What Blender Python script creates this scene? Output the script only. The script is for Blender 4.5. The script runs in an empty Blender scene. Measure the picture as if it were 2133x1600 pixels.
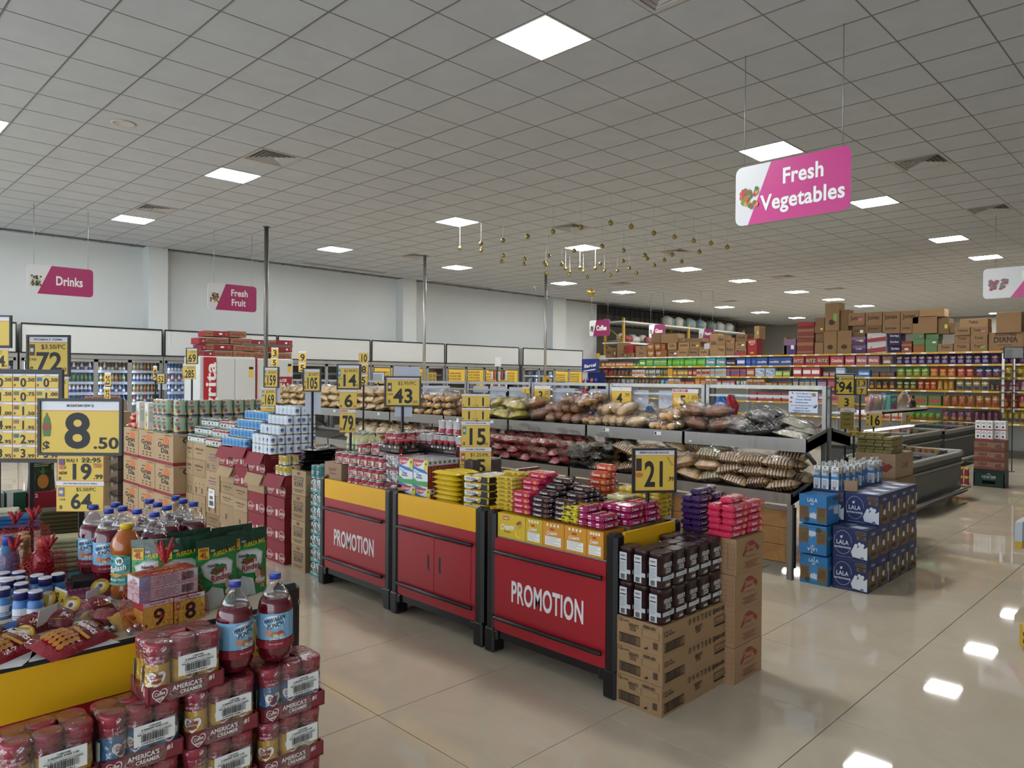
import bpy, math, random
from mathutils import Matrix, Vector
random.seed(7)
SC = bpy.context.scene
COL = SC.collection
PI = math.pi
# ------------------------------------------------------------------ camera, light, exposure
HC = 1.67                                   # eye height; X and Y run along the shop's two floor-tile directions
FPX, YAW, PITCH, ROLL = 1515.56, .7863, -.0080, .0075
CX, CY = 1066.5, 800.0
FW = Vector((math.cos(YAW)*math.cos(PITCH), math.sin(YAW)*math.cos(PITCH), math.sin(PITCH)))
_r0 = Vector((math.sin(YAW), -math.cos(YAW), 0)); _u0 = _r0.cross(FW)
RT = math.cos(ROLL)*_r0 + math.sin(ROLL)*_u0; UP = RT.cross(FW)
cam_d = bpy.data.cameras.new('camera'); cam = bpy.data.objects.new('camera', cam_d); COL.objects.link(cam)
cam_d.sensor_width = 36; cam_d.lens = FPX/2133*36; cam_d.clip_end = 200; cam_d.clip_start = .05
cam.matrix_world = Matrix(((RT.x, UP.x, -FW.x, 0), (RT.y, UP.y, -FW.y, 0), (RT.z, UP.z, -FW.z, HC), (0, 0, 0, 1)))
SC.camera = cam
wd = bpy.data.worlds.new('daylight'); SC.world = wd; wd.use_nodes = True
wd.node_tree.nodes['Background'].inputs[0].default_value = (.80, .90, 1.0, 1)
wd.node_tree.nodes['Background'].inputs[1].default_value = 2.6      # daylight through the open shop front behind the camera
PANEL_STRENGTH = 52.0
SC.view_settings.view_transform = 'Standard'; SC.view_settings.look = 'None'
SC.view_settings.exposure = 0.36; SC.view_settings.gamma = 1.0
SC.view_settings.use_curve_mapping = False
SC.cycles.max_bounces = 6; SC.cycles.diffuse_bounces = 4; SC.cycles.glossy_bounces = 2
SC.cycles.transparent_max_bounces = 8; SC.cycles.transmission_bounces = 2
SC.cycles.caustics_reflective = False; SC.cycles.caustics_refractive = False
SC.cycles.sample_clamp_indirect = 4.0
# ------------------------------------------------------------------ measuring helpers: where a sight line meets a real plane
def _d(x, y): return (x-CX)/FPX*RT - (y-CY)/FPX*UP + FW
def atZ(x, y, z): q = _d(x, y); return Vector((0, 0, HC)) + q*((z-HC)/q.z)
def atX(x, y, v): q = _d(x, y); return Vector((0, 0, HC)) + q*(v/q.x)
def atY(x, y, v): q = _d(x, y); return Vector((0, 0, HC)) + q*(v/q.y)
def atD(x, y, dd): return Vector((0, 0, HC)) + _d(x, y)*dd
# ------------------------------------------------------------------ materials
def lin(h):
    h = h.lstrip('#'); o = []
    if len(h) == 3: h = ''.join(c*2 for c in h)
    for i in (0, 2, 4):
        c = int(h[i:i+2], 16)/255
        o.append(c/12.92 if c <= .04045 else ((c+.055)/1.055)**2.4)
    return (*o, 1)
_MC = {}
def M(h, rough=.5, metal=0., var=0., vs=6., bump=0., bs=40., alpha=1., coat=0., spec=.5, emit=0.):
    k = (h, rough, metal, var, vs, bump, bs, alpha, coat, spec, emit)
    if k in _MC: return _MC[k]
    m = bpy.data.materials.new('m_'+h.lstrip('#')); m.use_nodes = True; nt = m.node_tree
    p = nt.nodes['Principled BSDF']; c = lin(h)
    p.inputs['Base Color'].default_value = c; p.inputs['Roughness'].default_value = rough
    p.inputs['Metallic'].default_value = metal; p.inputs['Specular IOR Level'].default_value = spec
    if coat: p.inputs['Coat Weight'].default_value = coat; p.inputs['Coat Roughness'].default_value = .08
    if emit: p.inputs['Emission Color'].default_value = c; p.inputs['Emission Strength'].default_value = emit
    if var or bump:
        tc = nt.nodes.new('ShaderNodeTexCoord')
        if var:
            n = nt.nodes.new('ShaderNodeTexNoise'); n.inputs['Scale'].default_value = vs; n.inputs['Detail'].default_value = 5
            nt.links.new(tc.outputs['Object'], n.inputs['Vector'])
            r = nt.nodes.new('ShaderNodeMapRange'); r.inputs['From Min'].default_value = .3; r.inputs['From Max'].default_value = .7
            r.inputs['To Min'].default_value = 1-var; r.inputs['To Max'].default_value = 1+var
            nt.links.new(n.outputs['Fac'], r.inputs['Value'])
            mx = nt.nodes.new('ShaderNodeVectorMath'); mx.operation = 'SCALE'; mx.inputs[0].default_value = c[:3]
            nt.links.new(r.outputs[0], mx.inputs['Scale']); nt.links.new(mx.outputs[0], p.inputs['Base Color'])
        if bump:
            n2 = nt.nodes.new('ShaderNodeTexNoise'); n2.inputs['Scale'].default_value = bs; n2.inputs['Detail'].default_value = 3
            nt.links.new(tc.outputs['Object'], n2.inputs['Vector'])
            b = nt.nodes.new('ShaderNodeBump'); b.inputs['Strength'].default_value = bump; b.inputs['Distance'].default_value = .02
            nt.links.new(n2.outputs['Fac'], b.inputs['Height']); nt.links.new(b.outputs[0], p.inputs['Normal'])
    _MC[k] = m
    return m
def film(h='#ffffff', fac=.10, rough=.12, bump=.5, bs=35., tint=0.):
    k = ('film', h, fac, rough, bump, bs, tint)
    if k in _MC: return _MC[k]
    m = bpy.data.materials.new('film_'+h.lstrip('#')); m.use_nodes = True; nt = m.node_tree
    nt.nodes.remove(nt.nodes['Principled BSDF']); out = nt.nodes['Material Output']
    t = nt.nodes.new('ShaderNodeBsdfTransparent'); g = nt.nodes.new('ShaderNodeBsdfGlossy')
    g.inputs['Roughness'].default_value = rough; c = lin(h)
    if tint: t.inputs[0].default_value = tuple(1-tint+tint*x for x in c[:3])+(1,)
    lw = nt.nodes.new('ShaderNodeLayerWeight'); lw.inputs[0].default_value = .35
    mr = nt.nodes.new('ShaderNodeMapRange'); mr.inputs['To Min'].default_value = fac; mr.inputs['To Max'].default_value = min(1, fac+.5)
    nt.links.new(lw.outputs['Facing'], mr.inputs['Value'])
    mx = nt.nodes.new('ShaderNodeMixShader'); nt.links.new(mr.outputs[0], mx.inputs[0])
    nt.links.new(t.outputs[0], mx.inputs[1]); nt.links.new(g.outputs[0], mx.inputs[2]); nt.links.new(mx.outputs[0], out.inputs[0])
    if bump:
        tc = nt.nodes.new('ShaderNodeTexCoord'); n2 = nt.nodes.new('ShaderNodeTexNoise'); n2.inputs['Scale'].default_value = bs
        n2.inputs['Detail'].default_value = 3; nt.links.new(tc.outputs['Object'], n2.inputs['Vector'])
        b = nt.nodes.new('ShaderNodeBump'); b.inputs['Strength'].default_value = bump; b.inputs['Distance'].default_value = .03
        nt.links.new(n2.outputs['Fac'], b.inputs['Height']); nt.links.new(b.outputs[0], g.inputs['Normal']); nt.links.new(b.outputs[0], lw.inputs['Normal'])
    _MC[k] = m
    return m
def steel(h='#b4b4b0', rough=.28):
    k = ('steel', h, rough)
    if k in _MC: return _MC[k]
    m = bpy.data.materials.new('brushed_steel'); m.use_nodes = True; nt = m.node_tree; p = nt.nodes['Principled BSDF']
    p.inputs['Metallic'].default_value = .72; p.inputs['Base Color'].default_value = lin(h)
    tc = nt.nodes.new('ShaderNodeTexCoord'); mp = nt.nodes.new('ShaderNodeMapping'); mp.inputs['Scale'].default_value = (1, 7, .6)
    n = nt.nodes.new('ShaderNodeTexNoise'); n.inputs['Scale'].default_value = 5; n.inputs['Detail'].default_value = 6
    nt.links.new(tc.outputs['Object'], mp.inputs[0]); nt.links.new(mp.outputs[0], n.inputs['Vector'])
    r = nt.nodes.new('ShaderNodeMapRange'); r.inputs['To Min'].default_value = rough-.12; r.inputs['To Max'].default_value = rough+.25
    nt.links.new(n.outputs['Fac'], r.inputs['Value']); nt.links.new(r.outputs[0], p.inputs['Roughness'])
    _MC[k] = m
    return m
# ------------------------------------------------------------------ glyphs for printed lettering
_GL = {}
def _make_glyphs():
    chars = "ABCDEFGHIJKLMNOPQRSTUVWXYZabcdefghijklmnopqrstuvwxyz0123456789.,$/#%'-&!*+:()í"
    made = []
    for bold in (0, 1):
        for ch in chars+' ':
            for suf in ('', '|'):
                if ch == ' ' and suf == '': continue
                cu = bpy.data.curves.new('g', 'FONT'); cu.body = ch+suf; cu.size = 1; cu.resolution_u = 4 if bold else 2
                if bold and suf == '': cu.offset = .026
                o = bpy.data.objects.new('g', cu); COL.objects.link(o); made.append((bold, ch, suf, o))
    cu = bpy.data.curves.new('g', 'FONT'); cu.body = '|'; cu.size = 1; o = bpy.data.objects.new('g', cu); COL.objects.link(o)
    made.append((0, '', '|', o))
    dg = bpy.context.evaluated_depsgraph_get(); dg.update()
    W = {}
    for bold, ch, suf, o in made:
        me = o.evaluated_get(dg).to_mesh()
        vs = [(v.co.x, v.co.y) for v in me.vertices]
        if suf == '|': W[(bold, ch)] = max(v[0] for v in vs)
        else: _GL[(bold, ch)] = [vs, [tuple(p.vertices) for p in me.polygons], 0]
        o.evaluated_get(dg).to_mesh_clear()
    w0 = W[(0, '')]
    for (bold, ch), g in _GL.items(): g[2] = W[(bold, ch)]-w0
    for b in (0, 1): _GL[(b, ' ')] = [[], [], W[(b, ' ')]-w0]
    for bold, ch, suf, o in made:
        c = o.data; bpy.data.objects.remove(o); bpy.data.curves.remove(c)
_make_glyphs()
CAPH = max(v[1] for v in _GL[(0, 'H')][0])
def text_geo(s, bold=1):
    vs, fs, x = [], [], 0
    for ch in s:
        g = _GL.get((bold, ch))
        if g is None: continue
        b = len(vs); vs += [(vx+x, vy) for vx, vy in g[0]]; fs += [tuple(i+b for i in f) for f in g[1]]; x += g[2]+(.02 if bold else 0)
    return vs, fs, x
# ------------------------------------------------------------------ mesh builder
def plane_frame(o, xd, yd):
    o = Vector(o); xd = Vector(xd).normalized(); yd = Vector(yd).normalized(); n = xd.cross(yd)
    return lambda x, y, z=0: o + xd*x + yd*y + n*z
def fX(x, y1, z0): return plane_frame((x, y1, z0), (0, -1, 0), (0, 0, 1))       # a face looking towards -X, from its upper-Y edge
def fY(y, x0, z0): return plane_frame((x0, y, z0), (1, 0, 0), (0, 0, 1))        # a face looking towards -Y
def fT(z, x0, y1): return plane_frame((x0, y1, z), (0, -1, 0), (1, 0, 0))       # a top
def fC(cx, cy, R, z0, a0=-PI/4):                                                # round a cylinder, x along the girth
    def f(x, y, z=0):
        a = a0+x/R; return Vector((cx+(R+z)*math.sin(a), cy-(R+z)*math.cos(a), z0+y))
    f.wrap = R
    return f
class MB:
    def __init__(s): s.v = []; s.f = []; s.mi = []; s.sm = []; s.mats = []
    def _m(s, m):
        if m not in s.mats: s.mats.append(m)
        return s.mats.index(m)
    def add(s, vs, fs, m, smooth=False, M4=None):
        b = len(s.v); k = s._m(m)
        s.v += [tuple(M4 @ Vector(v)) for v in vs] if M4 is not None else [tuple(v) for v in vs]
        for f in fs: s.f.append(tuple(i+b for i in f)); s.mi.append(k); s.sm.append(smooth)
        return s
    def box(s, x0, x1, y0, y1, z0, z1, m, b=0, M4=None):
        if not b:
            vs = [(x, y, z) for x in (x0, x1) for y in (y0, y1) for z in (z0, z1)]
            return s.add(vs, [(0, 1, 3, 2), (4, 6, 7, 5), (0, 4, 5, 1), (2, 3, 7, 6), (0, 2, 6, 4), (1, 5, 7, 3)], m, False, M4)
        vs = []; idx = {}
        c = [(x0, x1), (y0, y1), (z0, z1)]
        for i in range(8):
            sg = (i & 1, i >> 1 & 1, i >> 2 & 1)
            for a in range(3):
                p = []
                for q in range(3):
                    val = c[q][sg[q]]
                    p.append(val if q == a else val+(b if sg[q] == 0 else -b))
                idx[(sg, a)] = len(vs); vs.append(tuple(p))
        fs = []
        for a in range(3):
            u, w = [(1, 2), (2, 0), (0, 1)][a]
            for sgn in (0, 1):
                q = []
                for su, sw in ((0, 0), (1, 0), (1, 1), (0, 1)):
                    g = [0, 0, 0]; g[a] = sgn; g[u] = su; g[w] = sw; q.append(idx[(tuple(g), a)])
                fs.append(tuple(q if sgn else q[::-1]))
        for a in range(3):            # edges
            u, w = [(1, 2), (2, 0), (0, 1)][a]
            for su in (0, 1):
                for sw in (0, 1):
                    g0 = [0, 0, 0]; g0[u] = su; g0[w] = sw; g1 = list(g0); g1[a] = 1
                    q = (idx[(tuple(g0), u)], idx[(tuple(g1), u)], idx[(tuple(g1), w)], idx[(tuple(g0), w)])
                    fs.append(q if (su == sw) else q[::-1])
        for i in range(8):
            sg = (i & 1, i >> 1 & 1, i >> 2 & 1); t = tuple(idx[(sg, a)] for a in range(3))
            fs.append(t if sum(sg) % 2 else t[::-1])
        return s.add(vs, fs, m, False, M4)
    def lathe(s, prof, m, n=16, cx=0, cy=0, smooth=True, mats=None, sx=1, sy=1, sq=0, M4=None):
        # prof: (r, z) from bottom to top; mats: material of each band; sq squares the section off
        b = []; 
        for r, z in prof:
            for i in range(n):
                a = 2*PI*i/n; c, d = math.cos(a), math.sin(a)
                if sq:
                    k = (abs(c)**sq+abs(d)**sq)**(-1/sq); c *= k; d *= k
                b.append((cx+r*sx*c, cy+r*sy*d, z))
        for j in range(len(prof)-1):
            fs = [(j*n+i, j*n+(i+1) % n, (j+1)*n+(i+1) % n, (j+1)*n+i) for i in range(n)]
            if j == 0: base = len(s.v); s.add(b, [], m, smooth, M4)
            k = s._m(mats[j] if mats else m)
            for f in fs: s.f.append(tuple(q+base for q in f)); s.mi.append(k); s.sm.append(smooth)
        k = s._m(mats[0] if mats else m); s.f.append(tuple(base+i for i in range(n))[::-1]); s.mi.append(k); s.sm.append(False)
        k = s._m(mats[-1] if mats else m); e = base+(len(prof)-1)*n; s.f.append(tuple(e+i for i in range(n))); s.mi.append(k); s.sm.append(False)
        return s
    def cyl(s, cx, cy, z0, z1, r, m, n=16, smooth=True, M4=None): return s.lathe([(r, z0), (r, z1)], m, n, cx, cy, smooth, M4=M4)
    def tube(s, pts, r, m, n=6, closed=False):
        pts = [Vector(p) for p in pts]; rings = []; N = len(pts)
        for i, p in enumerate(pts):
            t = (pts[(i+1) % N]-pts[i-1]) if closed else (pts[min(i+1, N-1)]-pts[max(i-1, 0)])
            t.normalize(); a = Vector((0, 0, 1)) if abs(t.z) < .9 else Vector((1, 0, 0))
            u = t.cross(a).normalized(); w = t.cross(u)
            rings.append([p+(u*math.cos(2*PI*k/n)+w*math.sin(2*PI*k/n))*(r[i] if isinstance(r, list) else r) for k in range(n)])
        vs = [q for rg in rings for q in rg]; fs = []
        for i in range(N if closed else N-1):
            j = (i+1) % N
            fs += [(i*n+k, j*n+k, j*n+(k+1) % n, i*n+(k+1) % n) for k in range(n)]
        if not closed: fs += [tuple(range(n)), tuple((N-1)*n+k for k in range(n))[::-1]]
        return s.add(vs, fs, m, True)
    def prism(s, poly, z0, z1, m, frame=None, smooth=False):
        # poly in the frame's xy, thickness along its normal
        fr = frame or (lambda x, y, z=0: Vector((x, y, z))); n = len(poly)
        vs = [fr(x, y, z0) for x, y in poly]+[fr(x, y, z1) for x, y in poly]
        return s.add(vs, [tuple(range(n))[::-1], tuple(range(n, 2*n))]+[(i, (i+1) % n, n+(i+1) % n, n+i) for i in range(n)], m, smooth)
    def grid(s, nu, nv, fn, m, smooth=True, closed_u=False):
        vs = [fn(i/(nu if closed_u else nu-1), j/(nv-1)) for j in range(nv) for i in range(nu)]; fs = []
        for j in range(nv-1):
            for i in range(nu if closed_u else nu-1):
                fs.append((j*nu+i, j*nu+(i+1) % nu, (j+1)*nu+(i+1) % nu, (j+1)*nu+i))
        return s.add(vs, fs, m, smooth)
    def ball(s, c, r, m, nu=10, nv=7, jit=0, seed=0):
        rx, ry, rz = r if isinstance(r, (tuple, list)) else (r, r, r); rnd = random.Random(seed); J = {}
        def fn(u, v):
            a = 2*PI*u; b = PI*(v-.5); k = (round(u*nu) % nu, round(v*(nv-1)))
            if k[1] in (0, nv-1): k = (0, k[1])
            j = J.setdefault(k, 1+rnd.uniform(-jit, jit))
            return (c[0]+rx*j*math.cos(b)*math.cos(a), c[1]+ry*j*math.cos(b)*math.sin(a), c[2]+rz*j*math.sin(b))
        return s.grid(nu, nv, fn, m, True, True)
    def pillow(s, L, W, H, m, nu=9, nv=6, z0=0, end=.12, wr=.0, seed=0, mats=None, pw=.5, M4=None, flat=.35):
        # a filled bag lying along X: flat crimped ends, puffed middle, wrinkled
        rnd = random.Random(seed)
        for side in (1, -1):
            vs = []; 
            for j in range(nv):
                for i in range(nu):
                    u = i/(nu-1)*2-1; v = j/(nv-1)*2-1
                    e = max(0, (1-end-abs(u)))/(1-end) if abs(u) < 1-end else 0
                    hgt = (min(1, e*2.2)**pw)*((1-abs(v)**2.4)**.5 if abs(v) < 1 else 0)
                    inner = 0 < i < nu-1 and 0 < j < nv-1
                    k = (rnd.uniform(-wr, wr) if inner else 0)
                    wv = W/2*v*(1-.06*(1-min(1, e*2.2)))
                    zz = z0+H*flat+(hgt*(H*(1-flat)) if side > 0 else -hgt*H*flat)+k*H
                    vs.append((u*L/2, wv, zz if inner else z0+H*flat))
            fs = [(j*nu+i, j*nu+i+1, (j+1)*nu+i+1, (j+1)*nu+i) for j in range(nv-1) for i in range(nu-1)]
            if side < 0: fs = [f[::-1] for f in fs]
            if mats:
                b = len(s.v); s.add(vs, [], m, True, M4)
                for q, f in enumerate(fs):
                    i = q % (nu-1); s.f.append(tuple(t+b for t in f)); s.mi.append(s._m(mats(i/(nu-1), (q//(nu-1))/(nv-1), side))); s.sm.append(True)
            else: s.add(vs, fs, m, True, M4)
        return s
    def art(s, fr, shapes, eps=.0008):
        # flat print laid on a face: r = rectangle, p = polygon, e = ellipse, t = lettering (centred), b = bar code
        wrap = getattr(fr, 'wrap', None)
        for k, sh in enumerate(shapes):
            z = eps*(1+.35*k) if k < 12 else eps*(5+.02*k)
            t = sh[0]
            if t == 'r':
                _, x0, y0, x1, y1, m = sh
                n = max(1, int(abs(x1-x0)/(wrap*.35))+1) if wrap else 1
                vs = [fr(x0+(x1-x0)*i/n, y, z) for i in range(n+1) for y in (y0, y1)]
                s.add(vs, [(2*i, 2*i+2, 2*i+3, 2*i+1) for i in range(n)], m)
            elif t == 'p':
                s.add([fr(x, y, z) for x, y in sh[1]], [tuple(range(len(sh[1])))], sh[2])
            elif t == 'e':
                _, x, y, rx, ry, m = sh[:6]; n = 14
                vs = [fr(x, y, z)]+[fr(x+rx*math.cos(2*PI*i/n), y+ry*math.sin(2*PI*i/n), z) for i in range(n)]
                s.add(vs, [(0, 1+i, 1+(i+1) % n) for i in range(n)], m)
            elif t == 't':
                _, tx, x, y, h, m = sh[:6]; o = sh[6] if len(sh) > 6 else {}
                if not tx: continue
                vs, fs, w = text_geo(tx, o.get('bold', 1)); sc = h/CAPH; sxx = sc
                if 'w' in o: sxx = o['w']/w
                if 'maxw' in o and w*sxx > o['maxw']: sxx = o['maxw']/w
                al = o.get('al', .5); sk = o.get('skew', 0); arc = o.get('slope', 0); rot = o.get('rot', 0)
                cr, srr = math.cos(rot), math.sin(rot); out = []
                for vx, vy in vs:
                    px = (vx-w*al)*sxx+sk*(vy-CAPH/2)*sc; py = (vy-CAPH/2)*sc+arc*(vx-w*al)*sxx
                    out.append(fr(x+px*cr-py*srr, y+px*srr+py*cr, z))
                s.add(out, fs, m)
            elif t == 'b':
                _, x0, y0, x1, y1, m = sh; rnd = random.Random(3); x = x0
                while x < x1:
                    w = (x1-x0)*rnd.choice((.012, .02, .035)); s.add([fr(x, y0, z), fr(min(x+w, x1), y0, z), fr(min(x+w, x1), y1, z), fr(x, y1, z)], [(0, 1, 2, 3)], m); x += w+(x1-x0)*rnd.choice((.015, .025))
        return s
    def mesh(s, name):
        me = bpy.data.meshes.new(name); me.from_pydata(s.v, [], s.f)
        for m in s.mats: me.materials.append(m)
        me.polygons.foreach_set('material_index', s.mi); me.polygons.foreach_set('use_smooth', s.sm); me.update()
        return me
# ------------------------------------------------------------------ objects
def _link(name, data, parent=None, loc=(0, 0, 0), rz=0, rot=None, scale=None):
    o = bpy.data.objects.new(name, data); COL.objects.link(o); o.location = loc
    o.rotation_euler = rot if rot else (0, 0, rz)
    if scale: o.scale = scale
    if parent: o.parent = parent
    return o
_PLAIN = (("HERSHEY'S COCOA", 'cocoa'), ('Hawaiian Punch', 'fruit punch'), ('V8 Splash mango', 'mango'), ('Nutri Rindes milk', 'milk powder'), ('Colgate ', ''), ('on Gran Dia cartons', 'on the cereal cartons'), ('Gran Dia cereal', 'orange-sun cereal'), ('left of Gran Dia', 'left of the cereal cartons'), ('Gran Dia block', 'cereal carton block'), ('Carnation ', ''), ('CHOCO KIWI', 'chocolate snack'), ('LALA ', ''), ('RITZ ', ''), ('printed DEVON in red', 'with a red ribbon print'), ('Devon cartons', 'red-ribbon cartons'), ('BELIKIN ', ''), ('Natura ', ''), ('alegria ', 'snack '), ('QUICK ', ''), ('Cremax ', ''), ('Corn Flakes', 'corn cereal'), ('mentos-like ', ''))
def plain_words(s):                                   # labels say what a thing is, without trade names
    for a, b in _PLAIN: s = s.replace(a, b)
    return s
def tag(o, label, cat, group=None, kind=None):
    o['label'] = plain_words(label); o['category'] = cat
    if group: o['group'] = plain_words(group)
    if kind: o['kind'] = kind
    return o
def me_of(x, name): return x.mesh(name) if isinstance(x, MB) else x
def thing(name, data, label, cat, group=None, loc=(0, 0, 0), rz=0, rot=None, parts=(), scale=None, kind=None):
    o = _link(name, me_of(data, name) if data else None, None, loc, rz, rot, scale); tag(o, label, cat, group, kind)
    for p in parts: part(o, *p)
    return o
def part(o, name, data, subs=(), loc=(0, 0, 0), rz=0):
    c = _link(name, me_of(data, name) if data else None, o, loc, rz)
    for q in subs: part(c, *q)
    return c
def struct(name, data, parent=None, label=None, loc=(0, 0, 0), rz=0):
    o = _link(name, me_of(data, name) if data else None, parent, loc, rz); 
    if not parent: o['kind'] = 'structure'
    if label: o['label'] = label
    return o
_O = 'zeroth first second third fourth fifth sixth seventh eighth ninth tenth eleventh twelfth thirteenth fourteenth fifteenth sixteenth seventeenth eighteenth nineteenth'.split()
_T = ' ten twenty thirty forty fifty sixty seventy eighty ninety'.split(' ')
def nth(i):
    if i < 20: return _O[i]
    t, u = divmod(i, 10)
    return _T[t][:-1]+'ieth' if u == 0 else _T[t]+'-'+_O[u]
BLK = M('#1c1c1e', .45); INK = M('#202022', .6); WHT = M('#e9e9e6', .5); YEL = M('#dcb845', .5); PAPER = M('#dcdce0', .55)
PRED = M('#c8503c', .55); CARD = M('#a0856a', .8, var=.05, vs=3); CARDD = M('#8a6f52', .85, var=.06, vs=4); BPL = M('#161617', .38, bump=.05, bs=300)
# ------------------------------------------------------------------ the shop shell
ZC = 4.525
def noise_mat(name, base, hi, rough, scale, vein=False, spec=.5, bump=0):
    m = bpy.data.materials.new(name); m.use_nodes = True; nt = m.node_tree; p = nt.nodes['Principled BSDF']
    tc = nt.nodes.new('ShaderNodeTexCoord'); n = nt.nodes.new('ShaderNodeTexNoise'); n.inputs['Scale'].default_value = scale; n.inputs['Detail'].default_value = 8
    n.inputs['Roughness'].default_value = .65
    if vein: n.inputs['Distortion'].default_value = 1.2
    oi = nt.nodes.new('ShaderNodeObjectInfo'); ad = nt.nodes.new('ShaderNodeVectorMath'); ad.operation = 'ADD'
    sc = nt.nodes.new('ShaderNodeVectorMath'); sc.operation = 'SCALE'; sc.inputs['Scale'].default_value = 1.0
    nt.links.new(oi.outputs['Location'], sc.inputs[0]); nt.links.new(tc.outputs['Object'], ad.inputs[0]); nt.links.new(sc.outputs[0], ad.inputs[1])
    nt.links.new(ad.outputs[0], n.inputs['Vector'])
    cr = nt.nodes.new('ShaderNodeValToRGB'); cr.color_ramp.elements[0].position = .3; cr.color_ramp.elements[1].position = .7
    cr.color_ramp.elements[0].color = lin(base); cr.color_ramp.elements[1].color = lin(hi)
    nt.links.new(n.outputs['Fac'], cr.inputs[0]); nt.links.new(cr.outputs[0], p.inputs['Base Color'])
    p.inputs['Roughness'].default_value = rough; p.inputs['Specular IOR Level'].default_value = spec
    if bump:
        n2 = nt.nodes.new('ShaderNodeTexNoise'); n2.inputs['Scale'].default_value = 220; n2.inputs['Detail'].default_value = 2
        nt.links.new(ad.outputs[0], n2.inputs['Vector']); b = nt.nodes.new('ShaderNodeBump'); b.inputs['Strength'].default_value = bump; b.inputs['Distance'].default_value = .004
        nt.links.new(n2.outputs['Fac'], b.inputs['Height']); nt.links.new(b.outputs[0], p.inputs['Normal'])
    return m
FLOORM = noise_mat('porcelain_tile', '#cbbda6', '#d9ccb6', .03, 1.6, True, .5)
JOINT = M('#4a443c', .8); TILEM = noise_mat('ceiling_tile', '#b6bbc0', '#bec3c8', .75, 3., False, .2, .25)
fl = struct('floor', MB().box(-6, 37, -8, 17.47, -.05, -.004, JOINT), label='polished beige porcelain tile floor with thin dark joints')
S8 = .8005; g = .002
def tileq(mb, x0, y0, s, z, m, down=False):
    b = .0012
    if not down: mb.box(x0+g, x0+s-g, y0+g, y0+s-g, z-.008, z, m)
    else: mb.box(x0, x0+s, y0, y0+s, z, z+.008, m)
ftile = MB().box(-S8/2+g, S8/2-g, -S8/2+g, S8/2-g, -.008, 0, FLOORM, b=.0008).mesh('tile')
cells = []
for i in range(-11, 44):
    for j in range(-12, 21):
        x = 2.870+S8*i; y = 1.390+S8*j
        if x+S8 < 37 and y+S8 < 17.46: cells.append((x+S8/2, y+S8/2))
def in_view(x, y, z, mg=150):
    q = Vector((x, y, z-HC)); d = q.dot(FW)
    if d < .3: return False
    px = CX+FPX*q.dot(RT)/d; py = CY-FPX*q.dot(UP)/d
    return -mg < px < 2133+mg and -mg < py < 1600+mg
cells.sort(key=lambda c: (not in_view(c[0], c[1], 0), c[0]**2+c[1]**2))
for x, y in cells[:190]: part(fl, 'tile', ftile, (), (x, y, 0))
rest = MB()
for x, y in cells[190:]: rest.box(x-S8/2+g, x+S8/2-g, y-S8/2+g, y+S8/2-g, -.008, 0, FLOORM)
part(fl, 'tiles_beyond', rest)['kind'] = 'stuff'
# ceiling: lay-in tiles on a thin metal grid
GX, GY = .0058, .2713
LIGHTS = [(7, 6), (14, 6), (20, 6), (27, 6), (32, 6), (38, 6), (43, 6), (7, 16), (14, 16), (20, 16), (27, 16), (32, 16), (38, 16), (43, 16), (48, 16),
          (7, 23), (14, 23), (20, 23), (27, 23), (32, 23), (38, 23), (43, 23), (48, 23), (54, 23), (2, 16), (2, 23), (59, 11), (48, 6), (54, 16)]
VENTS = [(7, 14), (7, 21), (17, 4), (23, 4), (17, 14), (17, 22), (23, 14), (7, 4), (32, 14), (38, 14), (29, 21), (40, 21)]
SPK = (4, 14)
skip = set(LIGHTS)|set(VENTS)
GRIDM = M('#6a6967', .35, .3)
ce = struct('ceiling', MB().box(-6, 37, -8, 20.5, ZC+.02, ZC+.06, M('#6b6966', .9)), label='suspended ceiling of pale grey lay-in tiles')
ctile = MB().box(-.2955, .2955, -.2955, .2955, 0, .012, TILEM).mesh('tile')
cells = []
for i in range(-10, 61):
    for j in range(-13, 29):
        if (i, j) in skip: continue
        x = GX+.6*i+.3; y = GY+.6*j+.3
        if y+.3 < 17.47: cells.append((x, y))
cells.sort(key=lambda c: (not in_view(c[0], c[1], ZC, 60), c[0]**2+c[1]**2))
for x, y in cells[:300]: part(ce, 'tile', ctile, (), (x, y, ZC))
rest = MB()
for x, y in cells[300:]: rest.box(x-.2955, x+.2955, y-.2955, y+.2955, ZC, ZC+.012, TILEM)
for i in range(-10, 62): rest.box(GX+.6*i-.29, GX+.6*i+.29, 17.372, 17.47, ZC, ZC+.012, TILEM) if i % 1 == 0 else None
part(ce, 'tiles_beyond', rest)['kind'] = 'stuff'
gr = MB()
for i in range(-10, 62): gr.box(GX+.6*i-.006, GX+.6*i+.006, -8, 17.47, ZC-.003, ZC+.03, GRIDM)
for j in range(-13, 30):
    if GY+.6*j < 17.47: gr.box(-6, 37, GY+.6*j-.005, GY+.6*j+.005, ZC-.002, ZC+.03, GRIDM)
part(ce, 'grid', gr)
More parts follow.
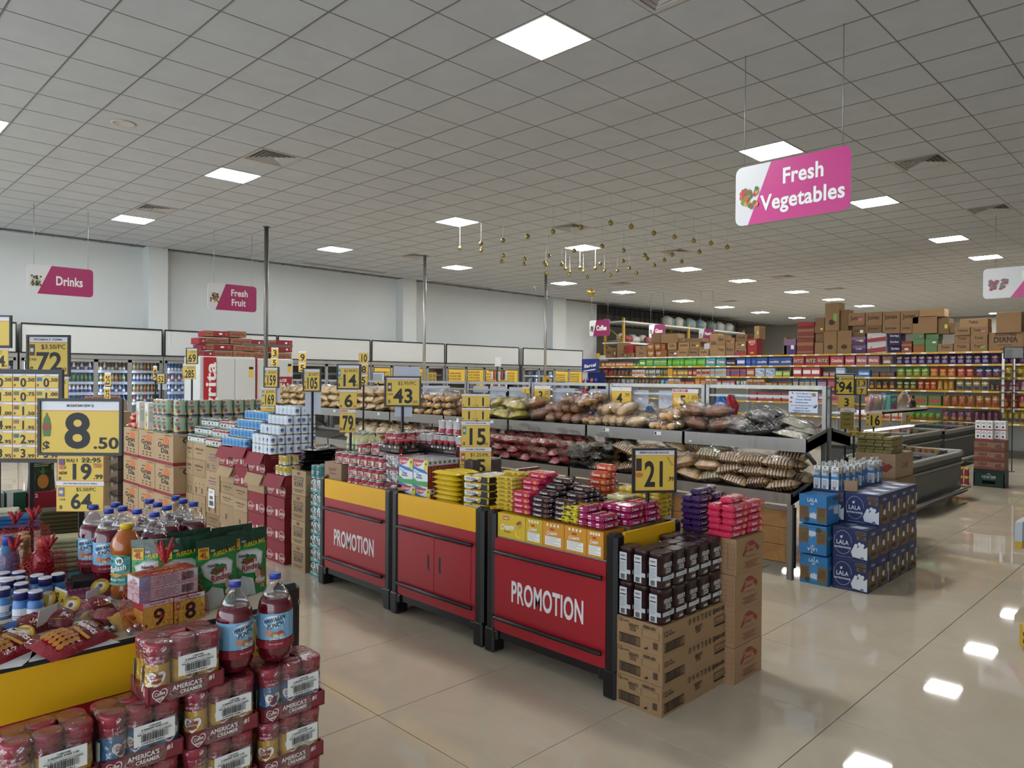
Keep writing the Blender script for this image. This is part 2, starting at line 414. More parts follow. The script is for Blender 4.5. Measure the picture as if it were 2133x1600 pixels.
# light panels
LEDM = bpy.data.materials.new('led_diffuser'); LEDM.use_nodes = True
_p = LEDM.node_tree.nodes['Principled BSDF']; _p.inputs['Base Color'].default_value = (.9, .9, .9, 1)
_p.inputs['Emission Color'].default_value = (1, .995, .98, 1); _p.inputs['Emission Strength'].default_value = PANEL_STRENGTH
pan_f = MB()
for a, b, c, d in ((-.293, .293, -.293, -.280), (-.293, .293, .280, .293), (-.293, -.280, -.28, .28), (.280, .293, -.28, .28)): pan_f.box(a, b, c, d, -.006, .012, WHT)
pan_f = pan_f.mesh('frame'); pan_d = MB().box(-.28, .28, -.28, .28, -.003, .008, LEDM).mesh('diffuser')
rows = {6: 'in the row over the pink vegetables sign', 16: 'in the middle row along the room', 23: 'in the row nearest the white wall', -4: 'in the row near the shop front', 11: 'far off over the brown cartons'}
cnt = {}
for i, j in sorted(LIGHTS):
    cnt[j] = cnt.get(j, 0)+1
    thing('ceiling_light', None, 'square white light panel, %s %s' % (nth(cnt[j]), rows[j]), 'ceiling light', 'square ceiling light panels', (GX+.6*i+.3, GY+.6*j+.3, ZC), 0,
          parts=[('frame', pan_f), ('diffuser', pan_d)])
# four-way air diffusers
VM = M('#b3afab', .5); VD = M('#2c2b2a', .8)
vf = MB(); 
for a, b, c, d in ((-.295, .295, -.295, -.262), (-.295, .295, .262, .295), (-.295, -.262, -.262, .262), (.262, .295, -.262, .262)): vf.box(a, b, c, d, -.004, .012, VM)
vback = MB().box(-.29, .29, -.29, .29, .09, .1, VD).mesh('duct')
vl = []
for k in range(5):
    r0 = .25-.048*k; r1 = r0-.036; mb = MB()
    for q in range(4):
        a = q*PI/2; R = Matrix.Rotation(a, 4, 'Z')
        mb.add([(-r0, -r0, 0), (r0, -r0, 0), (r1, -r1, .036), (-r1, -r1, .036), (-r0, -r0, .004), (r0, -r0, .004), (r1, -r1, .04), (-r1, -r1, .04)],
               [(0, 1, 2, 3), (7, 6, 5, 4), (0, 4, 5, 1), (3, 2, 6, 7)], VM, False, R)
    vl.append(mb.mesh('louvre'))
vf = vf.mesh('frame')
where = ['near the middle light of the row', 'beside the light panel by the white wall', 'behind the pink vegetables sign', 'above the frozen food sign', 'over the gold baubles', 'over the steel poles', 'beyond the baubles', 'at the top edge of the picture', 'far along the middle row', 'farthest along the middle row', 'over the coolers', 'over the far rack']
for (i, j), w in zip(VENTS, where):
    thing('air_vent', None, 'square louvred ceiling air vent '+w, 'air vent', 'square ceiling air vents', (GX+.6*i+.3, GY+.6*j+.3, ZC), 0,
          parts=[('frame', vf), ('duct', vback)]+[('louvre', m) for m in vl])
thing('ceiling_speaker', MB().lathe([(.13, -.004), (.125, -.012), (.10, -.010), (.095, -.006), (.03, -.008), (.0, -.008)][::-1], M('#bdb9b5', .5), 28), 'round ceiling speaker set in one tile', 'speaker', None, (GX+.6*SPK[0]+.3, GY+.6*SPK[1]+.3, ZC))
for (x0, x1, y), w in zip(((9.2, 11.6, 16.6), (13.5, 15.9, 16.95), (20.2, 22.6, 16.9)), ('over the white cooler by the pole', 'over the middle coolers', 'by the far corner of the white wall')):
    mb = MB().box(x0-.03, x1+.03, y-.14, y+.14, -.004, .002, VM).box(x0, x1, y-.11, y+.11, -.0045, 0, VD)
    sl = [('slat', MB().box(x0, x1, y-.095+.045*k, y-.083+.045*k, -.012, -.004, VM)) for k in range(5)]
    thing('slot_vent', mb, 'long dark slot vent in the ceiling '+w, 'air vent', 'long ceiling slot vents', (0, 0, ZC), parts=sl)
thing('security_camera', MB().lathe([(.045, 0), (.045, -.02), (.02, -.03), (.02, -.08)][::-1], WHT, 12), 'small white dome security camera under the ceiling', 'camera', None, atZ(1113, 600, ZC)[:2]+(ZC,) if False else (atZ(1113, 596, ZC).x, atZ(1113, 596, ZC).y, ZC),
      parts=[('dome', MB().ball((0, 0, -.10), .045, M('#dadada', .3), 12, 8)), ('lens', MB().ball((-.03, -.03, -.105), .022, BLK, 8, 6))])
# walls
WALLM = M('#ccd0cf', .75, var=.03, vs=.7)
struct('wall_left', MB().box(-6, 22.0, 17.47, 17.67, 0, ZC+.06, WALLM), label='plain white painted wall above the drink coolers')
for k, (x0, x1) in enumerate(((5.69, 6.10), (12.62, 13.10), (19.1, 19.8))):
    struct('trim_%d' % (k+1), MB().box(x0, x1, 17.12, 17.47, 0, ZC+.02, WALLM), label='square white pilaster on the cooler wall')
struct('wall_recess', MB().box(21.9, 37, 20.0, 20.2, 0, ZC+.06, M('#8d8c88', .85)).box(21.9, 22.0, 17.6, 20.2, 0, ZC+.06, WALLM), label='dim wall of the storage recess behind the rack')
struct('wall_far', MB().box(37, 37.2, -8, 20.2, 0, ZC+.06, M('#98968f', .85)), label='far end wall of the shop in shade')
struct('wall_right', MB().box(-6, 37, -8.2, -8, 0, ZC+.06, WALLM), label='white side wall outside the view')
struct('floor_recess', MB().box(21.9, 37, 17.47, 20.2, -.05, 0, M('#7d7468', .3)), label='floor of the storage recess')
rl = MB()
x = 22.1
while x < 33: rl.box(x-.012, x+.012, 17.44, 17.464, 3.75, ZC-.02, BLK); x += .34
rl.box(22.1, 33, 17.43, 17.47, 3.72, 3.76, BLK).box(22.1, 33, 17.43, 17.47, ZC-.06, ZC-.02, BLK)
thing('railing', rl, 'black upright bar railing above the storage rack', 'railing')
# ------------------------------------------------------------------ promotion tables
REDP = M('#a41f2b', .38, var=.04, vs=2); YELP = M('#f0b41a', .42, var=.05, vs=2); TXTW = M('#e4e2e2', .5)
def promo_table(label, y0, y1, x0=3.05, yellow=True, text='PROMOTION', doors=False, depth=.62):
    # built in local axes: front looks to -X; y runs 0..w
    w = y1-y0; t = thing('promotion_table', None, label, 'display table', 'red promotion tables', (x0, y0, 0))
    for (xa, ya, fl_) in ((0, 0, 0), (0, w-.075, 1), (depth-.075, 0, 0), (depth-.075, w-.075, 1)):
        p = MB().box(xa-.01, xa+.075, ya, ya+.075, .085, .862, BPL, b=.018)
        p.box(xa-.016, xa+.085, ya-.004, ya+.079, 0, .15, BPL, b=.01)
        ex = ya+.075 if not fl_ else ya-.035
        p.box(xa-.012, xa+.05, min(ya, ex), max(ya+.075, ex+.035), .085, .14, BPL, b=.006)
        part(t, 'leg', p)
    part(t, 'base_rail', MB().box(.005, .03, .07, w-.07, .095, .145, BPL).box(depth-.03, depth-.005, .07, w-.07, .095, .145, BPL).box(.02, depth-.02, .01, .035, .1, .145, BPL).box(.02, depth-.02, w-.035, w-.01, .1, .145, BPL))
    fm = MB().box(.0, .018, .072, w-.072, .142, .703, REDP)
    fp = part(t, 'front_panel', fm)
    if text:
        part(fp, 'lettering', MB().art(fX(0, w, 0), [('t', text, w/2-.0, .405, .118, TXTW, {'w': .56, 'bold': 1})]))
    if doors:
        for s, ya in ((-1, .115), (1, w/2+.002)):
            dp = MB().box(-.004, .004, ya, ya+w/2-.117, .2, .60, REDP, b=.0015)
            yh = w/2+(.05 if s > 0 else -.07)
            part(t, 'door', dp, [('handle', MB().box(-.006, .0, yh, yh+.022, .372, .482, BLK, b=.003).box(-.008, -.004, yh+.004, yh+.018, .378, .386, M('#5a5a5a', .4)))])
    if yellow: part(t, 'header_band', MB().box(-.002, .02, .072, w-.072, .703, .852, YELP))
    for zz in (.622, .224): part(t, 'bumper_bar', MB().tube([(-.016, .085, zz), (-.022, .095, zz), (-.022, w-.095, zz), (-.016, w-.085, zz)], .013, M('#141415', .3), 8))
    for s, ya in ((0, .002), (1, w-.02)):
        part(t, 'side_panel', MB().box(.07, depth-.07, ya, ya+.018, .145, .70, REDP).box(.07, depth-.07, ya, ya+.018, .70, .862, YELP))
    part(t, 'back_panel', MB().box(depth-.02, depth-.002, .07, w-.07, .145, .70, REDP).box(depth-.02, depth-.002, .07, w-.07, .70, .852, YELP))
    part(t, 'deck', MB().box(.02, depth-.02, .02, w-.02, .70 if yellow else .69, .72 if yellow else .71, M('#8f8a82', .6)))
    return t
promo_table('red table marked PROMOTION next to the teal cans', 4.29, 5.27, 3.07)
promo_table('red table with two cupboard doors under the toothpaste boxes', 3.305, 4.265, 3.06, text=None, doors=True)
t3 = promo_table('red table marked PROMOTION beside the cocoa cartons, under the cookie packs', 2.275, 3.265, 3.05, yellow=False)
part(t3, 'riser', MB().box(.215, .56, .075, .915, .71, .862, CARDD))
_d2 = MB().art(fX(3.058, 4.193, .70), [('t', 'ddgggddss', .09, .115, .012, M('#7d6a2a', .7)), ('p', [(.08, .07), (.12, .085), (.105, .06), (.13, .05), (.09, .045)], WHT)])
# --- goods builders -------------------------------------------------------------------------------
def stack(name, mesh, L, W, H, x0, y1, z0, nx, ny, nz, desc, cat, group, along='Y', jit=.004, tail='', seed=1, parts=()):
    # nx rows back (+X), ny side by side (towards -Y), nz layers; packs lie along Y or X
    rnd = random.Random(seed); dx, dy = (W, L) if along == 'Y' else (L, W)
    for i in range(nx):
        for j in range(ny):
            n = nz(i, j) if callable(nz) else nz
            for k in range(n):
                lab = desc+', '+nth(k+1)+' layer'
                if nx > 1: lab += ', '+nth(i+1)+' row'
                if ny > 1: lab += ', '+nth(j+1)+' column'
                thing(name, mesh, lab, cat, group, (x0+dx*(i+.5)+rnd.uniform(-jit, jit), y1-dy*(j+.5)+rnd.uniform(-jit, jit), z0+H*k),
                      (PI/2 if along == 'Y' else 0)+rnd.uniform(-jit, jit)*6, parts=parts)
def pack_mesh(L, W, H, base, txt='Creams', tcol='#f0ece4', spot='#c89a58', seed=0, rough=.22, fin=.010, band=None, patch=None):
    m = M(base, rough, bump=.25, bs=60, coat=.3); mb = MB(); b = min(W, H)*.22
    mb.box(-L/2+fin, L/2-fin, -W/2, W/2, .0005, H-.0005, m, b=b)
    for s in (-1, 1): mb.box(min(s*L/2, s*(L/2-fin-.001)), max(s*L/2, s*(L/2-fin-.001)), -W/2+.002, W/2-.002, H*.42, H*.58, m)
    tm = M(tcol, .5); sp = M(spot, .6)
    for a in (0, PI):        # both long sides
        R = Matrix.Rotation(a, 4, 'Z'); fr0 = fY(-W/2, -L/2, 0); fr = (lambda x, y, z=0, R=R, f0=fr0: R @ f0(x, y, z))
        sh = []
        if band: sh.append(('r', L*.12, H*.12, L*.88, H*.88, M(band, .4)))
        sh += [('t', txt, L*.38, H*.5, H*.42, tm, {'maxw': L*.42, 'skew': .2}), ('e', L*.78, H*.48, L*.09, H*.3, sp)]
        mb.art(fr, sh, .0006)
    mb.art(fT(H-.0005, -L/2, W/2) if False else plane_frame((-L/2, -W/2, H-.0005), (1, 0, 0), (0, 1, 0)), [('t', txt, L*.4, W*.5, W*.3, tm, {'maxw': L*.45, 'skew': .2}), ('e', L*.77, W*.5, L*.1, W*.3, sp)], .0006)
    if patch:
        for s in (-1, 1):
            fr = plane_frame((s*(L/2-fin), s*(-W/2), 0), (0, s, 0), (0, 0, 1)); mb.art(fr, [('r', W*.2, H*.25, W*.55, H*.8, M(patch, .5))], .0008)
    return mb.mesh('cookie_pack')
G3 = 'cookie packs piled on the promotion table'
PKY = pack_mesh(.155, .058, .026, '#d6b52e', 'Creams', '#5a4a16', '#8a6a2a', patch='#efe9d8')
PKP = pack_mesh(.155, .062, .033, '#c4284e', 'Devon', '#f2d8d8', '#c8944c')
PKB = pack_mesh(.155, .058, .030, '#331a1e', 'Creams', '#e8e0dc', '#6e4630', patch='#e8e4e0')
PKL = pack_mesh(.150, .058, .034, '#d8c828', 'Creams', '#6b5a10', '#8a6a2a', patch='#2a2a2a')
PKM = pack_mesh(.160, .060, .036, '#a41a56', 'Creams', '#f0e4ea', '#b88a58', patch='#ece6ea')
PKO = pack_mesh(.150, .055, .040, '#c44a28', 'Devon', '#f0e4dc', '#c89a58', patch='#ece6ea')
PKV = pack_mesh(.160, .060, .034, '#3c1a56', 'Creams', '#d8cce4', '#b08040')
PKR = pack_mesh(.195, .075, .036, '#cc2a50', 'Devon', '#f4dce0', '#c89a58')
PKC = pack_mesh(.155, .060, .032, '#d4cf9a', 'Creams', '#6b5a20', '#a88a48')
rn = random.Random(5)
stack('cookie_pack', PKY, .155, .058, .026, 3.09, 3.235, .866, 2, 1, lambda i, j: (8, 9)[i], 'yellow banana cookie pack in the column by the black table leg', 'cookie pack', G3, seed=2)
stack('cookie_pack', PKY, .155, .058, .026, 3.27, 3.25, .866, 4, 1, 8, 'yellow banana cookie pack behind the front yellow column', 'cookie pack', G3, seed=22)
stack('cookie_pack', PKP, .155, .062, .033, 3.08, 3.08, .866, 1, 1, 4, 'red-pink cookie pack in the short front column', 'cookie pack', G3, seed=3)
stack('cookie_pack', PKP, .155, .062, .033, 3.155, 3.085, .866, 4, 1, lambda i, j: (6, 7, 7, 6)[i], 'red-pink cookie pack in the tall column', 'cookie pack', G3, seed=4)
stack('cookie_pack', PKB, .155, .058, .030, 3.075, 2.925, .866, 2, 1, lambda i, j: (4, 5)[i], 'dark brown chocolate cookie pack in the front pile', 'cookie pack', G3, seed=6)
stack('cookie_pack', PKB, .155, .058, .030, 3.09, 2.765, .866, 1, 1, 4, 'dark brown chocolate cookie pack beside the lime packs', 'cookie pack', G3, seed=61)
stack('cookie_pack', PKB, .155, .058, .030, 3.20, 2.93, .866, 4, 2, lambda i, j: (6, 7, 6, 5)[i]-(1 if j else 0), 'dark brown chocolate cookie pack in the back pile', 'cookie pack', G3, seed=7)
stack('cookie_pack', PKL, .150, .058, .034, 3.075, 2.69, .866, 1, 2, 3, 'lime yellow cookie pack with black end spot at the front', 'cookie pack', G3, along='X', seed=8)
stack('cookie_pack', PKL, .150, .058, .034, 3.235, 2.69, .866, 2, 2, lambda i, j: 3 if i == 0 and j == 0 else 2, 'lime yellow cookie pack farther back', 'cookie pack', G3, along='X', seed=81)
stack('cookie_pack', PKM, .160, .060, .036, 3.065, 2.565, .866, 1, 3, lambda i, j: (3, 2, 2)[j], 'magenta cookie pack at the front edge', 'cookie pack', G3, along='X', seed=9)
stack('cookie_pack', PKM, .160, .060, .036, 3.235, 2.56, .866, 2, 3, lambda i, j: (3, 3, 3)[j], 'magenta cookie pack around the price pole', 'cookie pack', G3, along='X', seed=10)
stack('cookie_pack', PKM, .160, .060, .036, 3.235, 2.40, .866, 2, 1, 3, 'magenta cookie pack by the yellow side panel', 'cookie pack', G3, along='X', seed=15)
stack('cookie_pack', PKY, .155, .060, .026, 3.55, 2.66, .866, 1, 5, 6, 'golden yellow cookie pack along the back edge', 'cookie pack', G3, along='X', seed=16)
stack('cookie_pack', PKC, .155, .060, .032, 3.395, 2.68, .866, 1, 5, lambda i, j: (3, 4, 4, 3, 3)[j], 'pale cream cookie pack at the back', 'cookie pack', G3, along='X', seed=11)
stack('cookie_pack', PKO, .150, .055, .040, 3.49, 2.83, .866, 2, 1, lambda i, j: (6, 7)[i], 'orange-red cookie pack in the tall rear column', 'cookie pack', G3, seed=12, tail='')
# small cream cartons standing in the front of that table
def creams_box(w, base, band, big):
    mb = MB().box(0, .19, 0, w, 0, .145, M(base, .6, var=.03), b=.002); r = M('#b8322a', .5); wt = M('#f2efe6', .5); br = M('#8a5a28', .6)
    if big: sh = [('r', w*.20, .108, w*.42, .13, r), ('t', 'NAJM', w*.31, .119, .012, wt, {'maxw': w*.18}), ('t', 'Creams', w*.37, .068, .034, wt, {'w': w*.5, 'skew': .25, 'slope': .1}), ('t', 'Banana', w*.37, .04, .013, INK, {'bold': 0}), ('p', [(w*.65, .05), (w*.7, .06), (w*.72, .03), (w*.88, .02), (w*.78, .015), (w*.68, .02)], M('#e8d23a', .5)), ('p', [(w*.68, .10), (w*.82, .118), (w*.88, .105), (w*.74, .085)], br), ('p', [(w*.70, .085), (w*.84, .1), (w*.88, .088), (w*.76, .07)], M('#c89a58', .6))]
    else: sh = [('r', w*.2+.02*k*(w/.12), .122, w*.2+.02*k*(w/.12)+.012, .136, wt) for k in range(4)]+[('r', w*.36, .102, w*.56, .112, r), ('t', 'Creams', w*.46, .086, .020, wt, {'w': w*.5, 'skew': .25, 'slope': .08}), ('r', w*.14, .016, w*.88, .066, wt)]+[('r', w*.18, .024+.009*k, w*.18+w*(.62, .4, .66, .5, .6)[k], .026+.009*k, M('#8a8a90', .6)) for k in range(5)]
    return mb.art(fX(0, w, 0), sh)
yy = 3.185
for k, (w, c, big, lb) in enumerate(((.235, '#d8b62c', 1, 'wide yellow banana creams carton at the black leg'), (.135, '#cdab2a', 0, 'narrow yellow creams carton with white label'), (.165, '#d2902a', 0, 'first orange creams carton beside the yellow ones'), (.160, '#d2902a', 0, 'middle orange creams carton'), (.115, '#d2902a', 0, 'orange creams carton at the right table leg'))):
    thing('creams_carton', creams_box(w-.003, c, 0, big), lb, 'carton', 'small creams cartons in the promotion table', (3.062, yy-w, .711)); yy -= w
# --- toothpaste and biscuits on the table with doors ---------------------------------------------
CR, CB, CG = M('#c32230', .35), M('#2a6fb4', .35), M('#3a9a4e', .35)
def colgate(h=.20, w=.162, d=.042):
    mb = MB().box(0, d, 0, w, 0, h, M('#dfe3e6', .35, coat=.3), b=.0015)
    sh = [('p', [(0, h), (w*.76, h), (w*.62, h*.84), (w*.3, h*.74), (0, h*.82)], CR), ('t', 'Colgate', w*.36, h*.88, h*.085, WHT, {'w': w*.62, 'slope': .06}), ('p', [(w*.78, h), (w, h), (w, h*.62), (w*.74, h*.64)], M('#e2cf3a', .4)), ('t', '4', w*.88, h*.87, h*.12, INK),
          ('p', [(0, h*.8), (w*.3, h*.70), (w*.74, h*.66), (w, h*.58), (w, h*.52), (w*.5, h*.56), (0, h*.66)], CB), ('p', [(0, h*.6), (w*.4, h*.52), (w*.4, h*.49), (0, h*.54)], M('#8ac0e0', .4)),
          ('t', 'Triple', w*.42, h*.45, h*.07, M('#1d3f7a', .4), {'w': w*.36}), ('t', 'Accion', w*.42, h*.365, h*.07, M('#1d3f7a', .4), {'w': w*.42}), ('p', [(0, h*.1), (0, h*.34), (w*.3, h*.22), (w, h*.26), (w, h*.06)], CG), ('p', [(0, 0), (0, h*.12), (w*.6, h*.03), (w*.65, 0)], CB)]
    mb.art(fX(0, w, 0), sh)
    mb.art(fY(0, 0, 0), [('r', 0, 0, d, h*.8, M('#96382a', .4)), ('r', 0, h*.8, d, h, M('#cfd2d2', .4)), ('r', d*.3, h*.86, d*.7, h*.95, M('#555555', .5)), ('r', d*.42, h*.3, d*.5, h*.74, M('#c8b0a0', .5))])
    mb.art(plane_frame((0, 0, h), (1, 0, 0), (0, 1, 0)), [('r', 0, 0, d, w, film('#ffffff', .35, .2, .6, 60))])
    return mb.mesh('toothpaste_box')
CG1 = colgate(.195); CG0 = colgate(.18)
for k in range(7):
    for c, ya in ((0, 4.113), (1, 3.945)):
        thing('toothpaste_box', CG1, 'upright Colgate toothpaste four-pack, upper layer, %s from the front, %s column' % (nth(k+1), ('outer', 'inner')[c]), 'toothpaste box', 'toothpaste four-packs on the table with doors', (3.125+.0435*k, ya, .902))
        if k < 4: thing('toothpaste_box', CG0, 'upright Colgate toothpaste four-pack, lower layer, %s from the front, %s column' % (nth(k+1), ('outer', 'inner')[c]), 'toothpaste box', 'toothpaste four-packs on the table with doors', (3.142+.078*k, ya-.006, .7205))
CGE = MB().box(0, .05, 0, .03, 0, .17, M('#c9cccc', .3), b=.001).art(fY(0, 0, 0), [('r', 0, 0, .05, .17, M('#8d2230', .4)), ('p', [(0, .05), (.05, .12), (.05, .16), (0, .15)], M('#6f9a90', .4)), ('t', 'gate', .025, .05, .03, WHT, {'rot': PI/2, 'w': .07})]).mesh('toothpaste_carton')
for k in range(4): thing('toothpaste_carton', CGE, 'tall slim red and green toothpaste carton, %s from the price cards' % nth(k+1), 'toothpaste box', 'slim toothpaste cartons', (3.42+.052*k, 3.36, .90))
for k in range(4): thing('toothpaste_carton', CGE, 'tall slim red and green toothpaste carton in the lower layer, %s from the price cards' % nth(k+1), 'toothpaste box', 'slim toothpaste cartons', (3.42+.052*k, 3.36, .7205))
def roll_pack(L, W, H, base, txt, tc):
    return MB().pillow(L, W, H, M(base, .25, bump=.3, bs=50, coat=.3), 11, 7, 0, .07, .03, 3, pw=.25, flat=.45).art(plane_frame((-L*.40, -W/2-.001, 0), (1, 0, 0), (0, .0, 1)) if False else plane_frame((-L*.36, -W*.46, H*.50), (1, 0, 0), (0, .55, .84)), [('t', txt, L*.28, .004, H*.5, M(tc, .5), {'maxw': L*.4, 'skew': .3}), ('e', L*.62, .002, .02, .010, M('#e8dcae', .5))], .003).mesh('biscuit_pack')
RP = roll_pack(.255, .075, .036, '#dcbb22', 'Surasi', '#b5302a')
stack('biscuit_pack', RP, .255, .075, .0325, 3.095, 3.862, .721, 3, 1, lambda i, j: (10, 10, 10)[i], 'yellow roll biscuit pack with red lettering', 'biscuit pack', 'yellow roll biscuit packs', jit=.006, seed=31)
def coca(L=.235, W=.08, H=.045):
    mb = MB().box(-L/2, L/2, -W/2, W/2, .001, H-.001, M('#d9bf2e', .3, bump=.2, bs=60, coat=.3), b=.009)
    for a in (0, PI):
        R = Matrix.Rotation(a, 4, 'Z'); f0 = fY(-W/2, -L/2, 0); fr = (lambda x, y, z=0, R=R, f0=f0: R @ f0(x, y, z))
        mb.art(fr, [('r', L*.05, H*.06, L*.72, H*.76, WHT), ('p', [(L*.3, H*.06), (L*.72, H*.06), (L*.72, H*.6), (L*.5, H*.35)], INK), ('r', L*.72, H*.06, L*.97, H*.9, BLK), ('t', 'COCANA', L*.33, H*.45, H*.34, INK, {'w': L*.42}), ('p', [(L*.58, H*.2), (L*.64, H*.72), (L*.74, H*.6), (L*.68, H*.15)], M('#c98f3e', .5)), ('r', L*.3, H*.80, L*.4, H*.95, M('#b0302a', .5))], .0007)
    for s in (-1, 1):
        mb.art(plane_frame((s*L/2, s*(-W/2), 0), (0, s, 0), (0, 0, 1)), [('r', W*.1, H*.1, W*.9, H*.9, BLK)], .0007)
    mb.art(plane_frame((-L/2, -W/2, H-.001), (1, 0, 0), (0, 1, 0)), [('r', L*.08, W*.12, L*.7, W*.88, WHT), ('r', L*.7, W*.12, L*.95, W*.88, BLK), ('t', 'COCANA', L*.36, W*.5, W*.3, INK, {'w': L*.4})], .0007)
    return mb.mesh('wafer_pack')
stack('wafer_pack', coca(), .235, .082, .046, 3.142, 3.593, .721, 3, 1, 7, 'white and black wafer pack', 'wafer pack', 'white and black wafer packs', seed=32)
# --- cans, jars and cartons on the first table ------------------------------------------------------
TIN = M('#b9b9b8', .25, .9)
def can_mesh(R, H, body, shapes=(), n=18, a0=-PI/2, name='can', rim=.006, lid=None, bands=None):
    lm = lid or TIN; pm = M(body, .35)
    prof = [(R*.94, 0), (R, .002), (R, rim), (R*.985, rim+.001), (R*.985, H-rim-.001), (R, H-rim), (R, H-.002), (R*.93, H), (R*.9, H-.004)]
    mats = [TIN, TIN, TIN, pm, TIN if not lid else lm, lm, lm, lm]
    mb = MB().lathe(prof, pm, n, mats=mats)
    if shapes: mb.art(fC(0, 0, R*.985, 0, a0), shapes, .0007)
    return mb.mesh(name)
def ring(R, z0, z1, m): return ('r', -PI*R, z0, PI*R, z1, m)
RS = .046
def carn_can(R=.046, H=.088):
    w = R*2.2
    sh = [ring(R, H*.10, H*.9, M('#ddd6cf', .4)), ring(R, H*.58, H*.9, M('#a93442', .4)), ring(R, H*.10, H*.18, M('#b23644', .4))]
    for off in (-.075, .075):
        sh += [('p', [(off-.045, H*.3), (off-.03, H*.5), (off+.0, H*.5), (off+.02, H*.2), (off-.02, H*.2)], M('#b88848', .5)), ('e', off+.012, H*.68, .026, H*.15, M('#c5303e', .4)), ('t', 'Lechera', off+.012, H*.69, H*.14, WHT, {'w': .045}), ('p', [(off-.06, H*.12), (off-.05, H*.88), (off-.036, H*.88), (off-.046, H*.12)], M('#a93442', .4))]
    return can_mesh(R, H, '#ddd6cf', sh, a0=-PI/2-.3)
CC = carn_can(); GC = 'red and white milk cans on the first promotion table'
def can_row(mesh, x, y1, z, ny, nx, R, desc, group, cat='can', name='can', rz=None, seed=0, H=None):
    rnd = random.Random(seed)
    for i in range(nx):
        for j in range(ny):
            lab = desc+', '+nth(j+1)+' along'+((', '+nth(i+1)+' row') if nx > 1 else '')
            thing(name, mesh, lab, cat, group, (x+2.04*R*(i+.5), y1-2.04*R*(j+.5), z), rnd.uniform(-.35, .35) if rz is None else rz)
can_row(CC, 3.10, 4.945, .721, 4, 4, RS, 'red and white milk can behind the yellow band', GC, seed=1)
can_row(CC, 3.10, 4.945, .809, 5, 5, RS, 'red and white milk can in the second tier', GC, seed=2)
can_row(CC, 3.105, 4.945, .897, 5, 5, RS, 'red and white milk can in the third tier', GC, seed=3)
can_row(CC, 3.105, 5.135, .985, 3, 5, RS, 'red and white milk can above the small brown carton', GC, seed=4)
can_row(CC, 3.12, 4.84, .985, 4, 5, RS, 'red and white milk can in the fourth tier', GC, seed=5)
can_row(CC, 3.14, 4.86, 1.073, 1, 4, RS, 'red and white milk can at the outer end, fifth tier', GC, seed=6)
can_row(CC, 3.19, 4.76, 1.073, 3, 4, RS, 'red and white milk can in the fifth tier', GC, seed=7)
can_row(CC, 3.28, 4.70, 1.161, 2, 4, RS, 'red and white milk can in the top tier', GC, seed=8)
sc_ = MB().box(0, .42, 0, .25, 0, .135, CARD, b=.003).art(fX(0, .25, 0), [('t', 'Pastor', .125, .085, .03, M('#9a4a3a', .7), {'w': .12, 'slope': .1}), ('t', 'Top Roman', .125, .05, .012, M('#6a5038', .7), {'w': .09}), ('e', .05, .02, .025, .015, M('#4a3a2a', .7))])
thing('carton', sc_, 'small brown carton on the first promotion table under milk cans', 'carton', None, (3.10, 5.005, .848))
thing('support_board', MB().box(0, .45, 0, .26, 0, .127, M('#8a7a62', .7)), 'plain box under the small brown carton', 'box', None, (3.10, 5.0, .7205))
# shrink-wrapped coffee jar blocks with a display tray of jars on top
GLS = M('#241a18', .12, coat=.5); RLD = M('#a42430', .35)
def jar_mesh(R=.032, H=.085):
    mb = MB().lathe([(R*.9, 0), (R, .006), (R, H*.68), (R*.8, H*.74), (R*.86, H*.76), (R*.88, H*.98), (R*.8, H)], GLS, 14, mats=[GLS, GLS, GLS, GLS, RLD, RLD])
    return mb.art(fC(0, 0, R, 0, -PI/2+.2), [('r', -.045, H*.12, .045, H*.6, M('#3a2a26', .4)), ('e', -.006, H*.36, .011, H*.16, WHT), ('r', .012, H*.22, .030, H*.5, M('#b08a68', .5)), ('r', -.04, H*.05, .04, H*.13, RLD)], .0006).mesh('coffee_jar')
JR = jar_mesh()
def wrapped_block(w, d, h):
    mb = MB().box(0, d, 0, w, 0, h*.16, M('#7c2a34', .4)).box(.004, d-.004, .004, w-.004, h*.16, h*.95, M('#57494a', .3, var=.25, vs=30), b=.006).box(0, d, 0, w, h*.93, h, M('#9a4a58', .35, var=.2, vs=40), b=.01)
    mb.box(-.003, d+.003, -.003, w+.003, -.0, h+.004, film('#ffffff', .22, .1, 1., 22), b=.012)
    return mb.mesh('wrapped_pack')
WB = wrapped_block(.20, .24, .105)
for k in range(3):
    z = .7205+(.131, .0, .0)[0]*0
thing('wrapped_pack', WB, 'film-wrapped block of coffee jars, upper of the two by the toothpaste', 'wrapped pack', 'film-wrapped coffee jar blocks', (3.15, 4.315, .998))
thing('wrapped_pack', WB, 'film-wrapped block of coffee jars, lower of the two by the toothpaste', 'wrapped pack', 'film-wrapped coffee jar blocks', (3.15, 4.315, .888))
thing('wrapped_cans', MB().box(0, .25, 0, .26, 0, .16, M('#8a3440', .35, var=.25, vs=25), b=.02).box(-.003, .253, -.003, .263, 0, .165, film('#ffffff', .2, .1, 1., 20), b=.02), 'film-wrapped tray of red cans under the coffee jar blocks', 'wrapped pack', None, (3.13, 4.31, .721))
thing('wrapped_pack', MB().box(0, .30, 0, .5, 0, .37, M('#57494a', .4, var=.25, vs=30), b=.01), 'dark wrapped block of coffee jars behind the milk cans', 'wrapped pack', None, (3.40, 3.80, .7205))
BT = M('#241c1c', .45)
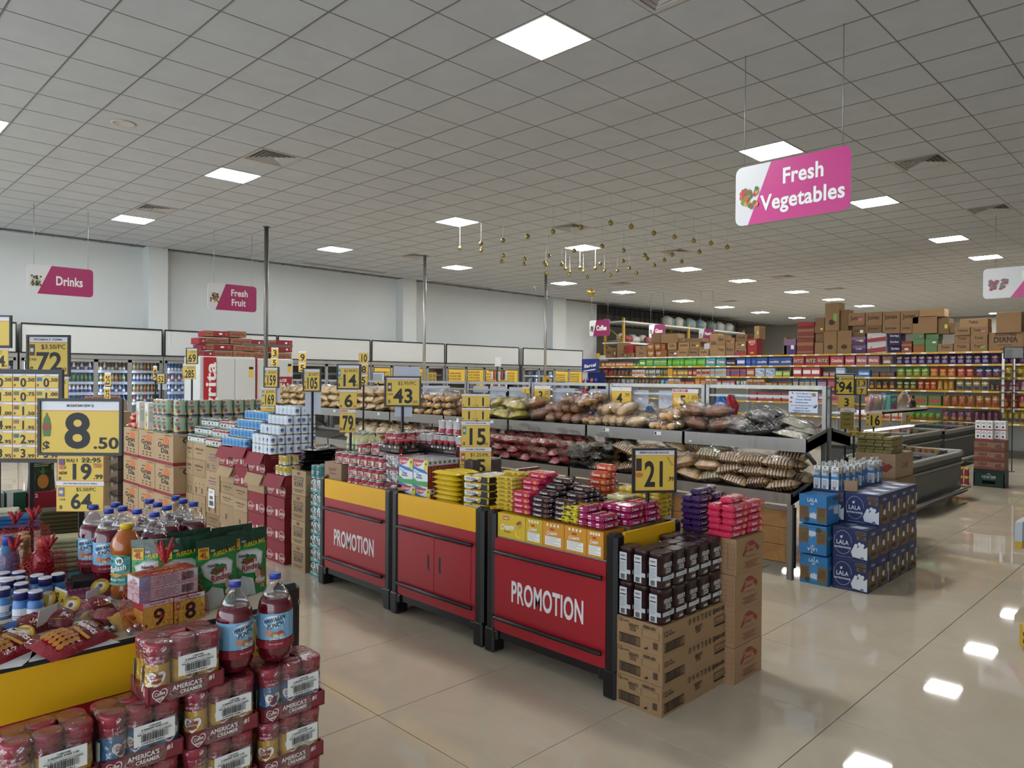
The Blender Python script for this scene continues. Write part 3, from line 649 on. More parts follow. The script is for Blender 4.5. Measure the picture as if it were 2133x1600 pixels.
for k, (xx, ya) in enumerate(((3.17, 4.33), (3.42, 3.98))):
    w, d = (.25, .24) if k == 0 else (.34, .2)
    tr = MB().box(0, d, 0, w, 0, .006, BT).box(0, .005, 0, w, 0, .036, BT).box(d-.005, d, 0, w, 0, .036, BT).box(0, d, 0, .005, 0, .036, BT).box(0, d, w-.005, w, 0, .036, BT)
    tr.art(fX(0, w, 0), [('t', 'NESCAFE', w*.72, .018, .012, M('#9a8a80', .6), {'w': w*.3}), ('e', w*.93, .018, .01, .01, M('#6a4a44', .6))]).art(fY(0, 0, 0), [('t', 'NESCAFE', d*.5, .018, .012, M('#9a8a80', .6), {'w': d*.4}), ('r', d*.0, 0, d*.1, .036, RLD)])
    thing('jar_tray', tr, 'low black cardboard tray for coffee jars, %s' % ('near the toothpaste' if k == 0 else 'farther from the camera side'), 'tray', 'black coffee jar trays', (xx, ya, 1.1105))
    for i in range(3):
        for j in range(int(w/.07)):
            thing('coffee_jar', JR, 'coffee jar with red lid in the %s tray, %s row, %s along' % (('near', 'far')[k], nth(i+1), nth(j+1)), 'coffee jar', 'coffee jars with red lids', (xx+.04+.068*i, ya+w-.04-.07*j, 1.118))
thing('jar_crate', MB().box(0, .2, 0, .32, 0, .02, M('#57494a', .4)), 'flat slab under the far coffee jar tray', 'tray', None, (3.42, 3.99, 1.0905))
# taller white and red cans behind the coffee jars
def tall_can(R=.04, H=.105):
    return can_mesh(R, H, '#c9c6c4', [ring(R, H*.08, H*.42, M('#b02c44', .4)), ('e', -.01, H*.2, .016, H*.1, M('#d8b890', .5)), ('t', 'milk', .0, H*.34, H*.1, WHT, {'w': .03}), ('p', [(.035, H*.1), (.05, H*.9), (.07, H*.9), (.055, H*.1)], M('#b02c44', .4))], a0=-PI/2)
TC = tall_can(); PC = can_mesh(.041, .075, '#c4bfba', [ring(.041, .008, .02, M('#a83040', .4)), ('r', -.02, .02, .02, .06, M('#b9b3ad', .4))])
for i in range(2):
    for j in range(6):
        thing('can', PC, 'plain silvery can in the rank behind the coffee jars, %s along, %s rank' % (nth(j+1), ('front', 'rear')[i]), 'can', 'silvery cans behind the coffee jars', (3.50+.085*i, 4.46-.085*j, 1.165))
thing('can_shelf', MB().box(0, .22, 0, .56, 0, .44, M('#6a4a4c', .5)), 'red wrapped case under the silvery cans', 'wrapped pack', None, (3.455, 3.95, .7245) if False else (3.455, 4.02, .7245))
for j in range(3): thing('can', TC, 'tall white can with red base standing on top, %s of three' % nth(j+1), 'can', 'three tall white cans on top', (3.56, 4.30-.085*j, 1.24), .2*j-.2)
# --- cocoa canisters on their cartons ----------------------------------------------------------------
def hershey_carton(dx, dy, h):
    mb = MB().box(0, dx, 0, dy, 0, h, M('#9a7a56', .8, var=.05, vs=3), b=.0015); k = M('#2a211a', .7); k2 = M('#4a3a2c', .75)
    mb.art(fX(0, dy, 0), [('t', '12', .02, h*.9, h*.12, k), ('t', 'OZ CANISTERS', .055, h*.88, h*.05, k, {'w': .045}), ('t', "HERSHEY'S", .105, h*.78, h*.11, k, {'w': .06}), ('t', 'COCOA', .10, h*.65, h*.11, k, {'w': .04}), ('t', '05800-003', .20, h*.86, h*.10, k, {'w': .075}),
           ('r', .155, h*.52, .26, h*.525, k2), ('r', .155, h*.76, .26, h*.765, k2), ('r', .155, h*.52, .157, h*.765, k2), ('r', .258, h*.52, .26, h*.765, k2), ('b', .025, h*.16, .14, h*.42, k), ('r', .018, h*.42, .147, h*.45, k), ('r', .018, h*.13, .147, h*.16, k), ('r', .018, h*.13, .021, h*.45, k), ('r', .144, h*.13, .147, h*.45, k), ('p', [(.17, h*.12), (.19, h*.12), (.195, h*.22), (.18, h*.18)], k), ('r', .225, h*.2, .25, h*.42, k2)])
    mb.art(fY(0, 0, 0), [('t', '12', .03, h*.72, h*.17, k), ('t', '23 OZ', .07, h*.78, h*.07, k, {'w': .03}), ('t', 'CANISTERS', .08, h*.68, h*.07, k, {'w': .06}), ('t', "HERSHEY'S", .34, h*.5, h*.12, k, {'w': .075}), ('t', 'COCOA', .335, h*.37, h*.12, k, {'w': .05}), ('t', '05800-003', .55, h*.80, h*.14, k, {'w': .125}), ('b', .03, h*.14, .19, h*.40, k), ('r', .02, h*.40, .2, h*.43, k), ('r', .02, h*.11, .2, h*.14, k), ('r', .02, h*.11, .023, h*.43, k), ('r', .197, h*.11, .2, h*.43, k), ('r', .5, h*.22, .61, h*.29, k), ('r', .5, h*.35, .61, h*.56, k2), ('r', .503, h*.37, .607, h*.54, M('#8d6b47', .8))]
           +[('t', w, .25+.04*i, h*.80, h*.2, k2, {'w': .022}) for i, w in enumerate(('GW', 'W', 'WI', 'TI', 'II', 'MS', 'GS'))])
    return mb.mesh('cocoa_carton')
HX = hershey_carton(.604, .275, .1495)
for k in range(3): thing('cocoa_carton', HX, "brown HERSHEY'S COCOA shipping carton, %s of the stack of three" % ('bottom', 'middle', 'top')[k], 'carton', 'cocoa shipping cartons', (3.05+.003*(k % 2), 1.997, .1498*k))
HBR = M('#2b1518', .28, coat=.2); HLD = M('#301b1c', .35)
def canister(L=.118, W=.089, H=.178):
    mb = MB().lathe([(.96, 0), (1, .004), (1, H*.87), (1.04, H*.875), (1.05, H*.97), (1.0, H)], HBR, 24, sx=L/2/1.08, sy=W/2/1.08, sq=3.6, mats=[HBR, HBR, HBR, HLD, HLD])
    sl, lg, g2 = M('#b9bcc0', .35), M('#c6c9cc', .45), M('#d2d2d2', .5)
    mb.art(fY(-W/2/1.08, -L/2, 0), [('t', "HERSHEY'S", L*.5, H*.66, H*.12, g2, {'w': L*.62}), ('t', 'COCOA', L*.52, H*.51, H*.12, g2, {'w': L*.42}), ('r', L*.10, H*.24, L*.92, H*.36, sl), ('r', L*.55, H*.29, L*.8, H*.31, M('#7d7f82', .5)), ('t', '- 0000', L*.45, H*.11, H*.07, g2, {'w': L*.4})], .0012)
    mb.art(fX(-L/2/1.08, W/2, 0), [('r', W*.15, H*.06, W*.66, H*.84, lg), ('r', W*.66, H*.24, W*.92, H*.36, sl), ('b', W*.25, H*.08, W*.56, H*.22, INK), ('r', W*.2, H*.62, W*.6, H*.65, INK), ('t', 'DAILY', W*.4, H*.75, H*.05, INK, {'w': W*.34})]+[('r', W*.19, H*(.28+.035*k), W*(.6 if k % 3 else .5), H*(.29+.035*k), M('#8a8c90', .5)) for k in range(9)], .0012)
    return mb.mesh('cocoa_canister')
CN = canister()
for lay in range(2):
    for i in range(5):
        for j in range(3):
            if (lay, i, j) in ((1, 1, 2), (1, 2, 2)) : continue
            thing('cocoa_canister', CN, "dark brown HERSHEY'S COCOA canister, %s layer, %s along the side, %s row in" % (('lower', 'upper')[lay], nth(i+1), nth(j+1)), 'cocoa canister', 'cocoa canisters on the cartons', (3.052+.1205*(i+.5), 2.002+.0915*(j+.5)+.002*lay, .4495+.1785*lay), 0)
# --- Devon cartons with cookie packs on top ------------------------------------------------------------
def devon(dx=.325, dy=.34, h=.199):
    mb = MB().box(0, dx, 0, dy, 0, h, M('#9e7d5a', .8, var=.05, vs=3), b=.002); r = M('#8a3a34', .7)
    mb.art(fY(0, 0, 0), [('p', [(.07, .105), (.10, .135), (.165, .155), (.23, .15), (.27, .125), (.255, .10), (.22, .125), (.165, .13), (.11, .11), (.085, .09)], r), ('e', .165, .142, .06, .03, r), ('t', 'Devon', .165, .138, .03, M('#b08a64', .8), {'w': .1, 'slope': 0}), ('t', '36 X 140 gm (4.9 oz)', .17, .088, .010, r, {'w': .12, 'bold': 0})]+[('r', .09+.02*(k % 2), .055-.011*k, .26-.02*(k % 3), .059-.011*k, r) for k in range(4)])
    sh = [('r', dy-.13+.0, .03+.028*k, dy-.01, .0312+.028*k, r) for k in range(6)]+[('r', dy-.13+.04*k, .03, dy-.1288+.04*k, .17, r) for k in range(4)]
    return mb.art(fX(0, dy, 0), sh).mesh('devon_carton')
DV = devon()
for k in range(4): thing('cookie_carton', DV, 'brown carton printed DEVON in red, %s of the stack of four' % ('bottom', 'second', 'third', 'top')[k], 'carton', 'stacked Devon cartons', (3.66+(.0, .004, -.002, .006)[k], 1.937+(.0, .003, .0, -.004)[k], .1995*k))
stack('cookie_pack', PKR, .195, .075, .036, 3.645, 2.105, .799, 2, 2, 5, 'pink cookie pack on the Devon cartons', 'cookie pack', 'pink cookie packs on the Devon cartons', along='X', seed=41, jit=.008)
thing('cookie_pack', PKR, 'single pink cookie pack lying on top of the pink pile', 'cookie pack', 'pink cookie packs on the Devon cartons', (3.80, 2.03, .979), .1)
stack('cookie_pack', PKV, .160, .060, .034, 3.66, 2.285, .799, 2, 2, 6, 'purple cookie pack on the Devon cartons', 'cookie pack', 'purple cookie packs on the Devon cartons', along='X', seed=42, jit=.006)
for k, (a, b_) in enumerate(((3.78, 2.22), (3.92, 2.25))): thing('cookie_pack', PKV, 'loose purple cookie pack on top of the purple pile, %s' % ('nearer', 'farther')[k], 'cookie pack', 'purple cookie packs on the Devon cartons', (a, b_, 1.003), .3*k)
# ------------------------------------------------------------------ the near table on the left and what is stacked on and before it
ZT = .862
def near_table():
    t = thing('promotion_table', None, 'yellow-banded red table in front, heaped with netted goods', 'display table', 'red promotion tables', (.30, 2.40, 0))
    w, d = 1.02, .98
    for xa in (0, w-.075):
        for ya in (0, d-.075): part(t, 'leg', MB().box(xa, xa+.075, ya-.01, ya+.075, .0, .925 if xa else .865, BPL, b=.018))
    part(t, 'front_panel', MB().box(.07, w-.07, 0, .018, .142, .703, REDP))
    part(t, 'header_band', MB().box(.04, w-.07, -.003, .016, .703, .856, YELP))
    for xa in (.002, w-.02): part(t, 'side_panel', MB().box(xa, xa+.018, .07, d-.07, .145, .70, REDP).box(xa, xa+.018, .07, d-.07, .70, .86, YELP))
    part(t, 'deck', MB().box(.0, w, .0, d, .845, .8605, M('#b8ad98', .6)).box(.0, w-.07, -.006, .01, .848, .8605, BLK))
    part(t, 'price_card', MB().art(fY(-.004, .74, .70), [('r', 0, 0, .2, .15, YEL), ('r', 0, .125, .2, .15, PAPER), ('t', '.9', .14, .045, .055, INK), ('t', '2 BINES 4.', .1, .137, .012, INK)]))
near_table()
thing('promotion_table', MB().box(0, 1.6, 0, 1.0, .70, .8605, M('#9a8f7c', .6), b=.005).box(.02, 1.58, .02, .06, .1, .70, REDP).box(.02, .06, .02, .98, .1, .70, REDP).box(.0, .08, 0, .08, 0, .86, BPL, b=.01).box(1.52, 1.6, 0, .08, 0, .86, BPL, b=.01), 'low table behind the near one under towels and soda cases', 'display table', 'red promotion tables', (-.4, 3.42, 0))
# paper sheets on the deck
for k, (pts, col, lb) in enumerate((([(0, 1395), (0, 1365), (60, 1330), (90, 1352), (45, 1388)], '#d4d2d0', 'white printed sheet at the near edge of the front table'), ([(60, 1380), (250, 1338), (200, 1320), (70, 1350)], '#d6d4d2', 'white squared sheet under the peanut bag'), ([(130, 1215), (225, 1200), (245, 1238), (150, 1250)], '#8a2a5a', 'magenta and white sheet beneath the fruit drink bottle'))):
    P = [atZ(x, y, ZT) for x, y in pts]; mb = MB(); n = len(P)
    mb.add([(p.x, p.y, ZT) for p in P]+[(p.x, p.y, ZT+.001) for p in P], [tuple(range(n))[::-1], tuple(range(n, 2*n))]+[(i, (i+1) % n, n+(i+1) % n, n+i) for i in range(n)], M(col, .6))
    if k == 2: c = sum((Vector(p) for p in P), Vector())/n; mb.art(plane_frame((c.x-.06, c.y, ZT+.001), (-1, .1, 0), (-.1, -1, 0)), [('t', 'ANIRAH', -.05, -.005, .03, M('#b890a8', .6), {'w': .12})])
    thing('paper_sheet', mb, lb, 'paper')
# --- punch bottles
RED_J = M('#5e0c1c', .06, coat=.6, spec=.6); CLR = film('#ffffff', .12, .05, 0); BCAP = M('#2a3f9a', .4)
def punch(h=.29, R=.0535):
    s = h/.29
    body = MB().lathe([(R*.62, 0), (R*.86, .012*s), (R, .04*s), (R*.97, .075*s), (R, .10*s), (R, .175*s), (R*.93, .198*s), (R*.8, .212*s)], RED_J, 20, mats=None)
    label = MB().art(fC(0, 0, R, 0, -.8), [('r', -R*1.9, .082*s, R*1.9, .168*s, M('#7fb0d4', .4)), ('p', [(-R*1.9, .082*s), (-R*1.9, .11*s), (-R, .13*s), (0, .115*s), (R*.9, .125*s), (R*1.9, .1*s), (R*1.9, .082*s)], M('#2f6aa8', .4)), ('e', -.002, .142*s, .034, .021*s, M('#d6e4ee', .4)), ('t', 'HAWAIIAN', 0, .150*s, .0135*s, M('#1f2a3a', .4), {'w': .066, 'slope': .22}), ('t', 'PUNCH', .003, .131*s, .0145*s, M('#1f2a3a', .4), {'w': .05, 'slope': .22}), ('e', -.018, .106*s, .011, .011*s, M('#c88a78', .4)), ('e', .0, .100*s, .012, .009*s, M('#b0803a', .4)), ('e', .018, .103*s, .011, .009*s, M('#b84a3a', .4)), ('t', 'FRUIT', .012, .096*s, .009*s, WHT, {'w': .03}), ('t', 'JUICY RED', .010, .088*s, .008*s, WHT, {'w': .045}), ('r', -R*1.9, .055*s, R*1.9, .0815*s, M('#8c2030', .4)), ('t', 'flavor made fresh', .004, .07*s, .005*s, M('#d8b0b4', .5), {'w': .04}), ('r', -R*1.6, .12*s, -R*1.15, .155*s, M('#a6b4c4', .4))], .0009)
    neck = MB().lathe([(R*.81, .211*s), (R*.72, .226*s), (R*.5, .245*s), (R*.30, .258*s), (R*.27, .268*s), (R*.31, .27*s), (R*.27, .274*s)], CLR, 18)
    cap = MB().lathe([(R*.33, .271*s), (R*.33, .288*s), (R*.31, .290*s)], BCAP, 16)
    return body.mesh('liquid_body'), label.mesh('label'), neck.mesh('neck'), cap.mesh('cap')
PB = punch()
def put_bottle(x, y, z, label, rz=0, set_=PB, group='Hawaiian Punch bottles'):
    thing('punch_bottle', set_[0], label, 'bottle', group, (x, y, z), rz, parts=[('label', set_[1]), ('neck', set_[2]), ('cap', set_[3])])
caps = [(770, 205), (895, 235), (925, 197), (1010, 215), (1128, 238), (1233, 155), (1297, 182), (1272, 262), (1375, 208), (1447, 128), (1508, 155), (1593, 178)]
wl = ['by the white sponge stack', 'just left of the fruit drink bottle', 'half hidden behind the left front bottles', 'behind the fruit drink cap', 'right behind the fruit drink bottle', 'in the back row, first', 'in the back row, second', 'nearest the green milk bags', 'between the milk bags and back row', 'rearmost of all', 'rear row, second from the end', 'at the right end by the brown cartons']
for k, c in enumerate(caps):
    p = atZ(c[0]/3.95, 1000+c[1]/3.95, ZT+.29)
    if k in (2,): p.x += .02; p.y += .03
    put_bottle(p.x*1.0, p.y*1.0, ZT, 'red Hawaiian Punch bottle with blue cap '+wl[k], (-.5, -.3, .4, .1, .2, .9, .3, -.1, .5, 0, .6, .9)[k]+.5)
# --- fruit drink bottle
OJ = M('#a8571c', .12, coat=.5)
sb = MB().lathe([(.042, 0), (.05, .008), (.05, .03), (.046, .04), (.044, .10), (.045, .155), (.052, .165), (.05, .178), (.051, .19), (.044, .21), (.028, .235), (.02, .246), (.019, .252)], OJ, 22, sq=2.6)
spl = MB().art(fC(0, 0, .046, 0, -PI/4-.15), [('r', -.038, .048, .042, .148, M('#4f9a98', .4)), ('e', .002, .148, .04, .012, M('#4f9a98', .4)), ('p', [(-.038, .048), (-.038, .066), (0, .058), (.042, .07), (.042, .048)], M('#2c6a3e', .4)), ('e', .008, .138, .013, .015, WHT), ('t', 'V8', .008, .138, .014, M('#1d4a2c', .4), {'w': .016}), ('t', 'Splash', .004, .113, .02, WHT, {'w': .052, 'slope': .25}), ('p', [(-.03, .088), (-.01, .096), (.02, .09), (.04, .105), (.034, .085), (.0, .078)], M('#c8953a', .4)), ('t', 'Mango Peach', .004, .073, .008, WHT, {'w': .045}), ('r', -.034, .132, -.018, .142, M('#2c6a5e', .4)), ('t', 'ANTIOXIDANT', .004, .057, .006, M('#c8d8b0', .5), {'w': .05})], .0035)
thing('fruit_drink_bottle', sb, 'orange V8 Splash mango drink bottle with yellow cap', 'bottle', None, (.885, 2.885, ZT), 0, parts=[('label', spl), ('cap', MB().lathe([(.0225, .246), (.0225, .263), (.021, .265)], M('#d6b422', .4), 18))])
# --- green milk powder pouches
GRN = M('#1a8036', .22, bump=.35, bs=25, coat=.4); DGR = M('#163a26', .25, bump=.3, bs=30, coat=.4)
def pouch(w=.158, h=.24, t=.045):
    mb = MB()
    def f(side):
        def fn(u, v):
            x = (u-.5)*w*(1-.05*math.sin(v*PI)); z = v*h
            th = t/2*max(0, (1-v)**.55)*(1-abs(2*u-1)**3)+.001
            return (x, side*th, z)
        return fn
    for s in (-1, 1):
        n0 = len(mb.f); mb.grid(8, 10, f(s), GRN)
        for q in range(n0, len(mb.f)):
            if (q-n0)//7 >= 7: mb.mi[q] = mb._m(DGR)
    fr = lambda x, y, z=0: Vector((x, -(t/2*max(0, (1-y/h))**.55*(1-abs(2*x/w)**3)+.001)-z-.0015, y))
    Y_ = M('#d8b224', .4)
    a = MB().art(fr, [('p', [(-.065, .15), (-.03, .168), (.03, .166), (.055, .15), (.05, .11), (.02, .078), (-.02, .082), (-.055, .115)], M('#b9bdb9', .3)), ('p', [(-.06, .148), (-.03, .162), (.03, .16), (.05, .147), (.045, .112), (.018, .084), (-.018, .088), (-.05, .116)], M('#d4d6d4', .3)), ('t', 'Nestle', -.022, .147, .011, INK, {'w': .04, 'slope': .05}), ('t', 'Nutri', .0, .128, .022, M('#a42430', .4), {'w': .058, 'slope': .1}), ('t', 'Rindes', .004, .103, .022, M('#a42430', .4), {'w': .072, 'slope': .1}), ('r', -.072, .172, -.035, .212, Y_), ('t', 'RINDE', -.053, .204, .009, M('#a42430', .4), {'w': .03}), ('t', '4L', -.053, .187, .02, M('#a42430', .4), {'w': .025}), ('t', 'CON', -.022, .198, .007, WHT, {'w': .016}), ('t', 'FUERZA MAS', .022, .188, .014, Y_, {'w': .085, 'slope': .12}), ('e', -.03, .03, .035, .035, M('#c4c8c4', .3)), ('p', [(-.07, .0), (-.07, .03), (-.03, .075), (.01, .06), (.02, .0)], M('#c4c8c4', .3)), ('e', .03, .075, .012, .016, M('#c49a84', .5)), ('e', .05, .072, .01, .018, M('#8a4a3a', .5)), ('e', .04, .05, .022, .014, M('#d6c8c0', .5)), ('t', '3 Etapas', .04, .04, .011, M('#c87a24', .4), {'w': .05}), ('t', '12', .048, .026, .010, WHT, {'w': .02})], .0008)
    return mb.mesh('pouch_body'), a.mesh('print')
NP = pouch()
for k, (x, y, rz, w) in enumerate(((1.075, 2.545, .12, 'in front, behind the netted boxes'), (1.215, 2.605, .05, 'at the table end above the punch bottles'), (.985, 2.625, -.1, 'second row, beside the fruit drink'), (1.10, 2.66, .1, 'second row, middle'), (.91, 2.66, -.55, 'turned sideways next to the punch'), (1.20, 2.70, .0, 'behind the one at the table end'), (1.05, 2.73, .0, 'last row, dark top showing'))):
    thing('milk_powder_pouch', NP[0], 'green Nutri Rindes milk pouch '+w, 'pouch', 'green milk powder pouches', (x, y, ZT), rz, parts=[('print', NP[1])])
# --- netted boxes with price cards
NET = bpy.data.materials.new('red_net'); NET.use_nodes = True; _n = NET.node_tree
_v = _n.nodes.new('ShaderNodeTexVoronoi'); _v.feature = 'DISTANCE_TO_EDGE'; _v.inputs['Scale'].default_value = 75
_tc = _n.nodes.new('ShaderNodeTexCoord'); _n.links.new(_tc.outputs['Object'], _v.inputs['Vector'])
_lt = _n.nodes.new('ShaderNodeMath'); _lt.operation = 'LESS_THAN'; _lt.inputs[1].default_value = .028; _n.links.new(_v.outputs['Distance'], _lt.inputs[0])
_mx = _n.nodes.new('ShaderNodeMixShader'); _tr = _n.nodes.new('ShaderNodeBsdfTransparent'); _tr.inputs[0].default_value = (.97, .88, .88, 1)
_n.nodes['Principled BSDF'].inputs['Base Color'].default_value = lin('#b5242c'); _n.nodes['Principled BSDF'].inputs['Roughness'].default_value = .5
_n.links.new(_lt.outputs[0], _mx.inputs[0]); _n.links.new(_tr.outputs[0], _mx.inputs[1]); _n.links.new(_n.nodes['Principled BSDF'].outputs[0], _mx.inputs[2]); _n.links.new(_mx.outputs[0], _n.nodes['Material Output'].inputs[0])
NETS = M('#a8242e', .6, bump=.4, bs=120)
def net_bag(rx, ry, h, knot=.05, seed=0, tilt=(.0, .0)):
    rnd = random.Random(seed); jj = [rnd.uniform(.9, 1.08) for _ in range(60)]
    def fn(u, v):
        a = 2*PI*u; r = (1-v**3)**.5*(1 if v < .9 else .5)+.06; k = jj[int(u*11) % 12+12*int(v*4) % 48]
        return (rx*r*k*math.cos(a)+tilt[0]*v*v, ry*r*k*math.sin(a)+tilt[1]*v*v, h*v+.002)
    mb = MB().grid(12, 7, fn, NET, True, True)
    kn = MB(); bx, by = tilt
    for q in range(5):
        a = q*1.3; kn.tube([(bx, by, h*.97), (bx+.012*math.cos(a), by+.012*math.sin(a), h+knot*.4), (bx+.03*math.cos(a), by+.03*math.sin(a), h+knot*(.7+.1*q))], [.006, .008, .004], NETS, 5)
    return mb.mesh('net'), kn.mesh('knot')
def price_shapes(w, h, main, dollar='$', cents='', top='', left='', head='', body='#dab94a', x0=0, y0=0, pic=None, special=False, mh=None, hd=.14):
    Yb = M(body, .5); o = [('r', x0, y0, x0+w, y0+h, PAPER), ('r', x0, y0, x0+w, y0+h*(1-hd), PRED), ('r', x0+w*.01, y0+h*.012, x0+w*.99, y0+h*(1-hd-.015), Yb)]
    if head: o.append(('t', head, x0+w*.5, y0+h*(1-hd*.5), h*hd*.32, M('#4a4a50', .6), {'w': min(w*.72, .0075*len(head)*h*8)}))
    if special: o += [('r', x0+w*.03, y0+h*.89, x0+w*.5, y0+h*.975, M('#b5384a', .5)), ('t', 'SPECIAL OFFER', x0+w*.26, y0+h*.93, h*.04, WHT, {'w': w*.4})]
    mh = mh or (h*.60 if not top else h*.47); cy = y0+h*((1-hd)*.48 if not top else .34)
    o.append(('t', main, x0+w*.53, cy, mh, INK, {'maxw': w*.72}))
    if dollar: o.append(('t', dollar, x0+w*.1, y0+h*.13, h*.14, INK))
    if cents: o.append(('t', cents, x0+w*.86, y0+h*.13, h*.11, INK, {'bold': 0, 'maxw': w*.24}))
    if top: o.append(('t', top, x0+w*.63, y0+h*(1-hd)*.86, h*.12, INK, {'bold': 0, 'maxw': w*.62}))
    if left: o.append(('t', left, x0+w*.13, y0+h*.4, h*.06, INK, {'bold': 0, 'maxw': w*.2}))
    if pic:
        o.append(('r', x0+w*.05, y0+h*.5, x0+w*.17, y0+h*.8, M(pic, .5))); o.append(('r', x0+w*.07, y0+h*.6, x0+w*.15, y0+h*.7, M('#cfc9bd', .5)))
    return o
r0 = thing('boxed_pudding_bundle', None, 'red-netted bundle of white and yellow pudding boxes with price 8.75', 'bundle', None, (.80, 2.445, ZT), .08)
WB_ = M('#c2bcc0', .5); PBX = M('#b8912e', .5)
for k in range(2):
    part(r0, 'box', MB().box(.005+.09*k, .09+.09*k, .0, .085, 0, .055, PBX, b=.002).box(.005+.09*k, .09+.09*k, .0, .085, .055, .085, M('#a02a34', .5)))
for lay in range(2):
    for j in range(2):
        bxm = MB().box(-.012+.07*j*0, .178, .002+.046*j, .045+.046*j, .086+.041*lay, .126+.041*lay, WB_, b=.0015)
        fr = fY(.002+.046*j, -.012, .086+.041*lay)
        if j == 0: bxm.art(fr, [('b', .135, .008, .175, .034, INK), ('r', 0, .0, .035, .04, M('#8d8db0', .5))]+[('r', .045, .008+.006*q, .125-.01*(q % 2), .0095+.006*q, M('#77727a', .6)) for q in range(5)])
        if lay == 1: bxm.art(plane_frame((-.012, .002+.046*j, .167), (1, 0, 0), (0, 1, 0)), [('r', 0, 0, .19, .043, M('#a8642a', .4)), ('p', [(0, 0), (.06, .043), (.12, .02), (.19, .043), (.19, .02), (.1, 0)], M('#9a2434', .4)), ('t', 'Royal', .1, .02, .018, M('#e0c070', .5), {'w': .1})])
        part(r0, 'box', bxm)
nb = net_bag(.13, .08, .20, .07, 3)
part(r0, 'net', nb[0], [('knot', nb[1])], (.085, .04, 0))
part(r0, 'price_card', MB().art(fY(-.003, -.002, .0), price_shapes(.095, .085, '9', cents='.', hd=.16, head='BAKING MIX', mh=.05)))
part(r0, 'price_card', MB().art(fY(-.012, .092, -.001), price_shapes(.102, .088, '8', cents='.75', hd=.16, head='WONDERING BUTT LARGE', pic='#b06a5a', mh=.05)))
# --- snack bags heaped along the near edge
def snack(L, W, H, base, seed, shapes=(), rough=.22):
    mb = MB().pillow(L, W, H, M(base, rough, bump=.5, bs=28, coat=.35), 11, 8, 0, .08, .10, seed, flat=.3)
    fr = lambda x, y, z=0: Vector((x, y, H*.3+H*.7*((min(1, max(0, (1-.08-abs(2*x/L))/.92)*2.2)**.5)*max(0, 1-abs(2*y/W)**2.4)**.5)+z+.003))
    if shapes: mb.art(fr, shapes, .001)
    return mb.mesh('snack_bag')
Yc, Pn, Rd = M('#c79a2c', .4), M('#b8742c', .5, var=.2, vs=60), M('#8e1a26', .35)
pn = [('e', -.055+.017*(k % 4)-.02, -.035+.017*(k//4), .010, .009, Pn) for k in range(20)]
SNP = snack(.22, .125, .045, '#8e1c28', 1, pn+[('t', 'Peanuts', .035, -.002, .022, WHT, {'w': .085, 'rot': -PI/2}), ('t', 'SALTED', .055, .01, .014, WHT, {'w': .06, 'rot': -PI/2}), ('t', 'Super', .078, .012, .016, Yc, {'w': .05, 'rot': -PI/2}), ('r', .0, -.05, .012, .02, M('#c89a2a', .5))])
SNY = snack(.13, .10, .035, '#b08a3a', 2, [('r', -.03, -.02, .03, .02, M('#c8a03c', .4)), ('t', 'Sams', 0, 0, .02, M('#5a3a1a', .5), {'w': .05}), ('e', .03, .03, .008, .006, M('#4a7a3a', .5))])
SNB = snack(.12, .08, .05, '#7a1e2a', 3, [('r', -.04, -.02, .04, .0, M('#b9b9bc', .3)), ('p', [(-.02, -.03), (.04, -.03), (.05, .0), (.0, .01)], M('#c8a828', .4))])
SNW = snack(.11, .085, .03, '#8d6c4e', 4, [('r', -.03, -.03, .03, .03, M('#a8834a', .5)), ('t', '1.75', 0, 0, .018, INK, {'w': .05})])
SNG = snack(.13, .06, .05, '#6a4a3a', 5, [('r', -.05, -.02, .05, .02, M('#b5b0ac', .3)), ('e', 0, 0, .02, .015, M('#3a5aa0', .4))])
GS = 'snack bags heaped on the near table'
def lay(mesh, px, py, rot, label, name='snack_bag', cat='snack bag', z=ZT, g_=GS):
    p = atZ(px, py, z); thing(name, mesh, label, cat, g_, (p.x, p.y, z), 0, rot)
lay(SNP, 152, 1345, (.25, 0, .42), 'shiny red salted Peanuts bag lying at the near edge')
lay(SNY, 268, 1300, (.75, 0, .55), 'tan biscuit bag propped beside the pudding boxes')
lay(SNB, 220, 1302, (.4, .1, 1.9), 'dark red bag with yellow strip in the middle of the heap')
lay(SNW, 190, 1300, (.7, 0, 1.1), 'brown paper-like bag with folded price card')
lay(SNG, 285, 1280, (.6, .2, 2.0), 'silver and brown snack bag standing behind the tan one')
lay(SNB, 200, 1275, (.3, 0, .3), 'dark red netted bag in the second row')
lay(SNB, 60, 1315, (.4, 0, .5), 'dark red netted bag near the left border')
lay(SNG, 12, 1330, (.5, 0, .2), 'blue and white snack bag cut by the left border')
lay(SNP, 8, 1362, (.2, 0, .6), 'red mentos-like netted bag at the far left edge')
lay(SNB, 110, 1302, (.3, 0, -.4), 'red netted sweets behind the peanut bag')
CNM = M('#b98f24', .35); 
coin = MB().lathe([(.030, 0), (.032, .003), (.032, .009), (.030, .012)], CNM, 20).art(plane_frame((0, 0, .012), (1, 0, 0), (0, 1, 0)), [('e', 0, 0, .024, .024, M('#cdb04a', .4)), ('e', 0, 0, .016, .016, M('#d8d0b4', .5)), ('e', 0, 0, .008, .008, M('#6a3a6a', .5)), ('t', 'CUP SOUP', 0, .02, .006, M('#5a3a1a', .5), {'w': .03})]).mesh('yellow_lid')
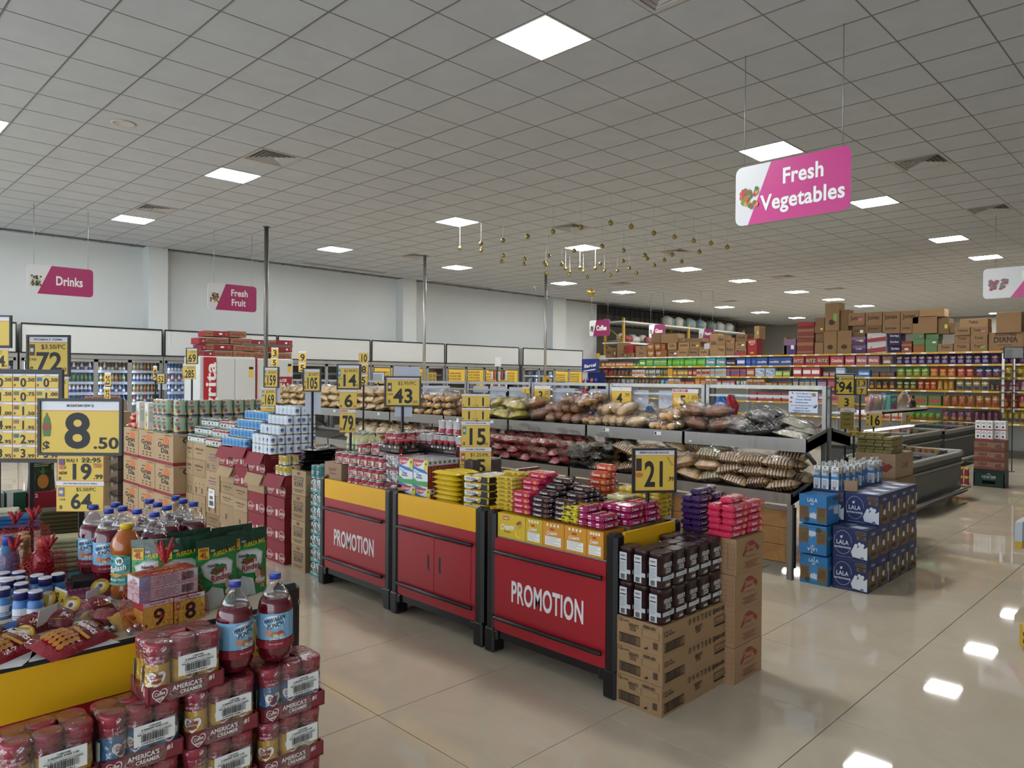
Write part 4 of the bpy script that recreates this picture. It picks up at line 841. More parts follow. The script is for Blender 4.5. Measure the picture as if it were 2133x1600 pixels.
for k, (x, y, rot, w) in enumerate(((52, 1345, (1.1, 0, -.8), 'beside the peanut bag'), (210, 1240, (.8, 0, -.5), 'in front of the fruit drink'), (28, 1280, (1., 0, -.6), 'under the netted price card'), (62, 1268, (1., 0, -.7), 'beside the folded price card'), (100, 1268, (1., 0, -.8), 'under the vitamin jars'), (152, 1280, (1., 0, -.9), 'half covered by red net'))):
    p = atZ(x, y, ZT); thing('snack_cup', coin, 'round yellow snack cup with printed lid '+w, 'snack cup', 'round yellow snack cups', (p.x, p.y, ZT+.028), 0, rot)
silv = MB().ball((0, 0, .011), .011, M('#c4c2c0', .2, .9), 8, 6).mesh('candy')
for k, (x, y, w) in enumerate(((223, 1318, 'leftmost under the dark red bag'), (236, 1316, 'next to the leftmost'), (270, 1322, 'by the creamer pack'), (284, 1312, 'square one by the tan bag'), (302, 1312, 'last towards the boxes'), (290, 1302, 'tucked under the tan bag'))):
    p = atZ(x, y, ZT); thing('wrapped_candy', silv, 'silver-wrapped candy '+w, 'candy', 'silver-wrapped candies', (p.x, p.y, ZT))
# folded yellow price cards in the nets
for k, (x, y, w, h, t, rot, lb) in enumerate(((30, 1255, .095, .075, '5', (1.2, .0, -.6), 'yellow price card 5 inside the left net'), (90, 1252, .085, .06, '4', (1.2, 0, -.9), 'yellow price card across the vitamin jar'), (70, 1285, .08, .06, '2', (.9, .1, -.3), 'tilted yellow price card in the red net'), (122, 1270, .09, .05, '2', (.9, 0, -1.4), 'long price card leaning behind the peanut bag'), (95, 1312, .075, .055, '2', (.9, 0, -2.5), 'upside-down price card 2.50 on the peanut bag'), (192, 1268, .075, .05, '2', (1.0, 0, -2.4), 'upside-down price card 2.50 in the second row'))):
    p = atZ(x, y, ZT); mb = MB().box(-w/2, w/2, 0, .0012, 0, h, PAPER).art(fY(0, -w/2, 0), [('r', .002, .002, w-.002, h*.86, YEL), ('t', t, w*.35, h*.42, h*.55, INK), ('t', '.50', w*.75, h*.3, h*.2, INK)])
    thing('price_card', mb, lb, 'price card', 'loose price cards in the heap', (p.x, p.y, ZT+.02), 0, (rot[0]-PI/2+.5, rot[1], rot[2]))
# --- vitamin jars, bottles and nets on the left
VB, VL = M('#27265e', .35), M('#4a78b4', .4)
def vit(h=.10, R=.024):
    mb = MB().lathe([(R*.95, 0), (R, .004), (R, h*.62), (R*.8, h*.70), (R*.72, h*.72)], VL, 16)
    mb.art(fC(0, 0, R, 0, -PI/4), [('r', -.04, h*.1, .04, h*.45, M('#c9ccd2', .4)), ('r', -.03, h*.14, .02, h*.17, M('#6a7080', .5)), ('r', -.03, h*.2, .025, h*.23, M('#6a7080', .5)), ('e', .028, h*.3, .008, .010, M('#2a5aa0', .4))])
    cp = MB().lathe([(R*.86, h*.72), (R*.88, h*.96), (R*.84, h)], VB, 16, mats=[VB, M('#cfcad2', .4)])
    return mb.mesh('vitamin_jar'), cp.mesh('cap')
V1 = vit()
jj = [(5, 1190), (14, 1205), (4, 1222), (37, 1188), (36, 1200), (42, 1212), (42, 1228), (75, 1195), (92, 1200), (72, 1228), (119, 1192)]
for k, (x, y) in enumerate(jj):
    p = atZ(x+2, y+2, ZT+.10); thing('vitamin_jar', V1[0], 'blue vitamin jar with dark blue cap, %s in the netted cluster counted from the left' % nth(k+1), 'vitamin jar', 'blue capped vitamin jars', (p.x, p.y, ZT), .5, parts=[('cap', V1[1])])
BW = M('#3a6a92', .1, coat=.5)
def flask(mat, cap, h=.2, R=.04, txt='BLUE LAGOON'):
    return MB().lathe([(R*.9, 0), (R, .01), (R, h*.55), (R*.9, h*.68), (R*.5, h*.8), (R*.36, h*.84)], mat, 18).art(fC(0, 0, R, 0, -PI/4), [('r', -.04, h*.1, .04, h*.32, M('#3a5a84', .4)), ('t', txt[:6], 0, h*.25, .016, WHT, {'w': .05})]).mesh('bottle'), MB().lathe([(R*.44, h*.83), (R*.44, h*.98), (R*.4, h)], cap, 14).mesh('cap')
F1 = flask(BW, BCAP); F2 = flask(M('#8e1620', .1, coat=.4), M('#b8483c', .4), .18, .04, '')
F3 = (MB().lathe([(.022, 0), (.024, .01), (.024, .09), (.016, .11), (.016, .12), (.02, .125), (.02, .14), (.016, .145)], M('#6e4a26', .12, coat=.5), 16).mesh('bottle'), MB().lathe([(.02, .145), (.02, .16), (.018, .163)], M('#a8764a', .35), 14).mesh('cap'))
for (x, y, st, h, lb) in ((16, 1116, F1, .2, 'clear blue bottle with blue cap at the left edge'), (88, 1122, F2, .18, 'round red bottle with red cap in a red net'), (52, 1117, F3, .163, 'small brown glass jar beside the blue bottle'), (50, 1108, F3, .163, 'second brown glass jar farther back')):
    p = atZ(x, y, ZT+h); thing('bottle', st[0], lb, 'bottle', None, (p.x, p.y, ZT), 0, parts=[('cap', st[1])])
for k, (x, y, rx, h, lb) in enumerate(((70, 1185, .075, .21, 'loose red net bag around the red bottle'), (22, 1228, .10, .15, 'red net bag tied over the left vitamin jars'), (88, 1225, .085, .15, 'red net bag tied over the middle vitamin jars'), (15, 1125+40, .06, .16, 'red net bag at the left border'))):
    p = atZ(x, y, ZT); nb = net_bag(rx, rx*.8, h, .05, k+9, (.01*k, .0)); thing('net_bag', nb[0], lb, 'net bag', 'red net bags', (p.x, p.y, ZT), 0, parts=[('knot', nb[1])])
# folded cloths
def cloth_stack(name, label, px, py, w, d, n, th, col, z, rz=0):
    p = atZ(px, py, z); t = thing(name, None, label, 'cloth stack', None, (p.x, p.y, z), rz); rnd = random.Random(n)
    for k in range(n):
        o = rnd.uniform(-.006, .006); part(t, 'fold', MB().box(-w/2+o, w/2+o, o, d+o, th*k, th*(k+1)-.001, M(col, .9, var=.08, vs=30), b=th*.3))
cloth_stack('cloth_stack', 'stack of folded white cloths beside the punch bottles', 137, 1203, .12, .12, 8, .0195, '#b7b28a', ZT, -.3)
cloth_stack('towel_stack', 'stack of folded olive brown towels by the price pole', 132, 1112, .2, .14, 6, .02, '#453a1a', ZT, -.2)
cloth_stack('cloth_stack', 'folded blue cloths behind the red net', 40, 1100, .2, .15, 3, .02, '#2a5f92', ZT, -.4)
cloth_stack('cloth_stack', 'folded white cloths cut off by the left border', 2, 1100, .13, .12, 5, .018, '#cfcbb0', ZT, -.3)
thing('folded_box', MB().box(0, .16, 0, .10, 0, .02, M('#4a8a9a', .5), b=.002).art(fY(0, 0, 0), [('r', 0, 0, .16, .008, M('#b0a03a', .5))]), 'flat teal box beneath the white cloths', 'box', None, tuple(atZ(140, 1215, ZT)), -.2)
thing('shoe_box', MB().box(0, .15, 0, .1, 0, .03, M('#2a2c30', .5), b=.003), 'flat dark box beside the punch bottles', 'box', None, tuple(atZ(150, 1228, ZT)), -.2)
# --- creamer packs before the table
TRR = M('#7e2a35', .5, var=.04); LIDR = M('#9a3442', .35); CYL_Y, CYL_B = M('#c99a34', .4), M('#3a6a94', .4); HRT = M('#e6e2e0', .5)
FLM = film('#ffffff', .10, .12, .8, 24)
def heart(cx, cy, s): return [(cx+s*x, cy+s*y) for x, y in ((0, -1), (.5, -.55), (.95, 0), (1., .45), (.75, .8), (.35, .8), (0, .5), (-.35, .8), (-.75, .8), (-1, .45), (-.95, 0), (-.5, -.55))]
def creamer(col):
    R, H = .0335, .158
    mb = MB().lathe([(R*.92, 0), (R, .006), (R, .05), (R*.93, .075), (R*.95, .10), (R*.99, .118), (R*.99, .126)], col, 20, mats=[col, col, col, col, M('#8a2c3a', .4), M('#8a2c3a', .4)])
    mb.art(fC(0, 0, R*.97, 0, -.15), [('p', heart(0, .062, .024), HRT), ('t', 'Coffee', 0, .069, .012, M('#8a2030', .5), {'w': .03, 'slope': .15}), ('t', 'mate', 0, .056, .012, M('#8a2030', .5), {'w': .024, 'slope': .15}), ('t', '210 SERVINGS', 0, .112, .006, M('#d8b0b4', .5), {'w': .035}), ('e', .0, .026, .006, .006, M('#a03a44', .5)), ('r', -.075, .02, -.05, .09, M('#b8c0b8', .5))], .0022)
    lid = MB().lathe([(R*1.02, .126), (R*1.03, .150), (R*1.0, .155), (R*.9, .1575)], LIDR, 20)
    return mb.mesh('creamer_canister'), lid.mesh('lid')
CRY, CRB = creamer(CYL_Y), creamer(CYL_B)
PW, PD, PH = .212, .145, .162
tray = MB().box(0, PW, 0, PD, 0, .004, TRR).box(0, PW, 0, .004, 0, .046, TRR).box(0, PW, PD-.004, PD, 0, .046, TRR).box(0, .004, 0, PD, 0, .046, TRR).box(PW-.004, PW, 0, PD, 0, .046, TRR)
tart = MB().art(fY(0, 0, 0), [('p', heart(.03, .022, .021), HRT), ('p', heart(.03, .022, .018), TRR), ('t', 'Coffee', .03, .027, .010, HRT, {'w': .028, 'slope': .1}), ('t', 'mate', .03, .015, .010, HRT, {'w': .022, 'slope': .1}), ('t', "AMERICA'S", .105, .032, .0125, HRT, {'w': .082}), ('t', '#1', .175, .034, .013, HRT, {'w': .018}), ('t', 'CREAMER', .115, .0165, .010, HRT, {'w': .062}), ('r', .075, .006, .155, .0075, M('#b07a80', .5))])
def sticker(k):
    return MB().box(0, .108, -.0012, 0, 0, .056, WHT).art(fY(-.0012, 0, 0), [('t', '11001940' if k else '11001939', .054, .049, .005, INK, {'w': .032}), ('t', '0 0050000 49400 2-00', .054, .0425, .0045, INK, {'w': .07}), ('t', 'COFFEE-MATE Powder Hazelnut 6x15oz US', .054, .037, .003, M('#555555', .6), {'w': .084, 'bold': 0}), ('t', 'Best By: Jun182026 4171589002', .054, .0315, .0035, INK, {'w': .09}), ('b', .018, .010, .09, .029, INK), ('t', '0 0050000 49400 2', .05, .0055, .004, INK, {'w': .06})]).mesh('sticker')
STK = (sticker(0), sticker(1)); tray = tray.mesh('tray'); tart = tart.mesh('lettering')
def film_mesh(seed):
    rnd = random.Random(seed); mb = MB()
    def fn(u, v):
        a = 2*PI*u; c, s = math.cos(a), math.sin(a); k = (abs(c)**5+abs(s)**5)**(-1/5)
        r = (1.015, 1.02, 1.0, .99, .985, 1.0, .97, .80, .3)[int(v*8+.5)]
        z = (0, .03, .05, .09, .12, .15, .1605, .1635, .164)[int(v*8+.5)]
        w = 1+rnd.uniform(-.012, .012)*(0 if v > .7 else 1)
        return (PW/2+PW/2*c*k*r*w, PD/2+PD/2*s*k*r*w, z)
    return mb.grid(28, 9, fn, FLM, True, True).mesh('shrink_film')
FM = [film_mesh(1), film_mesh(2)]
GP = 'film-wrapped creamer packs before the near table'
cx = [.367, .588, .812, 1.040]; kinds = {}
for c in range(4):
    for l in range(5): kinds[(c, l)] = 'YBYYB'[(c*2+l*3) % 5]
kinds.update({(0, 3): 'Y', (1, 3): 'B', (2, 3): 'Y', (3, 3): 'B', (3, 2): 'Y', (2, 2): 'Y', (1, 2): 'B'})
zl = lambda l: .098+.165*l
cw = ['leftmost', 'second', 'third', 'right-hand']
for c in range(4):
    for l in range(1, 4): pass
def creamer_pack(x, y, z, kind, label, seed):
    t = thing('creamer_pack', None, label, 'creamer pack', GP, (x, y, z))
    for i in range(3):
        for j in range(2):
            st = CRY if kind == 'Y' else CRB
            part(t, 'creamer_canister', st[0], [('lid', st[1])], (.036+.07*i, .037+.071*j, .005), (.1, -.25, .35, .0, .6, -.5)[(i+2*j+seed) % 6])
    part(t, 'tray', tray, [('lettering', tart)]); part(t, 'shrink_film', FM[seed % 2]); part(t, 'sticker', STK[seed % 2], (), (.078, -.0045, .062), 0)
for c in range(4):
    for l in range(5):
        if l == 4: continue
        lv = ('bottom', 'second', 'third', 'fourth')[l]
        creamer_pack(cx[c]+(.003 if l % 2 else 0), 2.12, zl(l), kinds[(c, l)], '%s creamer pack in the %s column, %s layer' % ({'Y': 'yellow-bodied', 'B': 'blue-bodied'}[kinds[(c, l)]], cw[c], lv), c+l)
creamer_pack(.706, 2.115, zl(4), 'Y', 'yellow-bodied creamer pack on top, straddling two columns', 1)
thing('pallet', MB().box(.34, 1.27, 2.11, 2.29, .06, .097, M('#7a5c3a', .8, var=.1)).box(.34, .42, 2.11, 2.29, 0, .06, M('#6a4e30', .8)).box(.76, .85, 2.11, 2.29, 0, .06, M('#6a4e30', .8)).box(1.19, 1.27, 2.11, 2.29, 0, .06, M('#6a4e30', .8)), 'low wooden pallet beneath the creamer packs', 'pallet')
PB2 = punch(.278, .0545)
for x, rz, w in ((.985, .95, 'standing on the creamer packs in front'), (1.118, .30, 'on the right-hand creamer column')): put_bottle(x, 2.195, zl(3)+.1655, 'red Hawaiian Punch bottle '+w, rz, PB2)
# --- cases and cartons behind, left border
def box_thing(name, label, x0, x1, y0, y1, z0, z1, mat, cat='carton', group=None, sx=(), sy=(), b=.003, top=()):
    mb = MB().box(0, x1-x0, 0, y1-y0, 0, z1-z0, mat, b=b)
    if sx: mb.art(fX(0, y1-y0, 0), sx)
    if sy: mb.art(fY(0, 0, 0), sy)
    if top: mb.art(plane_frame((0, 0, z1-z0), (1, 0, 0), (0, 1, 0)), top)
    return thing(name, mb, label, cat, group, (x0, y0, z0))
p = atZ(60, 1072, ZT); RC = M('#8e1f2a', .4, var=.06, vs=40)
box_thing('soda_case', 'red soda can case with a big dark S', p.x, p.x+.27, p.y, p.y+.13, ZT, ZT+.125, RC, 'soda case', None, (), [('t', 'S', .205, .05, .10, M('#1f2a5a', .4)), ('t', 'S', .203, .052, .08, M('#2a3a74', .4)), ('t', '12', .03, .105, .02, WHT)])
box_thing('soda_case', 'green and white soda can case next to the red one', p.x-.10, p.x-.005, p.y+.03, p.y+.16, ZT, ZT+.13, M('#2a5a40', .4), 'soda case', None, [('r', .0, 0, .13, .02, WHT), ('e', .06, .06, .03, .04, M('#6f7f78', .5))], [('r', 0, 0, .03, .13, WHT)])
box_thing('soda_case', 'pale soda can case behind the green one', p.x-.19, p.x-.105, p.y+.06, p.y+.2, ZT, ZT+.13, M('#a7aba8', .4), 'soda case', None, [('r', 0, .06, .14, .09, M('#2a2a3a', .4))])
pp = MB(); 
def _pp(s):
    def fn(u, v): return ((u-.5)*.15*(1-.1*math.sin(PI*v)), s*(.025*(1-v)**.5*(1-abs(2*u-1)**3)+.001), v*.27)
    return fn
DG2 = M('#1c2e1c', .3, bump=.3, coat=.3)
for s in (-1, 1): pp.grid(7, 8, _pp(s), DG2)
fr = lambda x, y, z=0: Vector((x, -(.025*max(0, 1-y/.27)**.5*(1-abs(2*x/.15)**3)+.001)-z-.001, y))
ppa = MB().art(fr, [('p', [(-.06, .10), (.06, .12), (.06, .15), (-.06, .12)], M('#5a7a2a', .4)), ('e', 0, .055, .03, .042, M('#b8762c', .5)), ('p', [(-.025, .125), (0, .09), (.025, .125), (.012, .115), (0, .145), (-.012, .115)], M('#3a6a34', .5)), ('t', "NATURA", 0, .215, .022, WHT, {'w': .085}), ('t', "R'", .015, .235, .018, WHT), ('t', 'PREMIUM', 0, .192, .007, M('#b8c0a0', .5), {'w': .04}), ('r', -.05, .155, .04, .159, M('#a8b070', .5)), ('r', -.05, .145, .03, .149, M('#a8b070', .5))])
p2 = atY(86, 1032, p.y+.06); thing('pineapple_pouch', pp, 'dark green Natura pouch with a pineapple picture', 'pouch', None, (p2.x, p.y+.06, ZT+.126), .15, parts=[('print', ppa)])
box_thing('dark_pouch', 'dark pouch standing beside the pineapple pouch', p2.x+.09, p2.x+.2, p.y+.07, p.y+.11, ZT+.126, ZT+.38, M('#2e342e', .3, bump=.3), 'pouch')
box_thing('carton', 'brown carton at the left border behind the price grid', .05, .40, 4.5, 4.85, .86, 1.14, CARDD, 'carton', None, (), [('b', .2, .05, .32, .1, INK), ('t', 'Cargo', .2, .2, .03, M('#4a3a2a', .8))])
box_thing('display_table', 'reddish wooden display table at the far left', -.3, 1.3, 4.45, 5.6, 0, .859, M('#5e2c22', .35, var=.15, vs=5), 'display table')
# ------------------------------------------------------------------ cartons and cans stacked in a line left of the promotion tables
KTAN = M('#a98f6e', .8, var=.05, vs=3); KTN2 = M('#9f8564', .8, var=.06, vs=3); KRED = M('#86222f', .6, var=.04, vs=3); KPUR = M('#6a5670', .7); KBRN = M('#5a4632', .75); OR = M('#c2703c', .7)
def gran(w, h, dx):
    mb = MB().box(0, dx, 0, w, 0, h, KTAN, b=.003)
    f = [('r', 0, 0, w, h*.10, KRED), ('e', w*.62, h*.74, w*.17, h*.16, OR), ('t', 'Cereales', w*.33, h*.80, h*.04, KBRN, {'w': w*.2}), ('t', 'Gran', w*.48, h*.62, h*.15, BLK, {'w': w*.62}), ('t', 'Dia', w*.55, h*.44, h*.15, BLK, {'w': w*.42}), ('t', 'ref 00001016', w*.72, h*.95, h*.03, KBRN, {'w': w*.4})]
    f += [('e', w*(.3+.22*(q % 3)), h*(.27-.09*(q//3)), w*.06, h*.022, KBRN) for q in range(6)]
    mb.art(fX(0, w, 0), f)
    mb.art(fY(0, 0, 0), [('r', 0, 0, dx, h*.10, KRED), ('t', 'Cereales', dx*.35, h*.92, h*.05, KBRN, {'w': dx*.4}), ('t', 'Gran', dx*.5, h*.8, h*.16, BLK, {'w': dx*.55}), ('t', 'Dia', dx*.55, h*.62, h*.15, BLK, {'w': dx*.35})])
    return mb.mesh('cereal_carton')
GW, GH = .553, .342; GD = gran(GW-.006, GH-.002, .44)
cn_ = ('near', 'middle', 'far')
for c in range(3):
    for r in range(3):
        thing('cereal_carton', GD, 'tan Gran Dia cereal carton, %s row, %s column of the block' % (('bottom', 'middle', 'top')[r], cn_[c]), 'carton', 'Gran Dia cereal cartons', (2.98+.004*((c+r) % 2), 8.195+GW*c, GH*r))
def plain(w, h, dx, mat, kind):
    mb = MB().box(0, dx, 0, w, 0, h, mat, b=.002); f = []
    if kind == 'net': f = [('t', 'NET WEIGHT 24 x 200 g', w*.5, h*.62, h*.13, KBRN, {'w': w*.62}), ('r', w*.3, h*.36, w*.7, h*.41, KBRN)]
    if kind == 'fine': f = [('r', w*.28, h*.7, w*.72, h*.74, KPUR), ('r', w*.2, h*.56, w*.8, h*.6, KPUR), ('r', w*.25, h*.46, w*.75, h*.49, KPUR), ('r', w*.45, h*.24, w*.65, h*.28, KPUR), ('b', w*.1, h*.1, w*.26, h*.3, KPUR), ('r', w*.55, h*.12, w*.7, h*.17, KPUR)]
    if kind == 'shape': f = [('e', w*(.2+.3*(q % 3)), h*(.6-.2*(q//3)), w*.05, h*.05, CARDD) for q in range(5)]+[('b', w*.2, h*.1, w*.32, h*.4, KBRN), ('b', w*.65, h*.1, w*.77, h*.4, KBRN)]
    if kind == 'bar': f = [('b', w*.42, h*.3, w*.55, h*.55, KBRN)]
    if kind == 'carn':
        wl = M('#d8c4bc', .6); f = []
        for cx_, sg in ((w*.16, -1), (w*.86, 1)):
            f += [('e', cx_, h*.3, w*.17, h*.2, wl), ('e', cx_, h*.3, w*.155, h*.178, KRED), ('t', 'Carnation', cx_, h*.3, h*.16, wl, {'w': w*.3})]
        f += [('r', w*.52, h*.14, w*.64, h*.44, wl), ('r', w*.3, h*.34, w*.45, h*.36, wl), ('r', w*.32, h*.28, w*.43, h*.3, wl), ('r', 0, h*.5, w, h*.505, M('#6e1a26', .7))]
        mb.art(fY(0, 0, 0), [('e', dx*.5, h*.3, dx*.28, h*.2, wl), ('e', dx*.5, h*.3, dx*.265, h*.18, KRED), ('t', 'Carnation', dx*.5, h*.3, h*.15, wl, {'w': dx*.45}), ('r', 0, h*.5, dx, h*.505, M('#6e1a26', .7)), ('r', dx*.15, h*.75, dx*.75, h*.77, wl), ('r', dx*.15, h*.85, dx*.7, h*.87, wl)])
    if kind == 'kiwi':
        f = [('e', w*.5, h*.88, w*.13, h*.07, M('#8a4a3a', .7)), ('t', 'CHOCO', w*.5, h*.66, h*.17, BLK, {'w': w*.72}), ('t', 'KIWI', w*.5, h*.44, h*.19, BLK, {'w': w*.62}), ('t', 'CHOCO', w*.5, h*.66, h*.11, mat, {'w': w*.62}), ('r', w*.15, h*.2, w*.85, h*.23, KBRN), ('r', w*.25, h*.13, w*.75, h*.16, KBRN)]
    if f: mb.art(fX(0, w, 0), f)
    return mb
XB = 3.12
def column(y1, y0, specs, place, ztop, grp):
    # specs from the top down: (height, kind, material)
    z = ztop; w = y1-y0-.004
    tot = sum(s[0] for s in specs); k = ztop/tot
    for i, (h, kind, mat) in enumerate(specs):
        h *= k; z -= h
        nm = {'carn': 'red Carnation milk carton', 'kiwi': 'tan CHOCO KIWI carton'}.get(kind, 'plain tan carton')
        t = thing('carton', plain(w, h-.002, .40, mat, kind), '%s, %s down in the column %s' % (nm, nth(i+1), place), 'carton', grp, (XB+random.uniform(-.006, .006), y0+.002, z))
        if kind == 'flap' or (kind == 'carn' and i == 0) or kind == 'netflap':
            part(t, 'flap', MB().add([(-.002, 0, h), (-.002, w, h), (-.05, w, h*.45), (-.05, 0, h*.45), (-.006, 0, h), (-.006, w, h), (-.054, w, h*.45), (-.054, 0, h*.45)], [(0, 1, 2, 3), (7, 6, 5, 4), (0, 4, 5, 1), (3, 2, 6, 7), (0, 3, 7, 4), (1, 5, 6, 2)], mat))
G4 = 'cartons in the stacked line'
column(8.185, 8.005, [(.18, 'net', KTAN), (.18, 'net', KTAN), (.2, 'shape', KTN2), (.2, 'bar', KTAN), (.2, 'net', KTN2)], 'touching the Gran Dia block', .952, G4)
column(8.0, 7.66, [(.18, 'net', KTAN), (.18, 'net', KTN2), (.2, 'shape', KTAN), (.2, 'shape', KTN2), (.2, 'bar', KTAN)], 'under the black and white cans', .955, G4)
column(7.655, 7.315, [(.25, 'fine', KTN2), (.25, 'fine', KTAN), (.2, 'shape', KTN2), (.13, 'net', CARDD), (.12, 'bar', KTN2)], 'with the white shipping label', .93, G4)
column(7.31, 6.995, [(.2, 'carn', KRED), (.16, 'netflap', KTAN), (.11, 'net', KTN2), (.11, 'net', KTAN), (.2, 'bar', KTN2), (.18, 'net', KTAN)], 'under the red and white cans', .965, G4)
column(6.99, 6.685, [(.19, 'carn', KRED), (.19, 'carn', KRED), (.12, 'net', KTN2), (.12, 'net', KTAN), (.18, 'bar', KTN2), (.18, 'shape', KTAN)], 'under the light blue cans', .985, G4)
column(6.68, 6.345, [(.2, 'carn', KRED), (.18, 'netflap', KTAN), (.2, 'carn', KRED), (.2, 'carn', KRED), (.2, 'carn', KRED)], 'under the tall white-blue can stack', .955, G4)
column(6.285, 5.95, [(.195, 'carn', KRED), (.195, 'carn', KRED), (.195, 'carn', KRED), (.195, 'carn', KRED)], 'beside the CHOCO KIWI cartons', .787, G4)
column(5.835, 5.595, [(.215, 'kiwi', KTAN), (.215, 'kiwi', KTN2), (.215, 'kiwi', KTAN), (.215, 'kiwi', KTN2)], 'beside the teal cans', .865, G4)
thing('shipping_label', MB().box(-.002, -.0005, 0, .15, 0, .19, WHT).art(fX(-.002, .15, 0), [('b', .02, .02, .13, .07, INK), ('b', .03, .085, .12, .12, INK), ('r', .02, .15, .1, .155, INK), ('r', .02, .165, .12, .17, INK)]), 'white shipping label stuck on a carton in the line', 'label', None, (XB-.008, 7.42, .31))
# wide row behind the line so that the can tiers have something to stand on
def backing(y0, y1, z, lb): box_thing('carton', lb, XB+.41, XB+.80, y0, y1, 0, z, KTN2, 'carton', G4)
backing(8.0, 8.185, .95, 'tan carton pile behind the black and white cans'); backing(7.32, 7.99, .94, 'tan carton pile behind the second can tiers'); backing(6.69, 7.30, .97, 'tan carton pile behind the light blue cans'); backing(6.345, 6.68, .955, 'tan carton pile behind the tall can stack')
# --- can tiers
def milk_can(base, top, dots, txt, R=.037, H=.084):
    sh = [ring(R, H*.1, H*.9, M(base, .4)), ring(R, H*.68, H*.9, M(top, .4)), ring(R, H*.08, H*.2, M('#8fa860' if dots == 'cow' else top, .4))]
    for off in (-.058, .058):
        if dots == 'cow': sh += [('e', off-.012, H*.42, .012, H*.1, M('#2a2a2c', .5)), ('e', off+.014, H*.36, .009, H*.08, M('#2a2a2c', .5)), ('t', txt, off, H*.78, H*.13, WHT, {'w': .034})]
        else: sh += [('e', off, H*.5, .017, H*.22, M(dots, .4)), ('t', txt, off, H*.56, H*.12, M('#1f3f7a', .4), {'w': .026}), ('r', off-.012, H*.2, off+.012, H*.3, M('#d8b88a', .5))]
    sh += [('r', .095, H*.25, .112, H*.62, M('#a9b0ba', .5))]
    return can_mesh(R, H, base, sh, 16, -PI/2)
CKW = milk_can('#d6d9d6', '#33353a', 'cow', 'LALA'); CRW = milk_can('#cfcfcc', '#a8303a', 'cow', 'LALA'); CLB = milk_can('#4a90c8', '#5aa0d2', '#2a64a8', 'leche')
CWB = milk_can('#d2dae2', '#dbe2e8', '#5a78b0', 'Idoal', .0385, .0875)
def tiers(mesh, R, H, y1, ny, z, nt, x0, desc, group, depth=2, side_full=False, xmax=None, seed=0, steps=None):
    rnd = random.Random(seed); d = 2.03*R
    for t in range(nt):
        st = steps[t] if steps else t
        nxt = steps[t+1] if steps and t+1 < nt else st+1
        for i in range(st, max(nxt, st)+depth):
            for j in range(ny):
                if i > nxt and j < ny-1 and not (t == nt-1): continue
                thing('can', mesh, '%s, %s tier, %s row, %s along' % (desc, nth(t+1), nth(i+1), nth(j+1)), 'can', group, (x0+R+d*i, y1-R-d*j, z+H*t), rnd.uniform(-.5, .5))
        if side_full:
            for i in range(max(nxt, st)+depth, xmax):
                thing('can', mesh, '%s, %s tier, %s along the side' % (desc, nth(t+1), nth(i+1)), 'can', group, (x0+R+d*i, y1-R-d*(ny-1), z+H*t), rnd.uniform(-.5, .5))
tiers(CKW, .037, .084, 8.16, 6, .953, 3, 3.11, 'black-banded white milk can', 'black-banded milk cans', 1, seed=1)
tiers(CRW, .037, .084, 7.68, 5, .942, 3, 3.11, 'red-banded white milk can', 'red-banded milk cans', 1, seed=2)
tiers(CLB, .038, .086, 7.27, 7, .977, 4, 3.11, 'light blue condensed milk can', 'light blue milk cans', 1, seed=3)
tiers(CWB, .0385, .0875, 6.60, 5, .957, 5, 3.11, 'white-blue milk can in the tall stack', 'white-blue milk cans', 1, True, 6, 4, [0, 0, 1, 2, 3])
# --- corn flakes, oat cans, snack bags on the Gran Dia block
ZG = GH*3
def cornbox(w=.21, h=.325, d=.07):
    return MB().box(0, d, 0, w, 0, h, M('#d2d2cc', .45), b=.002).art(fX(0, w, 0), [('e', w*.5, h*.86, w*.28, h*.09, WHT), ('p', [(w*.45, h*.84), (w*.5, h*.95), (w*.58, h*.86)], OR), ('p', [(w*.2, h*.3), (w*.12, h*.55), (w*.25, h*.72), (w*.42, h*.5), (w*.38, h*.3)], M('#c8b23a', .5)), ('p', [(w*.42, h*.3), (w*.45, h*.55), (w*.34, h*.7), (w*.3, h*.4)], M('#7a9a3a', .5)), ('e', w*.5, h*.2, w*.26, h*.11, M('#c08a4a', .5)), ('t', 'Corn', w*.74, h*.62, h*.05, M('#a82a30', .5), {'w': w*.36}), ('t', 'Flakes', w*.72, h*.55, h*.045, M('#a82a30', .5), {'w': w*.4}), ('r', 0, 0, w, h*.07, M('#c8b23a', .5))]).art(fY(0, 0, 0), [('t', 'Corn', d*.5, h*.82, h*.05, M('#a82a30', .5), {'w': d*.6}), ('r', d*.2, h*.3, d*.8, h*.7, M('#b8bab4', .5))]).mesh('cereal_box')
CB_ = cornbox()
for k in range(2): thing('cereal_box', CB_, 'white Corn Flakes box with corn picture, %s of the pair on Gran Dia cartons' % ('outer', 'inner')[k], 'cereal box', 'Corn Flakes boxes', (3.0, 9.33-.30*k, ZG), -.15)
def oat(R=.064, H=.185):
    sh = [ring(R, .006, H-.006, M('#9db095', .4)), ring(R, .006, H*.16, M('#2c3c58', .4))]
    for off in (-.11, .11, .0): sh += [('e', off, H*.84, .016, H*.09, M('#a8383a', .4)), ('t', 'QUICK', off, H*.62, H*.12, M('#1d2a3a', .4), {'w': .055}), ('t', 'OATS', off, H*.5, H*.08, M('#1d2a3a', .4), {'w': .034}), ('e', off+.012, H*.34, .018, H*.12, M('#8a2430', .4)), ('e', off-.01, H*.2, .022, H*.09, M('#cfae52', .4))]
    return can_mesh(R, H, '#9db095', sh, 18, -PI/4)
OC = oat(); GO = 'green QUICK oat cans'
for k in range(9): thing('can', OC, 'green QUICK oats can in the long upper rank, %s from the corner' % nth(k+1), 'can', GO, (3.09+.132*k, 8.30, ZG+.1865), .1*((k*3) % 4))
